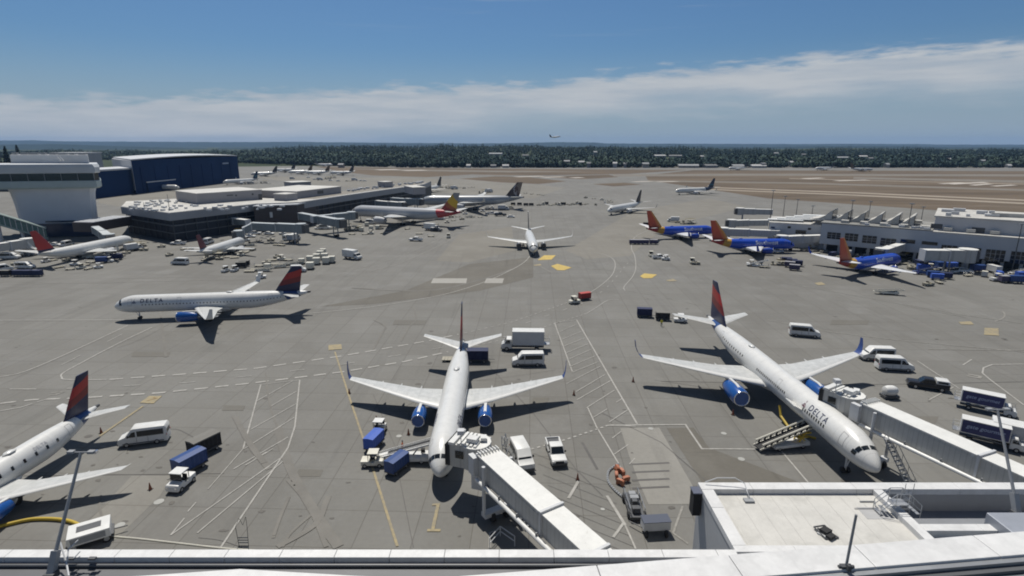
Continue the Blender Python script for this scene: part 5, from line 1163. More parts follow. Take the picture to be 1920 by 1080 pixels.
def ramp_bridge():
    P0, P1 = W(-40, 398, 225), W(88, 436, 236)
    r = bld('sloping_walkway', P1, 'sloping teal glazed walkway running down to the white tower', 'walkway')
    d = (P1-P0); dn = d.normalized(); n = Vector((-dn.y, dn.x, 0)).normalized(); up = Vector((0, 0, 1))
    mb = MB(); mb.loft([[p-n*1.8, p+n*1.8, p+n*1.8+up*3.6, p-n*1.8+up*3.6] for p in (P0-up*2, P1-up*2)]); part(mb, 'glazing', TEAL, r)
    mb = MB(); mb.loft([[p-n*2, p+n*2, p+n*2+up*.5, p-n*2+up*.5] for p in (P0+up*1.7, P1+up*1.7)]); part(mb, 'roof', mat('walkway_roof', (.2, .25, .24), .5), r)
    mb = MB(); mb.loft([[p-n*1.95, p+n*1.95, p+n*1.95+up*.8, p-n*1.95+up*.8] for p in (P0-up*2.8, P1-up*2.8)]); part(mb, 'floor_beam', mat('walkway_beam', (.2, .27, .26), .5), r)
    mb = MB()
    for k in range(12):
        p = P0+d*((k+.5)/12); mb.loft([[p+dn*s_-n*1.84+up*z for s_, z in ((-.1, -2), (.1, -2), (.1, 1.7), (-.1, 1.7))], [p+dn*s_-n*1.9+up*z for s_, z in ((-.1, -2), (.1, -2), (.1, 1.7), (-.1, 1.7))]])
    part(mb, 'mullion', LGREY, r)
    mb = MB(); 
    for k in (.25, .6): p = P0+d*k; mb.tube((p.x, p.y, 0), (p.x, p.y, p.z-2.8), .6, n=10)
    part(mb, 'support_column', LGREY, r)
ramp_bridge()
# --- dark glazed concourse in the left middle distance
def concourse():
    E0 = 12.6
    a, b_, c, e, f, g = [g2(*p, E0) for p in ((226, 387), (317, 399), (480, 382), (562, 379), (640, 367), (796, 345))]
    r = bld('concourse', (b_.x+30, b_.y+60), 'long dark glazed concourse with a white flat roof and grey penthouses', 'terminal building')
    up = lambda p, dy, dx=0: Vector((p.x+dx, p.y+dy))
    back = [up(g, 34), up(f, 50), up(e, 60), up(c, 66), g2(238, 377, E0)]
    wall_in = lambda poly, k: poly
    front = [a, b_, c, e, f, g]
    def inset(pts, dist):
        out = []
        for i, p in enumerate(pts):
            q0, q1 = pts[max(0, i-1)], pts[min(len(pts)-1, i+1)]; d = (q1-q0).normalized(); n = Vector((-d.y, d.x)); 
            if n.y < 0: n = -n
            out.append(p+n*dist)
        return out
    DG = mat('concourse_dark_glass', (.008, .014, .026), .55, var=.35, scale=.25)
    mb = MB(); mb.prism(inset(front, 2.2)+back, 0, 9.2); part(mb, 'wall', DG, r)
    mb = MB(); mb.prism(front+back, 9.2, E0-.2); part(mb, 'fascia', mat('concourse_fascia', (.27, .28, .3), .55, var=.12, scale=.2), r)
    mb = MB(); mb.prism(inset(front, .5)+[p+Vector((0, -.5)) for p in back], E0-.2, E0); part(mb, 'roof', ROOFW, r)
    mb = MB(); q_ = [c+Vector((4, 24)), e+Vector((2, 16)), f+Vector((1, 12)), g+Vector((-.5, 6)), up(g, 33.5), up(f, 49.5), up(e, 59.5), up(c, 65.5, 4)]; mb.prism(q_, E0, E0+.012); part(mb, 'shadow_grey_roof', mat('shadow_grey_roof', (.2, .185, .16), .9, var=.2, scale=.1), r)  # grey sheet over the wing roof, its shadow put into the colour
    for zz_, th in ((6.6, .5), (3.4, .35)):
        fr = inset(front, 1.9); mb = MB()
        for p, q in zip(fr[:-1], fr[1:]): panel(mb, p, q, zz_, zz_+th, .25)
        part(mb, 'window_band', mat('concourse_band', (.12, .13, .14), .5), r)
    fr = inset(front, 1.95); mb = MB(); k = 0
    for p, q in zip(fr[:-1], fr[1:]):
        n_ = max(1, int((q-p).length/5)); d = (q-p)/n_
        for i in range(n_): w_ = p+d*i; mb = MB(); panel(mb, w_, w_+d.normalized()*.3, .2, 9.2, .3); part(mb, 'mullion', mat('concourse_mullion', (.05, .055, .06), .5), r)
    # dark clad block standing forward
    p0, p1 = onp(478, 412, c+Vector((0, -5)), e+Vector((0, -4))), onp(559, 412, c+Vector((0, -5)), e+Vector((0, -4)))
    mb = MB(); mb.prism([p0.xy, p1.xy, p1.xy+Vector((3, 22)), p0.xy+Vector((0, 22))], 0, 11.6); blk = part(mb, 'dark_block', BROWN, r)
    mb = MB(); mb.prism([p0.xy+Vector((-.3, -.3)), p1.xy+Vector((.3, -.3)), p1.xy+Vector((3, 22.3)), p0.xy+Vector((-.3, 22.3))], 11.6, 12.1); part(mb, 'dark_block_roof', LGREY, r)
    mb = MB(); q = onp(506, 404, p0, p1); panel(mb, q.xy, q.xy+(p1-p0).xy.normalized()*1.2, q.z-1, q.z+1.6, .3); part(mb, 'door', LGREY, r)
    PW = mat('penthouse_wall', (.3, .29, .3), .65, var=.1, scale=.3); PR = mat('penthouse_roof', (.5, .49, .46), .8, var=.2, scale=.2)
    def pent(x0, x1, yb0, yb1, yt, dep, nm='penthouse'):
        A, B = G(x0, yb0, E0), G(x1, yb1, E0); zt = onp((x0+x1)/2, yt, A, B).z
        d = (B-A).xy.normalized(); n = Vector((-d.y, d.x)); n = n if n.y > 0 else -n
        mb = MB(); mb.prism([A.xy, B.xy, B.xy+n*dep, A.xy+n*dep], E0, zt); o = part(mb, nm, PW, r)
        mb = MB(); mb.prism([A.xy-d*.3-n*.3, B.xy+d*.3-n*.3, B.xy+d*.3+n*(dep+.3), A.xy-d*.3+n*(dep+.3)], zt, zt+.35); part(mb, 'penthouse_roof', PR, r)
        return A, B, zt
    A, B, _ = pent(371, 492, 383, 374, 360, 26)
    win('louvre', 425, 437, 365.5, 367.5, A, B, r, DGREY); win('louvre', 441, 444, 365, 368, A, B, r, DGREY); win('louvre', 472, 475, 362.5, 366, A, B, r, DGREY); win('door', 484, 491, 364, 374, A, B, r, DGREY)
    A, B, _ = pent(557, 640, 373, 362, 355, 30); win('louvre', 595, 606, 358, 364, A, B, r, DGREY)
    pent(537, 558, 377, 374.5, 364, 8, 'stair_head')
    pent(510, 560, 366, 366, 356, 20, 'lower_penthouse')
    pent(549, 584, 356, 354, 342, 12, 'plant_room')
    pent(722, 737, 352, 351, 341.5, 8, 'plant_room')
    pent(775, 798, 365, 364, 352, 16, 'end_block')
    # roof details
    mb = MB()
    for k in range(95):
        px, py = rng.uniform(240, 540), rng.uniform(376, 396); p = G(px, py, E0)
        if px > 360 and py < 386: continue
        mb = MB(); mb.box((p.x, p.y, E0+.35), (rng.uniform(.6, 2.2), rng.uniform(.6, 2), .7)); part(mb, 'roof_vent', LGREY, r)
    for k in range(40):
        u = rng.uniform(0, 1); px, py = 640+u*150, 362-u*18; p = G(px, py, E0); mb = MB(); mb.box((p.x, p.y+rng.uniform(3, 22), E0+.5), (rng.uniform(.8, 3), rng.uniform(.8, 2), 1.0)); part(mb, 'roof_vent', LGREY, r)
    mb = MB(); 
    for px, py, h_ in ((318, 395, 7), (353, 378, 4), (271, 392, 3)): p = G(px, py, E0); mb.tube(p, p+Vector((0, 0, h_)), .14, .08, 6)
    part(mb, 'roof_mast', DGREY, r)
    # link with a striped roof to the tower
    A, B = G(172, 418, 9), G(246, 406, 9)
    mb = MB(); d = (B-A).xy.normalized(); n = Vector((-d.y, d.x)); mb.prism([A.xy, B.xy, B.xy+n*9, A.xy+n*9], 5.2, 9); part(mb, 'link_wing', BROWN, r)
    mb = MB()
    for k in range(9): p = A.xy+d*((B-A).length*(k+.3)/9); mb.prism([p, p+d*1.6, p+d*1.6+n*9, p+n*9], 9, 9.25)
    part(mb, 'link_roof_rib', LGREY, r)
concourse()
# --- blue hangars
def hangars():
    F0, F1 = G(256, 364), G(450, 339.5); d = (F1-F0).xy.normalized(); n = Vector((-d.y, d.x)); n = n if n.y > 0 else -n
    nb = W(213, 303, F0.y+80).xy-F0.xy; DP = nb.length; n = nb.normalized()
    r = bld('hangar', ((F0.x+F1.x)/2, (F0.y+F1.y)/2), 'large dark blue hangar with a thin white roof line', 'hangar', 'blue hangars')
    zt = onp(330, 297.5, F0, F1).z
    mb = MB(); mb.prism([F0.xy, F1.xy, F1.xy+n*DP, F0.xy+n*DP], 0, zt); part(mb, 'wall', HBLUE, r)
    mb = MB(); L = (F1-F0).length; N_ = 14
    mb.loft([[((F0.xy+d*(L*i/N_)+n*k).x, (F0.xy+d*(L*i/N_)+n*k).y, zt+.1+z+1.6*math.sin(math.pi*i/N_)) for k, z in ((-.8, 0), (-.8, .9), (DP+1, .9), (DP+1, 0))] for i in range(N_+1)]); part(mb, 'roof', LGREY, r)
    mb = MB()
    for k in range(9): p = F0.xy+d*(L*(k+.5)/9.5); panel(mb, p, p+d*.5, 0, zt-6, .3)
    part(mb, 'door_rib', mat('hangar_door_blue', (.005, .02, .08), .7, spec=.1), r)
    q0, q1 = onp(417, 306, F0, F1), onp(428, 306.5, F0, F1)
    mb = MB(); panel(mb, q0.xy, q1.xy, q0.z-1, q0.z+.4, .3); part(mb, 'sign_strip', mat('sign_lettering', (.3, .36, .45), .5), r)
    mb = MB(); mb.prism([F0.xy-d*.25, F0.xy-d*.02, F0.xy-d*.02+n*DP, F0.xy-d*4+n*DP*.9, F0.xy-d*3.5+n*DP*.4], 3, zt-.1); part(mb, 'end_wall', mat('white_cladding', (.5, .5, .5), .6), r)
    q0, q1 = onp(277, 350, F0-Vector((0, 26, 0)), F1-Vector((0, 26, 0))).xy, onp(331, 350, F0-Vector((0, 26, 0)), F1-Vector((0, 26, 0))).xy
    mb = MB(); mb.prism([q0, q1, q1+n*26, q0+n*26], 0, 8.4); part(mb, 'lean_to', HBLUE, r); mb = MB(); mb.prism([q0-d*.6, q1+d*.6, q1+n*26, q0+n*26-d*.6], 8.4, 9.2); part(mb, 'lean_to_roof', LGREY, r)
    A0, A1 = G(184, 372), G(285, 359.5); d2 = (A1-A0).xy.normalized()
    r2 = bld('hangar', ((A0.x+A1.x)/2, (A0.y+A1.y)/2), 'lower dark blue hangar in front of the larger one, beside the white tower', 'hangar', 'blue hangars')
    z2 = onp(230, 318.5, A0, A1).z
    mb = MB(); mb.prism([A0.xy, A1.xy, A1.xy+n*42, A0.xy-d2*30+n*42, A0.xy-d2*30], 0, z2); part(mb, 'wall', HBLUE, r2)
    mb = MB(); mb.prism([A0.xy-n*.6-d2*31, A1.xy-n*.6, A1.xy+n*42, A0.xy+n*42-d2*31], z2, z2+1.3); part(mb, 'roof', LGREY, r2)
    q0, q1 = onp(257, 328.5, A0, A1), onp(272, 328, A0, A1); mb = MB(); panel(mb, q0.xy, q1.xy, q0.z-.9, q0.z+.4, .3); part(mb, 'sign_strip', MATS['sign_lettering'], r2)
    A, B = W(-20, 356, 500), W(34, 357, 500)
    r3 = bld('cargo_shed', A, 'dark low shed with a pale roof behind the tower at the left edge', 'shed')
    mb = MB(); mb.prism([A.xy, B.xy, B.xy+Vector((0, 30)), A.xy+Vector((0, 30))], 0, 6.2); part(mb, 'wall', DGREY, r3)
    mb = MB(); mb.prism([A.xy-Vector((1, 2)), B.xy+Vector((1, -2)), B.xy+Vector((1, 31)), A.xy+Vector((-1, 31))], 6.2, 7); part(mb, 'roof', LGREY, r3)
    A, B = W(95, 284, 900), W(155, 284, 900)
    r3 = bld('cargo_shed', A, 'pale roofed warehouse among trees just above the tower roof', 'shed')
    mb = MB(); mb.prism([A.xy, B.xy, B.xy+Vector((0, 40)), A.xy+Vector((0, 40))], 0, 26); part(mb, 'wall', GREY, r3)
    mb = MB(); mb.prism([A.xy-Vector((1, 2)), B.xy+Vector((1, -2)), B.xy+Vector((1, 41)), A.xy+Vector((-1, 41))], 26, 27.6); part(mb, 'roof', LGREY, r3)
hangars()
# --- long grey terminal wing at the right
def right_wing():
    f0, f1 = g2(1545, 474), g2(1960, 517); d = (f1-f0).normalized(); n = Vector((-d.y, d.x)); n = n if n.y > 0 else -n
    at = lambda px, py=470: onp(px, py, f0, f1).xy
    r = bld('terminal_wing', ((f0+f1)/2+n*12), 'long grey terminal wing with dark windows and a saw tooth roof at the right', 'terminal building')
    WAL = mat('terminal_panel', (.42, .44, .465), .6, var=.1, scale=.25)
    a, b_, c = at(1545), at(1742), at(1960)
    mb = MB(); mb.prism([a-d*2, b_, b_+n*26, a-d*2+n*26], 3.4, 11.2); part(mb, 'lower_wall', WAL, r)
    mb = MB(); mb.prism([a-d*2.3-n*.3, b_, b_+n*26.3, a-d*2.3+n*26.3], 11.2, 11.6); part(mb, 'lower_roof', mat('grey_gravel_roof', (.22, .22, .21), .9, var=.2, scale=.4), r)
    mb = MB(); mb.prism([b_+n*4, c+n*4, c+n*34, b_+n*34], 11, 15.8); part(mb, 'upper_wall', mat('upper_terminal_panel', (.5, .5, .51), .6, var=.1, scale=.25), r)
    mb = MB(); mb.prism([b_-d*.4+n*3.6, c+n*3.6, c+n*34.4, b_-d*.4+n*34.4], 15.8, 16.3); part(mb, 'upper_roof', ROOFW, r)
    mb = MB(); mb.prism([b_+n*.01, c, c+n*4, b_+n*4], 3.4, 11.0); part(mb, 'front_wall', WAL, r)
    mb = MB(); mb.prism([b_-n*.25, c-n*.25, c+n*4, b_+n*4], 11.0, 11.3); part(mb, 'front_ledge', ROOFW, r)
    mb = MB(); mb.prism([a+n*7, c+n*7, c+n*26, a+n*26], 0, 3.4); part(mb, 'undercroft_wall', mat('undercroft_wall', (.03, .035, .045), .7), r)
    for k in range(14):
        p = a+(c-a)*(k/13)+n*1.2; mb = MB(); mb.box((p.x, p.y, 1.7), (.9, .9, 3.4), math.atan2(d.y, d.x)); part(mb, 'column', CONC, r)
    A, B = f0, f1
    for x0, x1, y0, y1, mu in ((1552, 1577, 435, 447, 3), (1585, 1610, 437, 451, 3), (1618, 1645, 441, 455, 3), (1652, 1681, 446, 460, 3), (1689, 1717, 448, 455, 0), (1729, 1759, 452, 458, 0), (1766, 1796, 459, 481, 3), (1808, 1841, 463, 485, 4), (1850, 1887, 467, 489, 4), (1897, 1935, 471, 493, 4)):
        win('window', x0, x1, y0, y1, A, B, r, GLASS, mu)
    U0, U1 = (b_+n*4), (c+n*4)
    for x0, x1, y0, y1 in ((1746, 1768, 419, 428), (1823, 1848, 426, 436)): win('louvre', x0, x1, y0, y1, U0, U1, r, DGREY)
    # saw tooth roof lights
    for k, px in enumerate((1536, 1566, 1597, 1630, 1663, 1692)):
        p = at(px, 440)+n*12
        prof_ = [(-5.4, 0), (2.4, 0), (2.4, 4.0), (1.4, 3.3), (.0, 1.8), (-2., .7)]
        m_ = Matrix.Translation((p.x, p.y, 11.6)) @ Matrix.Rotation(math.atan2(d.y, d.x), 4, 'Z')
        mb = MB(); mb.loft([[m_ @ Vector((x, y, z)) for x, z in prof_] for y in (-5, 6)]); part(mb, 'roof_light', ROOFW, r)
        mb = MB(); mb.loft([[m_ @ Vector((x, y, z)) for x, z in ((2.45, .2), (2.6, .2), (2.6, 3.7), (2.45, 3.7))] for y in (-4.6, 5.6)]); part(mb, 'roof_light_glass', GLASS, r)
    for k in range(16):
        p = a+d*(2+k*3.1)+n*(3.5 if k % 2 else 20); mb = MB(); mb.box((p.x, p.y, 12.1), (2.4, 2.6, 1.0), math.atan2(d.y, d.x)); part(mb, 'roof_hatch', ROOFW, r)
    for k in range(40):
        p = b_+d*rng.uniform(2, 58)+n*rng.uniform(6, 30); mb = MB(); mb.box((p.x, p.y, 16.3+.5), (rng.uniform(1, 4), rng.uniform(1, 3), rng.uniform(.6, 1.4)), math.atan2(d.y, d.x)); part(mb, 'roof_unit', LGREY, r)
    for k in range(14):
        p = b_-d*rng.uniform(1, 22)+n*rng.uniform(1, 4); mb = MB(); mb.box((p.x, p.y, 11.9), (rng.uniform(.6, 2), rng.uniform(.6, 1.2), rng.uniform(.4, .9)), math.atan2(d.y, d.x)); part(mb, 'roof_unit', LGREY, r)
    # curved white parapet on the high block
    p0, p1 = onp(1855, 430, U0, U1).xy+n*8, c+n*8
    mb = MB(); mb.loft([[(q.x, q.y, z) for q, z in ((p0+d*s_+n*2*math.sin(s_/9), 16.3), (p0+d*s_+n*2*math.sin(s_/9)+n*.4, 16.3), (p0+d*s_+n*2*math.sin(s_/9)+n*.4, 17.6), (p0+d*s_+n*2*math.sin(s_/9), 17.6))] for s_ in [i*1.6 for i in range(16)]]); part(mb, 'roof_parapet', ROOFW, r)
    # far end pavilion with white louvred roof
    g0, g1 = g2(1438, 462), g2(1548, 470); d2 = (g1-g0).normalized(); n2 = Vector((-d2.y, d2.x)); n2 = n2 if n2.y > 0 else -n2
    r2 = bld('gate_pavilion', ((g0+g1)/2+n2*8), 'grey gate pavilion with layered white roof panels beyond the middle blue jet', 'terminal building')
    mb = MB(); mb.prism([g0+n2*3, g1+n2*3, g1+n2*24, g0+n2*24], 0, 9.2); part(mb, 'wall', WAL, r2)
    mb = MB(); mb.prism([g0+n2*2.7-d2*.3, g1+n2*2.7, g1+n2*24.3, g0+n2*24.3-d2*.3], 9.2, 9.6); part(mb, 'roof', ROOFW, r2)
    for k in range(5):
        mb = MB(); p = g0+d2*(1+k*3.2)+n2*(4+k*2.5); mb.box((p.x+6, p.y+2, 10.2+k*.32), (13, 3.4, .35), math.atan2(d2.y, d2.x)+.1); part(mb, 'roof_panel', mat('white_roof_panel', (.62, .63, .62), .5), r2)
    for x0, x1, y0, y1 in ((1492, 1512, 431, 438), (1477, 1483, 424, 428), (1515, 1521, 427, 431), (1445, 1453, 425, 428)): win('window', x0, x1, y0, y1, g0+n2*3, g1+n2*3, r2, GLASS)
    return r, f0, f1, d, n
RW = right_wing()
# --- light masts by the right hand wing
for px, yb, yt, lab in ((1440, 447, 357, 'tall thin light mast, leftmost behind the middle blue jet'), (1466, 425, 368, 'thin light mast second from the left past the gate pavilion'), (1490, 425, 374, 'thin light mast third from the left past the gate pavilion'), (1519, 428, 386, 'short thin light mast just left of the saw tooth roof'), (1585, 474, 376, 'light mast in front of the first saw tooth windows'), (1624, 436, 378, 'thin light mast behind the saw tooth roof'), (1692, 487, 382, 'dark light mast at the end of the saw tooth roof'), (1722, 442, 388, 'thin light mast left of the high terminal block'), (1896, 512, 420, 'light mast in front of the large terminal windows')):
    b_ = G(px, yb); zt = onp(px, yt, b_, b_+Vector((1, 0, 0))).z
    r = empty('light_mast', b_, 0, lab, 'light mast', 'light masts at the right hand wing')
    mb = MB(); mb.tube((0, 0, 0), (0, 0, zt), .2, .1, 8); mb.build('pole', DGREY, r)
    mb = MB(); mb.box((0, 0, zt), (1.6, .5, .35)); mb.build('lamp_head', GREY, r)
# --- jet bridges
def tunnel(root, A, B, wd, z0, z1, m_side, m_roof, name='tunnel', lip=True, dz=0.):
    A, B = Vector((A[0], A[1])), Vector((B[0], B[1])); d = (B-A).normalized(); n = Vector((-d.y, d.x))*wd/2
    mb = MB(); mb.loft([[(A-n).to_3d()+Vector((0, 0, z0)), (A+n).to_3d()+Vector((0, 0, z0)), (A+n).to_3d()+Vector((0, 0, z1)), (A-n).to_3d()+Vector((0, 0, z1))], [(B-n).to_3d()+Vector((0, 0, z0+dz)), (B+n).to_3d()+Vector((0, 0, z0+dz)), (B+n).to_3d()+Vector((0, 0, z1+dz)), (B-n).to_3d()+Vector((0, 0, z1+dz))]])
    o = part(mb, name, m_side, root)
    k = 1+.05
    mb = MB(); mb.loft([[(p-n*k).to_3d()+Vector((0, 0, z)), (p+n*k).to_3d()+Vector((0, 0, z)), (p+n*k).to_3d()+Vector((0, 0, z+.14)), (p-n*k).to_3d()+Vector((0, 0, z+.14))] for p, z in ((A, z1), (B, z1+dz))]); q = mb.build('roof', m_roof, None); q.parent = o
    if lip:
        for p, z in ((B, dz), (A, 0)):
            mb = MB(); e = d*.14; mb.loft([[(p+s_*e-n*1.09).to_3d()+Vector((0, 0, z0+z-.12)), (p+s_*e+n*1.09).to_3d()+Vector((0, 0, z0+z-.12)), (p+s_*e+n*1.09).to_3d()+Vector((0, 0, z1+z+.24)), (p+s_*e-n*1.09).to_3d()+Vector((0, 0, z1+z+.24))] for s_ in (-1, 1)]); q = mb.build('end_frame', LGREY, None); q.parent = o
    return o
def panel_mat(name, colr, line=.5):
    m, t, b = new_mat(name); p_ = t.new('ShaderNodeNewGeometry').outputs['Position']; s_ = t.new('ShaderNodeSeparateXYZ'); t.l.new(p_, s_.inputs[0])
    n = t.noise(p_, .9, 5, .65); c = t.mix(1., c4(colr), t.math('MULTIPLY_ADD', n, .34, .83), 'MULTIPLY')
    ru = t.noise(t.mapping(p_, (2.2, 2.2, .12)), 1., 5, .65); c = t.mix(t.math('MULTIPLY', t.sstep(ru, .56, .76), .3), c, (.2, .17, .13, 1))
    if line:
        k = t.math('FRACT', t.math('MULTIPLY', s_.outputs[1], 1.9)); c = t.mix(t.math('MULTIPLY', t.math('LESS_THAN', k, .13), .28), c, (.12, .12, .12, 1))
    t.l.new(c, b.inputs['Base Color']); b.inputs['Roughness'].default_value = .6; return m
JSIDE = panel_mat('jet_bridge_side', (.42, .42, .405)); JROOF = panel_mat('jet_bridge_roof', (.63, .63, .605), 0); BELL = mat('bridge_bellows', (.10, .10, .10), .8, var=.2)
def near_bridge(label, T0, T1, C_, door, zt, name='jet_bridge', stairs_side=1, seam=.45, pipe_side=1, wd=2.55):
    "T0: terminal end, T1: outer end of the tunnels, C_: cab centre, door: point on the fuselage"
    T0, T1, C_, door = [Vector((p[0], p[1])) for p in (T0, T1, C_, door)]
    r = bld(name, (T1.x, T1.y), label, 'jet bridge', 'jet bridges at the near gates')
    d = (T1-T0).normalized(); n = Vector((-d.y, d.x)); h = 2.5
    M1 = T0+(T1-T0)*seam; M0 = T0+(T1-T0)*(seam*.45)
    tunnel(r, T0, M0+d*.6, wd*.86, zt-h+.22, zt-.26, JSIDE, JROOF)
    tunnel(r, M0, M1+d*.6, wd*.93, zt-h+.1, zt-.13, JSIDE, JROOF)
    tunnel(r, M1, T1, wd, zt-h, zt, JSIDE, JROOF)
    # ribs on the tunnel side and roof brackets at the outer end
    L = (T1-M1).length
    for sg in (1, -1):
        mb = MB(); q = M1+(T1-M1)*.5+n*sg*(wd/2+.02); mb.box((q.x, q.y, zt-h+.25), (L-.4, .05, .12), math.atan2(d.y, d.x)); mb.box((q.x, q.y, zt-h/2), (L-.4, .03, h-.62), math.atan2(d.y, d.x)); part(mb, 'side_panel', JSIDE, r)
    mb = MB()
    for k in range(7): p = T1-d*(.25)+n*(k-3)*.38; mb.box((p.x, p.y, zt+.3), (.8, .1, .3), math.atan2(d.y, d.x))
    part(mb, 'roof_bracket', JROOF, r)
    # rotating cab
    ang = math.atan2((door-C_).y, (door-C_).x); dd = Vector((math.cos(ang), math.sin(ang))); dn = Vector((-dd.y, dd.x))
    mb = MB(); mb.prism([C_+Vector((math.cos(q*math.pi/8), math.sin(q*math.pi/8)))*1.75 for q in range(16)], zt-h-.25, zt-.02); cab = part(mb, 'cab', JSIDE, r)
    mb = MB(); mb.prism([C_+Vector((math.cos(q*math.pi/8), math.sin(q*math.pi/8)))*1.8 for q in range(16)], zt-.02, zt+.1); q = mb.build('cab_roof', JROOF, None); q.parent = cab
    mb = MB(); mb.prism([C_+dn*1.5, C_-dn*1.5, C_-dn*1.55+dd*2.6, C_+dn*1.55+dd*2.6], zt-h-.2, zt+.12); part(mb, 'cab_front', JSIDE, r)
    for k_ in range(5): mb = MB(); q = C_+dd*(.5*k_-.6); mb.prism([q-dn*1.45, q+dn*1.45, q+dn*1.45+dd*.3, q-dn*1.45+dd*.3], zt+.12, zt+.3); part(mb, 'cab_roof_panel', JROOF, r)
    mb = MB(); mb.prism([C_+dn*1.7+dd*2.0, C_-dn*1.7+dd*2.0, C_-dn*1.7+dd*2.7, C_+dn*1.7+dd*2.7], zt+.12, zt+.42); part(mb, 'cab_visor', WHITE, r)
    for sg in (1, -1):
        mb = MB(); p = C_+dn*sg*1.55+dd*1.4; mb.prism([p-dd*.5, p+dd*.5, p+dd*.5+dn*sg*.06, p-dd*.5+dn*sg*.06], zt-1.5, zt-.6); part(mb, 'cab_window', GLASS, r)
    Ld = max(.6, (door-C_).length-2.6); mb = MB(); N_ = 7; rings = []
    for k in range(N_*2+1):
        u = k/(N_*2); w_ = 1.55+(.14 if k % 2 else 0); p = C_+dd*(2.6+Ld*u); zl, zh = zt-h-.05-(.1 if k % 2 else 0), zt+.1+(.16 if k % 2 else 0)-.25*u
        rings.append([(p-dn*w_).to_3d()+Vector((0, 0, zl)), (p+dn*w_).to_3d()+Vector((0, 0, zl)), (p+dn*w_).to_3d()+Vector((0, 0, zh)), (p-dn*w_).to_3d()+Vector((0, 0, zh))])
    mb.loft(rings); part(mb, 'bellows', BELL, r)
    # drive column
    p = T1-d*2.2
    for sg in (1, -1):
        mb = MB(); q = p+n*sg*1.75; mb.tube((q.x, q.y, .9), (q.x, q.y, zt-.1), .2, n=8); part(mb, 'lift_column', LGREY, r)
        mb = MB(); q2 = p+n*sg*.85; mb.tube((q2-d*0.3-n*.2).to_3d()+Vector((0, 0, .55)), (q2-d*.3+n*.2).to_3d()+Vector((0, 0, .55)), .55, n=16); part(mb, 'drive_wheel', BLACK, r)
    mb = MB(); mb.box((p.x, p.y, .95), (.9, 3.7, .5), math.atan2(d.y, d.x)); mb.box((p.x, p.y, zt-h-.2), (.7, 3.7, .3), math.atan2(d.y, d.x)); part(mb, 'cross_beam', LGREY, r)
    # air hose pipe along one side
    q0, q1 = T1-d*.5+n*pipe_side*(wd/2+.4), T0+n*pipe_side*(wd/2+.4)
    mb = MB(); mb.path([q0.to_3d()+Vector((0, 0, zt-h-.1)), ((q0+q1)/2).to_3d()+Vector((0, 0, zt-h)), q1.to_3d()+Vector((0, 0, zt-h+.1))], .24, 10); part(mb, 'air_pipe', WHITE, r, smooth=R(40))
    mb = MB()
    for k in range(7): q = q0+(q1-q0)*((k+.4)/7); mb.box((q.x, q.y, zt-h+.3), (.1, .2, .5), math.atan2(d.y, d.x))
    part(mb, 'pipe_hanger', GREY, r)
    # service stairs
    sp_ = T1-d*.9-n*pipe_side*(wd/2+.6) if stairs_side > 0 else T1-d*4.2+n*pipe_side*(wd/2+.5)
    e = -d if stairs_side > 0 else -d; mb = MB()
    for k in range(14): q = sp_+e*(k*.34); mb.box((q.x, q.y, zt-h-.1-k*(zt-h-.3)/13), (.36, 1.0, .06), math.atan2(d.y, d.x))
    part(mb, 'stair_step', GREY, r)
    mb = MB()
    for sg in (1, -1):
        a_, b2 = sp_+n*sg*.5, sp_+e*4.5+n*sg*.5; mb.tube(a_.to_3d()+Vector((0, 0, zt-h-.1)), b2.to_3d()+Vector((0, 0, .1)), .07, n=6); mb.tube(a_.to_3d()+Vector((0, 0, zt-h+.9)), b2.to_3d()+Vector((0, 0, 1.1)), .045, n=6)
        for k in range(6): q = a_+(b2-a_)*(k/5); z_ = zt-h-.1+(.1-zt+h+.1)*(k/5); mb.tube(q.to_3d()+Vector((0, 0, z_)), q.to_3d()+Vector((0, 0, z_+1)), .035, n=5)
    part(mb, 'stair_rail', METAL, r)
    # roof plant, beacon and camera mast on the cab
    mb = MB(); mb.box((C_.x-.3, C_.y-.3, zt+.55), (1.2, 1.0, .5), ang); mb.box((C_.x+.9, C_.y+.2, zt+.45), (.7, .9, .35), ang+.4); part(mb, 'cab_air_unit', WHITE, r)
    mb = MB(); q = C_+dn*1.2+dd*1.3; mb.tube(q.to_3d()+Vector((0, 0, zt+.1)), q.to_3d()+Vector((0, 0, zt+1.5)), .05, n=6); mb.box((q.x, q.y, zt+1.7), (.75, .75, .5)); part(mb, 'flood_light', LGREY, r)
    mb = MB(); q = C_-dn*1.6-dd*.2; mb.prism([q-dd*.8, q+dd*.8, q+dd*.8-dn*.7, q-dd*.8-dn*.7], zt-h-.2, zt-.4); part(mb, 'service_box', LGREY, r)
    mb = MB(); q = T1+n*pipe_side*(wd/2+.3)+d*.4
    mb.box((q.x, q.y, zt-h/2), (1.2, .6, h*.9), math.atan2(d.y, d.x)); part(mb, 'control_cabinet', LGREY, r)
    mb = MB(); q = C_+dn*1.0-dd*1.0; mb.box((q.x, q.y, zt-h-1.3), (1.6, 1.8, 2.1), ang); part(mb, 'equipment_pod', LGREY, r)
    return r
_P, _C = G(1120, 1030, 7).xy, G(892, 826, 7.2).xy; _d = (_P-_C).normalized()
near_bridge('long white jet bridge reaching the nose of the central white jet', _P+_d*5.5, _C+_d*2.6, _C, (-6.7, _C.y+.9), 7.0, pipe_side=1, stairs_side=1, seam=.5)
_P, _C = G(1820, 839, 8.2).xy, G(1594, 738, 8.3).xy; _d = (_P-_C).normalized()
near_bridge('white jet bridge running from the right edge to the side of the long white jet', _P+_d*17, _C+_d*2.6, _C, (44.0, _C.y+1.3), 8.2, pipe_side=1, stairs_side=-1, seam=.535)
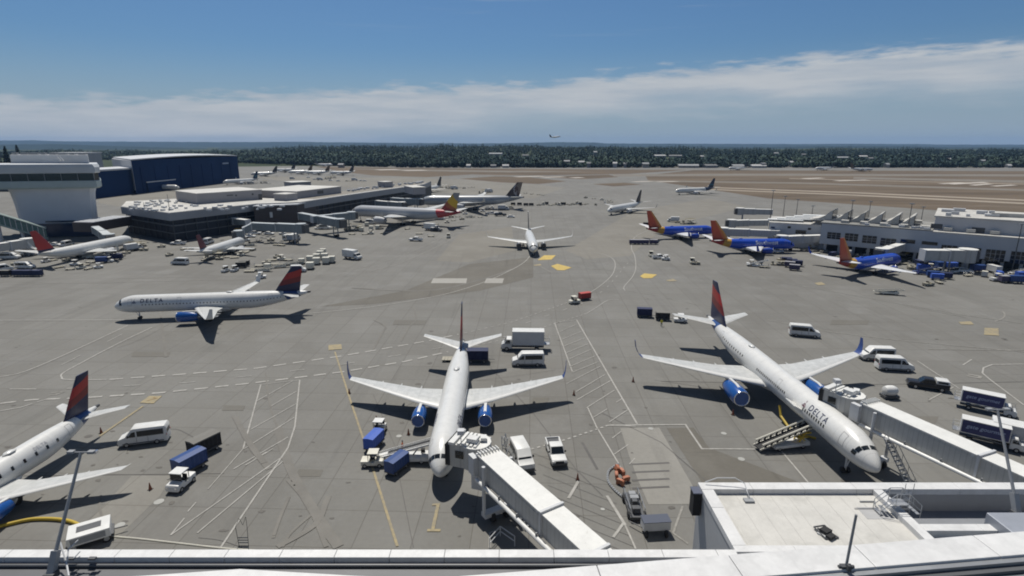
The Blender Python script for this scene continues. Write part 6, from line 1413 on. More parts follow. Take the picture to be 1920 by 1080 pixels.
def far_bridge(label, P0, P1, zt, w_=2.8, h=3.0, roof=None, side=None, group='jet bridges at the far gates', legs=(.85,), z0=None, name='jet_bridge'):
    P0, P1 = Vector(P0), Vector(P1); d = (P1-P0).xy.normalized(); n = Vector((-d.y, d.x)); dz = (z0 if z0 is not None else zt)-zt
    r = bld(name, P1.xy, label, 'jet bridge', group); side = side or JSIDE; roof = roof or JROOF
    A = P0.xy
    M = A+(P1.xy-A)*.5
    tunnel(r, A, M+d*.4, w_*.9, zt-h+.15+dz, zt-.15+dz, side, roof, dz=-dz*.5); tunnel(r, M, P1.xy-d*2.2, w_, zt-h+dz*.5, zt+dz*.5, side, roof, dz=-dz*.5)
    c = P1.xy-d*1.0; mb = MB(); mb.prism([c+Vector((math.cos(q*math.pi/6), math.sin(q*math.pi/6)))*w_*.72 for q in range(12)], zt-h-.3, zt+.2); cab = part(mb, 'cab', side, r)
    mb = MB(); mb.prism([c+Vector((math.cos(q*math.pi/6), math.sin(q*math.pi/6)))*w_*.78 for q in range(12)], zt+.2, zt+.42); q = mb.build('cab_roof', roof, None); q.parent = cab
    mb = MB(); mb.prism([c+n*1.5+d*1.2, c-n*1.5+d*1.2, c-n*1.5+d*2.8, c+n*1.5+d*2.8], zt-h, zt); part(mb, 'bellows', BELL, r)
    for u in legs:
        p = A+(P1.xy-A)*u
        for sg in (1, -1): mb = MB(); q = p+n*sg*1.1; mb.tube((q.x, q.y, 0), (q.x, q.y, zt-h+max(0, dz)), .25, n=8); part(mb, 'support_leg', GREY, r)
    mb = MB(); p = P1.xy-d*4.5; mb.tube((p-n*1.1).to_3d()+Vector((0, 0, .5)), (p+n*1.1).to_3d()+Vector((0, 0, .5)), .5, n=10); part(mb, 'drive_wheel', BLACK, r)
    return r
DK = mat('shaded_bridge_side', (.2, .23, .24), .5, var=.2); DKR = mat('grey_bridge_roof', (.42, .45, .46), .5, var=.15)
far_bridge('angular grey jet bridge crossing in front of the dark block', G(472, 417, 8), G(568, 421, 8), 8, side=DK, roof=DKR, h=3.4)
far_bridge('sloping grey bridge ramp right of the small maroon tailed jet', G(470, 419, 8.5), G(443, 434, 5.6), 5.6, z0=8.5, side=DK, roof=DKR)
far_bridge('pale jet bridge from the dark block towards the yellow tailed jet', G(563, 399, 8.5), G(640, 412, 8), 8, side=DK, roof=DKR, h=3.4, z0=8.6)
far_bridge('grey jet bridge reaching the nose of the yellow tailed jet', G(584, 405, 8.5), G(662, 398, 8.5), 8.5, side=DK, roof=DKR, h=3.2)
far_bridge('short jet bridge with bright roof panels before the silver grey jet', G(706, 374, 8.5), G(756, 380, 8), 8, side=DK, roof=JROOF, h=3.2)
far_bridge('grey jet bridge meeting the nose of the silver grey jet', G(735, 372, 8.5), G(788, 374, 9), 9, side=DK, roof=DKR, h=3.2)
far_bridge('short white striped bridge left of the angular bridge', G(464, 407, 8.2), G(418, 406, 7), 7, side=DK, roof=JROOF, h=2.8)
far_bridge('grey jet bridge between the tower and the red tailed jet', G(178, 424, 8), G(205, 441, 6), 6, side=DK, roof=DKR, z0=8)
far_bridge('white jet bridge cut off by the left edge below the walkway', G(-30, 460, 6), G(56, 448, 6), 6, side=JSIDE, roof=JROOF)
far_bridge('long grey jet bridge behind the middle blue jet', G(1462, 432, 6.6), G(1352, 428, 5.8), 5.8, z0=6.6, h=2.9, group='jet bridges at the right hand wing')
far_bridge('grey jet bridge with bright roof right of the middle blue jet nose', G(1546, 440, 6.2), G(1462, 443, 5.4), 5.4, z0=6.2, h=2.8, group='jet bridges at the right hand wing')
far_bridge('small grey jet bridge beyond the long one, upper left of the pavilion', G(1440, 412, 6.6), G(1368, 413, 5.8), 5.8, z0=6.6, h=2.8, group='jet bridges at the right hand wing')
far_bridge('far low jet bridge at the very end of the right hand wing', G(1448, 391, 7), G(1384, 391, 6.6), 6.6, h=3.0, group='jet bridges at the right hand wing')
far_bridge('short bright jet bridge behind the nose of the nearest blue jet', G(1690, 456, 6.4), G(1652, 468, 5.5), 5.5, z0=6.4, h=2.8, group='jet bridges at the right hand wing')
far_bridge('wide grey jet bridge hugging the wall right of the nearest blue jet', G(1732, 463, 8), G(1822, 469, 7.2), 7.2, w_=3.4, h=3.6, group='jet bridges at the right hand wing', legs=(.55, .92))
# --- near roofs
RW_ = weather_mat('white_parapet_cap', (.6, .6, .595), .5, .8, .35); RGREY = mat('grey_metal_gutter', (.11, .113, .12), .5, .2, var=.2, scale=.6); RIN = weather_mat('roof_membrane', (.5, .49, .46), .85, .5, .55)
def near_roofs():
    yf = G(960, 1030, 12).y; yn = G(960, 1045, 12).y
    r = bld('terminal_roof', (0, yf-3), 'near terminal roof edge with a white parapet cap along the bottom of the view', 'terminal building')
    XR = G(1310, 905, 12).x; YB = G(1310, 905, 12).y
    mb = MB(); mb.bb(-75, XR, 22, yf-.12, 0, 11.35); part(mb, 'wall', CONC, r)
    mb = MB(); mb.bb(-75, XR-.02, 22.5, yf-.7, 11.35, 11.4); part(mb, 'roof_deck', RGREY, r)
    # parapet cap in lengths with narrow joints
    x = -75.
    while x < XR-.1:
        x1 = min(x+3.9, XR); mb = MB(); mb.bb(x, x1-.025, yn, yf, 11.4, 12.0); part(mb, 'parapet_cap', RW_, r, bevel=.03); x = x1
    mb = MB(); mb.tube((-75, yn-.28, 11.55), (XR, yn-.28, 11.55), .12, n=10); part(mb, 'gutter_pipe', RGREY, r)
    # projecting block with its own roof
    r2 = bld('terminal_roof', (XR+10, YB-4), 'projecting white roofed block with raised parapets at the lower right', 'terminal building')
    XE = 75.; cw = .95
    mb = MB(); mb.bb(XR+.001, XE, 22, YB, 0, 9.8); mb.bb(XR+.001, 31.2, 22, YB-.001, 9.8, 11.45); part(mb, 'wall', CONC, r2)
    mb = MB(); mb.bb(XR+cw, 30.7, 30, YB-cw, 11.45, 11.52); part(mb, 'roof_deck', RIN, r2)
    mb = MB(); mb.bb(31.2, XE, 34, YB-cw, 9.8, 9.86); part(mb, 'well_floor', mat('well_floor', (.2, .21, .23), .8), r2)
    yb = G(1377, 1022, 12).y
    def cap(x0, x1, y0, y1, z0=11.45, z1=12.0, ln=4.4):
        along = (x1-x0) > (y1-y0); a0, a1 = (x0, x1) if along else (y0, y1); p = a0
        while p < a1-.05:
            q = min(p+ln, a1); mb = MB()
            if along: mb.bb(p, q-.02, y0, y1, z0, z1)
            else: mb.bb(x0, x1, p, q-.02, z0, z1)
            part(mb, 'parapet_cap', RW_, r2, bevel=.03); p = q
    cap(XR-.05, XE, YB-cw, YB+.05, 11.46); cap(XR-.05, XR+cw, yb, YB-cw-.01, 11.46); cap(XR-.05, 30.6, yb-.7, yb-.01, 11.46); cap(30.6, 31.35, yb-.5, YB-cw-.01, 11.46); cap(31.36, XE, 36.6, 37.4, 9.86, 12.)
    mb = MB(); mb.bb(31.36, XE, YB-cw+.001, YB-.1, 9.86, 11.46); part(mb, 'well_wall', mat('well_wall_panel', (.32, .32, .32), .6, var=.1), r2)
    mb = MB(); mb.bb(31.4, XE, 34, 36.59, 11.2, 11.3); part(mb, 'lower_ledge', RIN, r2)
    for x0 in (31.9, 35.0, 40.8): mb = MB(); mb.bb(x0, x0+(2.5 if x0 < 34 else 5.4), 35.1, 36.3, 11.3, 11.42); part(mb, 'skylight', mat('skylight_grey', (.3, .3, .28), .4), r2)
    mb = MB(); mb.bb(28.2, 30.4, 38.6, 40.1, 11.52, 11.535); part(mb, 'roof_pad', mat('walk_pad', (.36, .36, .36), .8), r2)
    mb = MB()
    for k in range(9): x0 = XR+cw+.4+k*1.45; mb.bb(x0, x0+.03, yb+.1, YB-cw-.1, 11.52, 11.526)
    part(mb, 'roof_seam', mat('roof_seam', (.38, .37, .35), .85), r2)
    # wire conduit on the roof
    mb = MB(); q = [G(1612, 940, 11.6), G(1640, 940, 11.6), G(1641, 948, 11.6), G(1646, 952, 11.6)]; mb.path(q, .05, 6); mb.path([G(1602, 953, 11.6), G(1640, 953, 11.6)], .03, 6); part(mb, 'conduit', GREY, r2)
    # large unit with a dark opening at the right end
    mb = MB(); a_ = G(1862, 988, 12); mb.bb(a_.x, a_.x+6, a_.y-1.6, a_.y+.8, 11.3, 12.7); part(mb, 'roof_unit', mat('blue_grey_metal', (.32, .34, .38), .4, .2), r2, bevel=.05)
    # nearest ledge below the viewer
    r3 = bld('roof_ledge', (12, 21), 'nearest white ledge rising to the right along the bottom edge', 'roof ledge')
    Z = 22.; L0, L1 = G(860, 1080, Z), G(1935, 994.5, Z); d = (L1-L0).xy.normalized(); n = Vector((-d.y, d.x)); s_ = 0.; L = (L1-L0).length
    while s_ < L:
        e = min(s_+6.2, L); a_, b2 = L0.xy+d*s_, L0.xy+d*(e-.03); mb = MB(); mb.prism([a_, b2, b2-n*1.45, a_-n*1.45], Z-.35, Z); part(mb, 'ledge_cap', RW_, r3, bevel=.03); s_ = e
    mb = MB(); a_, b2 = L0.xy-n*.2, L1.xy-n*.2; mb.prism([a_, b2, b2-n*1.2, a_-n*1.2], 9, Z-.35); part(mb, 'ledge_wall', CONC, r3)
    for k, (o_, z_) in enumerate(((1.46, -.12), (1.75, -.3), (2.05, -.48), (2.35, -.66), (2.65, -.84))):
        mb = MB(); a_, b2 = L0.xy-n*o_, L1.xy-n*o_; mb.prism([a_, b2, b2-n*.27, a_-n*.27], Z-1.2, Z+z_); part(mb, 'louvre_blade', RGREY if k % 2 else METAL, r3)
    r4 = bld('roof_ledge', (-14, 20.5), 'low white roof corner peeking up at the bottom left', 'roof ledge')
    q = [G(235, 1081, Z).xy, G(450, 1066, Z).xy, G(705, 1081, Z).xy, G(705, 1140, Z).xy, G(235, 1140, Z).xy]
    mb = MB(); mb.prism(q, Z-.4, Z); part(mb, 'cap', RW_, r4, bevel=.04); mb = MB(); mb.prism([p+(Vector((-14, 20))-p)*.06 for p in q], 9, Z-.4); part(mb, 'wall', CONC, r4)
near_roofs()
# --- things on the near roofs
def leaning_light(px, py, tx, ty, zb, label):
    b_ = G(px, py, zb); r = bld('flood_light_pole', b_, label, 'flood light', 'leaning flood lights on the near roofs')
    d = Vector((0, math.cos(R(58)), math.sin(R(58))))
    lo_, hi = 2., 40.
    def pix(p):
        Y_, Z_ = p.y, p.z-H; dd = Y_*CP-Z_*SP; return 540+F*(-(Z_*CP+Y_*SP))/dd, 960+F*p.x/dd
    for _ in range(50):
        m_ = (lo_+hi)/2
        if pix(b_+d*m_)[0] > ty: lo_ = m_
        else: hi = m_
    L = lo_; t_ = b_+d*L; x_off = (tx-pix(t_)[1])/F*((t_.y*CP)-(t_.z-H)*SP); t_ = t_+Vector((x_off, 0, 0))
    mb = MB(); mb.tube(b_, t_, .13, .1, 10); part(mb, 'pole', GREY, r)
    mb = MB(); k = b_+(t_-b_)*.05; mb.tube(b_-Vector((.0, .0, .2)), b_+(t_-b_)*.17, .3, n=4); part(mb, 'counterweight', GREY, r)
    mb = MB(); mb.tube(t_+Vector((-.9, 0, 0)), t_+Vector((.9, .0, 0)), .06, n=6); part(mb, 'cross_arm', GREY, r)
    for s_, w_ in ((-.7, .45), (.75, .5)):
        mb = MB(); mb.box(t_+Vector((s_, 0, .03)), (.45, .32, .18)); hd = part(mb, 'lamp_head', GREY, r)
    mb = MB(); mb.box(t_+Vector((1.02, .1, -.02)), (.16, .28, .2)); part(mb, 'lamp_lens', BRIGHT, r)
    mb = MB(); mb.box(b_+Vector((0, 0, -.25)), (.7, .6, .4)); part(mb, 'base_plate', DGREY, r)
    return r
leaning_light(95, 1072, 152, 848, 12.2, 'leaning flood light pole with a box foot at the lower left')
leaning_light(1908, 958, 1870, 768, 12.2, 'leaning flood light pole at the right edge before the blue trucks')
def roof_bits():
    b_ = G(1586, 1064, 22); zt = onp(1602, 965, b_, b_+Vector((1, 0, 0))).z
    r = bld('sensor_pole', b_, 'thin grey pole clamped to the near ledge at the bottom right', 'pole')
    mb = MB(); mb.tube(b_, Vector((b_.x+.05, b_.y, zt)), .06, .055, 8); part(mb, 'pole', GREY, r)
    mb = MB(); mb.box(b_+Vector((0, 0, .06)), (.5, .22, .12)); mb.tube(b_+Vector((-.35, 0, .05)), b_+Vector((.35, 0, .05)), .07); mb.box(b_+Vector((0, -.2, .15)), (.16, .16, .3)); part(mb, 'clamp', DGREY, r)
    p = G(1548, 998, 11.55); r = bld('roof_antenna', p, 'dark metal antenna frame lying on the white roof', 'antenna')
    mb = MB(); a_ = [G(1526, 988, 11.7), G(1546, 985, 11.8), G(1560, 1000, 11.6), G(1572, 1008, 11.6), G(1548, 1010, 11.6)]; mb.path(a_+[a_[0]], .06, 6); mb.path([G(1533, 990, 11.7), G(1562, 1008, 11.7)], .06, 6); part(mb, 'frame', DGREY, r)
    mb = MB(); mb.box(G(1548, 996, 11.75), (.7, .6, .35), .5); mb.box(G(1557, 1006, 11.7), (.6, .4, .25), .5); part(mb, 'housing', BLACK, r)
    mb = MB(); mb.box(G(1546, 1003, 11.6), (.5, .9, .1), .6); part(mb, 'foot', LGREY, r)
    # crossover steps over the dividing parapet
    r = bld('crossover_stairs', (31, 40, 11.5), 'galvanised crossover steps bridging the roof parapet at the lower right', 'steps')
    mb = MB()
    for k in range(4):
        for sg in (-1, 1): mb.box((31+sg*(.5+k*.32), 39.4, 12.45-k*.26), (.3, .8, .04))
    mb.box((31, 39.4, 12.5), (1.0, .85, .05)); part(mb, 'tread', METAL, r)
    mb = MB()
    for y in (38.95, 39.85):
        for z in (13.0, 13.5): mb.tube((30.5, y, z), (31.5, y, z), .03, n=6)
        for sg in (-1, 1):
            mb.tube((31+sg*.5, y, 12.3), (31+sg*.5, y, 13.5), .03, n=6); mb.tube((31+sg*.5, y, 13.5), (31+sg*1.6, y, 12.5), .03, n=6); mb.tube((31+sg*1.6, y, 11.4), (31+sg*1.6, y, 12.5), .03, n=6); mb.tube((31+sg*.5, y, 13.0), (31+sg*1.6, y, 12.0), .03, n=6)
    for k in range(6): mb.tube((32.3, 40.6, 10+k*.5), (33.0, 40.6, 10+k*.5), .025, n=5)
    for x in (32.3, 33.0): mb.tube((x, 40.6, 9.9), (x, 40.6, 13.4), .03, n=6)
    part(mb, 'hand_rail', METAL, r)
    p = G(1396, 934, 11.6); r = bld('vent_hose', p, 'thin curved cable with a drain foot at the corner of the white roof', 'cable')
    mb = MB(); mb.path([G(1322, 906, 12.1)+Vector((0, 0, .1)), G(1345, 896, 12.6), G(1378, 896, 12.7), G(1396, 906, 12.4), G(1402, 925, 12.0), G(1408, 938, 11.6)], .045, 6); part(mb, 'cable', LGREY, r)
    mb = MB(); mb.box(G(1404, 938, 11.62), (.8, .5, .14)); part(mb, 'drain_foot', GREY, r)
    p = G(1306, 925, 9); r = bld('wall_louvre', p, 'dark box fixed to the corner of the projecting white roofed block', 'vent box')
    mb = MB(); a_ = G(1310, 905, 12); mb.bb(a_.x-.75, a_.x-.08, a_.y-1.2, a_.y-.3, 9.6, 11.7); part(mb, 'housing', BLACK, r); mb = MB(); mb.bb(a_.x-.8, a_.x-.07, a_.y-1.25, a_.y-.25, 11.7, 11.8); part(mb, 'top', mat('box_top_blue', (.1, .11, .15), .4), r)
    # small ladder foot and struts by the left leaning light
    p = G(122, 1076, 12); r = bld('strut_frame', p, 'pale strut frame beside the leaning light pole at the lower left', 'bracket')
    mb = MB(); mb.path([G(113, 1017, 13.2), G(125, 1058, 12.3), G(129, 1080, 12)], .06, 6); mb.path([G(147, 1012, 13.2), G(128, 1030, 12.9), G(126, 1052, 12.5)], .05, 6); mb.path([G(150, 1034, 12.3), G(137, 1048, 12.1)], .05, 6); part(mb, 'strut', LGREY, r)
    mb = MB(); mb.box(G(133, 1047, 12.1), (.5, .22, .12)); mb.box(G(173, 1047, 12.05), (.5, .25, .12)); part(mb, 'foot', DGREY, r)
    b_ = G(457, 1022); r = bld('wind_vane_frame', b_, 'small wire frame stand on the apron below the hatched bay', 'stand')
    mb = MB(); up = Vector((0, 0, 1))
    for sx in (-.5, .5): mb.tube(b_+Vector((sx, 0, 0)), b_+Vector((sx*1.2, 0, 2.2)), .03, n=5)
    for z in (.3, .6, .9): mb.tube(b_+Vector((-.5, 0, z)), b_+Vector((.5, 0, z)), .06, n=5)
    part(mb, 'frame', DGREY, r)
    mb = MB(); mb.path([b_+Vector((-.6, 0, 2.2)), b_+Vector((-.1, 0, 3.2)), b_+Vector((.2, 0, 2.4)), b_+Vector((.6, 0, 3.4)), b_+Vector((.6, 0, 2.2))], .022, 5); part(mb, 'wire', DGREY, r)
    # safety rail behind the parapet at the foot of the near bridge
    b_ = G(935, 1022); r = bld('safety_rail', b_, 'white safety rail on the apron left of the near jet bridge foot', 'railing')
    mb = MB(); q = [G(918, 1028), G(938, 1005), G(965, 1024)]
    for k in q: mb.tube(k, k+up*1.2, .05, n=6)
    for z in (.6, 1.2): mb.path([k+up*z for k in q], .05, 6)
    part(mb, 'rail', LGREY, r)
roof_bits()
# --- loose gear on the stands
def gear_bits():
    up = Vector((0, 0, 1))
    r = bld('air_hose', G(60, 985), 'thick yellow air hose from the white cart to the left edge jet', 'hose')
    mb = MB(); mb.path([Vector((*p, .22)) for p in smooth([g2(*k) for k in ((-30, 1000), (20, 985), (70, 976), (130, 980), (170, 1000))], 6)], .2, 8); part(mb, 'hose', mat('yellow_hose', (.42, .3, .03), .6, var=.2), r, smooth=R(50))
    r = bld('power_cable', G(340, 1020), 'thin pale cable lying across the apron to the white cart', 'cable')
    mb = MB(); mb.path([Vector((*p, .06)) for p in smooth([g2(*k) for k in ((200, 1006), (260, 1011), (340, 1020), (430, 1030), (500, 1034))], 5)], .09, 6); part(mb, 'cable', CREAM, r)
    r = bld('air_hose', G(1480, 780), 'yellow hose hanging below the belly of the long white jet', 'hose')
    mb = MB(); q = [G(1462, 760, 2.2), G(1464, 780, .9), G(1478, 800, .25), G(1502, 815, .25), G(1530, 822, .25)]; mb.path(q, .18, 8); part(mb, 'hose', MATS['yellow_hose'], r)
    # open cargo door on the long jet
    p = Vector((42.35-1.9, 72.2, 4.5)); 
    mb = MB(); mb.loft([[p+Vector((-.05, -1.3, .1)), p+Vector((-1.5, -1.3, .9)), p+Vector((-1.55, -1.3, .82)), p+Vector((-.05, -1.3, 0))], [p+Vector((-.05, 1.3, .1)), p+Vector((-1.5, 1.3, .9)), p+Vector((-1.55, 1.3, .82)), p+Vector((-.05, 1.3, 0))]])
    o = mb.build('cargo_door', [WHITE], None); o.parent = C2; o.matrix_parent_inverse = C2.matrix_basis.inverted()
    mb = MB(); p2 = p+Vector((0.04, 0, -1.2)); mb.loft([[p2+Vector((0, -1.2, 0)), p2+Vector((0, 1.2, 0))][::1]+[p2+Vector((.25, 1.2, 1.2)), p2+Vector((.25, -1.2, 1.2))], [p2+Vector((-.1, -1.2, 0)), p2+Vector((-.1, 1.2, 0)), p2+Vector((-.02, 1.2, 1.2)), p2+Vector((-.02, -1.2, 1.2))]]); o = mb.build('cargo_opening', BLACK, None); o.parent = C2; o.matrix_parent_inverse = C2.matrix_basis.inverted()
    # fenced gear right of the near bridge
    r = bld('barrier_stack', G(1163, 893), 'pile of orange plastic barriers right of the white pickup', 'barriers')
    c = G(1165, 895)
    for k in range(5):
        p = c+Vector((rng.uniform(-.7, .7), -1.6+k*.75, 0)); mb = MB()
        mb.profile([(k_*.6, z_*.75) for k_, z_ in ((-.8, 0), (-.8, .9), (-.5, 1.05), (.5, 1.05), (.8, .9), (.8, 0), (.45, 0), (.3, .35), (-.3, .35), (-.45, 0))], [(-.2, 0, lambda z: 1), (.2, 0, lambda z: 1-.3*z)])
        o = part(mb, 'barrier', mat('dull_orange_plastic', (.38, .14, .075), .6, var=.3), r); o.location = p-r.location; o.matrix_parent_inverse = Matrix.Identity(4); o.rotation_euler = (rng.uniform(-.2, .2), 0, rng.uniform(0, 3))
    r = bld('cable_chain', G(1152, 905), 'curved grey cable chain lying beside the orange barriers', 'cable chain')
    mb = MB(); q = [Vector((*p, .16)) for p in smooth([g2(*k) for k in ((1160, 872), (1142, 884), (1140, 903), (1152, 920), (1168, 934))], 5)]
    for a_, b2 in zip(q[:-1], q[1:]): mb.tube(a_, a_+(b2-a_)*.8, .16, n=6)
    part(mb, 'links', GREY, r)
    r = bld('tow_machine', G(1188, 945), 'dark open framed engine unit between the orange barriers and the grey trailer', 'engine unit')
    c = G(1188, 955); mb = MB(); mb.box(c+Vector((0, 0, .5)), (1.7, 4.6, .3)); part(mb, 'chassis', DGREY, r)
    for y, h_, w_ in ((-1.4, .7, .9), (-.5, 1.0, .6), (.4, .8, 1.0), (1.5, .55, .8)): mb = MB(); mb.box(c+Vector((.1*math.sin(y*5), y, .65+h_/2)), (w_, .7, h_)); part(mb, 'engine_block', DGREY if y < 0 else GREY, r, bevel=.08)
    mb = MB()
    for sx in (-.8, .8):
        for y in (-1.9, -.5, 1., 2.): mb.tube(c+Vector((sx, y, .5)), c+Vector((sx, y, 1.5)), .04, n=6)
        mb.tube(c+Vector((sx, -1.9, 1.5)), c+Vector((sx, 2., 1.5)), .04, n=6)
    part(mb, 'roll_cage', METAL, r)
    for sx in (-.9, .9):
        for y in (-1.5, 1.5): mb = MB(); mb.tube(c+Vector((sx-.12, y, .4)), c+Vector((sx+.12, y, .4)), .4, n=12); part(mb, 'wheel', BLACK, r)
    r = bld('equipment_trailer', G(1226, 1000), 'flat grey trailer with one wheel showing left of the projecting roof block', 'trailer')
    c = G(1228, 998); mb = MB(); mb.box(c+Vector((0, 0, 1.15)), (2.9, 1.3, 1.0), .08); part(mb, 'box', LGREY, r, bevel=.04)
    mb = MB(); mb.box(c+Vector((0, 0, 1.69)), (2.98, 1.38, .06), .08); part(mb, 'lid', mat('dark_blue_lid', (.06, .07, .1), .5), r)
    for sx in (-1.1, 1.0): mb = MB(); mb.tube(c+Vector((sx-.12, -.75, .38)), c+Vector((sx+.12, -.75, .38)), .38, n=14); mb.tube(c+Vector((sx-.12, .75, .38)), c+Vector((sx+.12, .75, .38)), .38, n=14); part(mb, 'wheel', BLACK, r)
    mb = MB(); mb.path([c+Vector((-1.4, 0, .6)), c+Vector((-2.6, 1.2, .5))], .06); part(mb, 'tow_bar', DGREY, r)
    r = bld('hose_cart', G(1062, 745+100), 'small tangle of pale hoses beside the cab of the near jet bridge', 'hoses')
    c = G(950, 848); mb = MB()
    for k in range(8): a_ = c+Vector((rng.uniform(-1, 1.3), rng.uniform(-2, 2), .2)); mb.path([a_, a_+Vector((rng.uniform(-.5, .5), rng.uniform(-.5, .5), rng.uniform(.8, 1.8))), a_+Vector((rng.uniform(-1, 1), rng.uniform(-1, 1), .1))], .06, 5)
    part(mb, 'hose', LGREY, r)
    p = G(1667, 746); r = bld('white_dome_unit', p, 'white domed unit parked beyond the jet bridge of the long white jet', 'ground equipment')
    mb = MB(); mb.lathe_x([(-1.1, .25), (-.95, .7), (-.4, .85), (.4, .85), (.95, .6), (1.15, .2)], (p.x, p.y, 1.3), 16); part(mb, 'tank', WHITE, r, smooth=R(40)); mb = MB(); mb.box((p.x, p.y, .4), (2.4, 1.5, .4)); part(mb, 'chassis', DGREY, r)
gear_bits()
# signs on the blue catering trucks
def truck_signs():
    for o in list(col.objects):
        if o.name.startswith('box_truck') and o.get('label', '').startswith('blue sided'):
            bx = next(c for c in o.children if c.name.startswith('cargo_box'))
            for sg in (1, -1):
                me_m = Matrix.Translation((-1.15, sg*(1.2+.03), 3.0)) @ Matrix.Rotation(0 if sg < 0 else math.pi, 4, 'Z') @ Matrix.Rotation(R(90), 4, 'X')
                flat_text('lettering', 'gate gourmet', 1.0, me_m, mat('pale_blue_lettering', (.35, .42, .6), .5), bx, shear=.2, bold=.01)
truck_signs()
# ------------------------------------------------------------------ wooded ridge, far hills, houses
def pixz(z, Y_): 
    r_ = (H-z)/Y_; return 540+F*(r_*CP-SP)/(CP+r_*SP)
def hgt(x, y):
    n = math.sin(x*.0031+1.3)*4+math.sin(x*.0011-y*.0017)*6+math.sin(x*.0067+y*.003)*2
    k = max(0, min(1, (y-1000)/1200)); k = k*k*(3-2*k)
    u = x/max(y, 1); left = max(0, min(1, (-u-.28)/.2))
    return k*(16+n)*(1-.75*left)+3*k*math.exp(-((u+.18)/.2)**2)
def grid(name, xs, ys, fz, m, kind='structure'):
    vs = [(x, y, fz(x, y)) for y in ys for x in xs]; nx = len(xs)
    fs = [(j*nx+i, j*nx+i+1, (j+1)*nx+i+1, (j+1)*nx+i) for j in range(len(ys)-1) for i in range(nx-1)]
    me = bpy.data.meshes.new(name); me.from_pydata(vs, [], fs); me.materials.append(m); me.shade_smooth()
    o = bpy.data.objects.new(name, me); col.objects.link(o); o['kind'] = kind; return o
FLOOR = grass_mat('forest_floor', (.03, .045, .022), (.07, .08, .04), (.022, .034, .02))
grid('wooded_hill', [-3200+i*80 for i in range(81)], [990+j*70 for j in range(30)], lambda x, y: hgt(x, y)-.6, FLOOR)
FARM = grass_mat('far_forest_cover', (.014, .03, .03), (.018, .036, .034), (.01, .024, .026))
def ridge(name, Y0, pts, seed):
    xs = [p[0] for p in pts]; rr = random.Random(seed)
    N_ = 260; prof_ = []
    for i in range(N_+1):
        px = -300+2500*i/N_
        for (a, ya), (b_, yb) in zip(pts[:-1], pts[1:]):
            if a <= px <= b_: y = ya+(yb-ya)*(px-a)/(b_-a)
        q = W(px, y+rr.uniform(-.25, .25), Y0); prof_.append((q.x, q.z))
    mb_v = []; rows = ((-.18, -.3), (-.08, .35), (-.03, .8), (0, 1.), (.1, .8), (.25, .2))
    for dy, kz in rows:
        for x, z in prof_: mb_v.append((x*(1+dy), Y0*(1+dy), z*kz if kz > 0 else -3))
    n_ = N_+1; fs = [(j*n_+i, j*n_+i+1, (j+1)*n_+i+1, (j+1)*n_+i) for j in range(len(rows)-1) for i in range(N_)]
    me = bpy.data.meshes.new(name); me.from_pydata(mb_v, [], fs); me.materials.append(FARM); me.shade_smooth()
    o = bpy.data.objects.new(name, me); col.objects.link(o); o['kind'] = 'structure'
ridge('far_hills', 9500, [(-300, 262), (0, 263.5), (60, 263), (120, 265), (260, 265.5), (420, 266.5), (520, 266), (560, 266), (600, 266.5), (660, 267), (760, 268), (900, 269), (1000, 267.5), (1040, 266.5), (1110, 267), (1140, 269), (1300, 269.5), (1440, 270), (1530, 270), (1560, 269.5), (1720, 270), (1760, 271), (2200, 271)], 3)
ridge('near_hills', 5200, [(-300, 270), (0, 271), (100, 270), (160, 272), (260, 275), (400, 279), (500, 277), (560, 275), (700, 275), (900, 274), (1100, 275.5), (1300, 274), (1400, 276), (1550, 274), (1700, 274.5), (1800, 276.5), (2200, 275)], 5)
# houses in the wood
house_px = [(985, 291, 14), (1063, 303, 13), (1090, 304.5, 13), (1104, 307, 8), (1116, 285.5, 7), (1153, 307, 9), (1172, 308, 7), (1210, 308, 14), (1236, 291.5, 26), (1266, 292, 28), (1316, 293, 9), (1290, 311, 44), (1330, 311, 30), (1382, 313, 26), (1420, 314, 32), (1455, 287, 9), (1506, 290, 8), (1482, 305, 11), (1580, 295, 26), (1617, 293, 18), (1634, 297, 16), (1781, 299, 15), (1843, 302, 14), (1834, 296, 7), (1890, 311, 8), (1662, 309, 8), (1430, 308, 10), (879, 311, 9), (925, 318, 12), (948, 318, 14), (930, 288, 30), (640, 309.5, 12)]
houses = []
HW = [mat('house_wall_%s' % n_, c, .7) for n_, c in (('cream', (.3, .28, .25)), ('white', (.36, .36, .35)), ('grey', (.18, .18, .19)))]
HR = [mat('house_roof_%s' % n_, c, .8) for n_, c in (('pale', (.26, .27, .28)), ('grey', (.14, .145, .15)), ('white', (.38, .38, .38)))]
def depth_for(py):
    for Y_ in range(1010, 2100, 10):
        if pixz(hgt(0, Y_)+1, Y_) <= py+3: return Y_
    return 1600
house_px.sort()
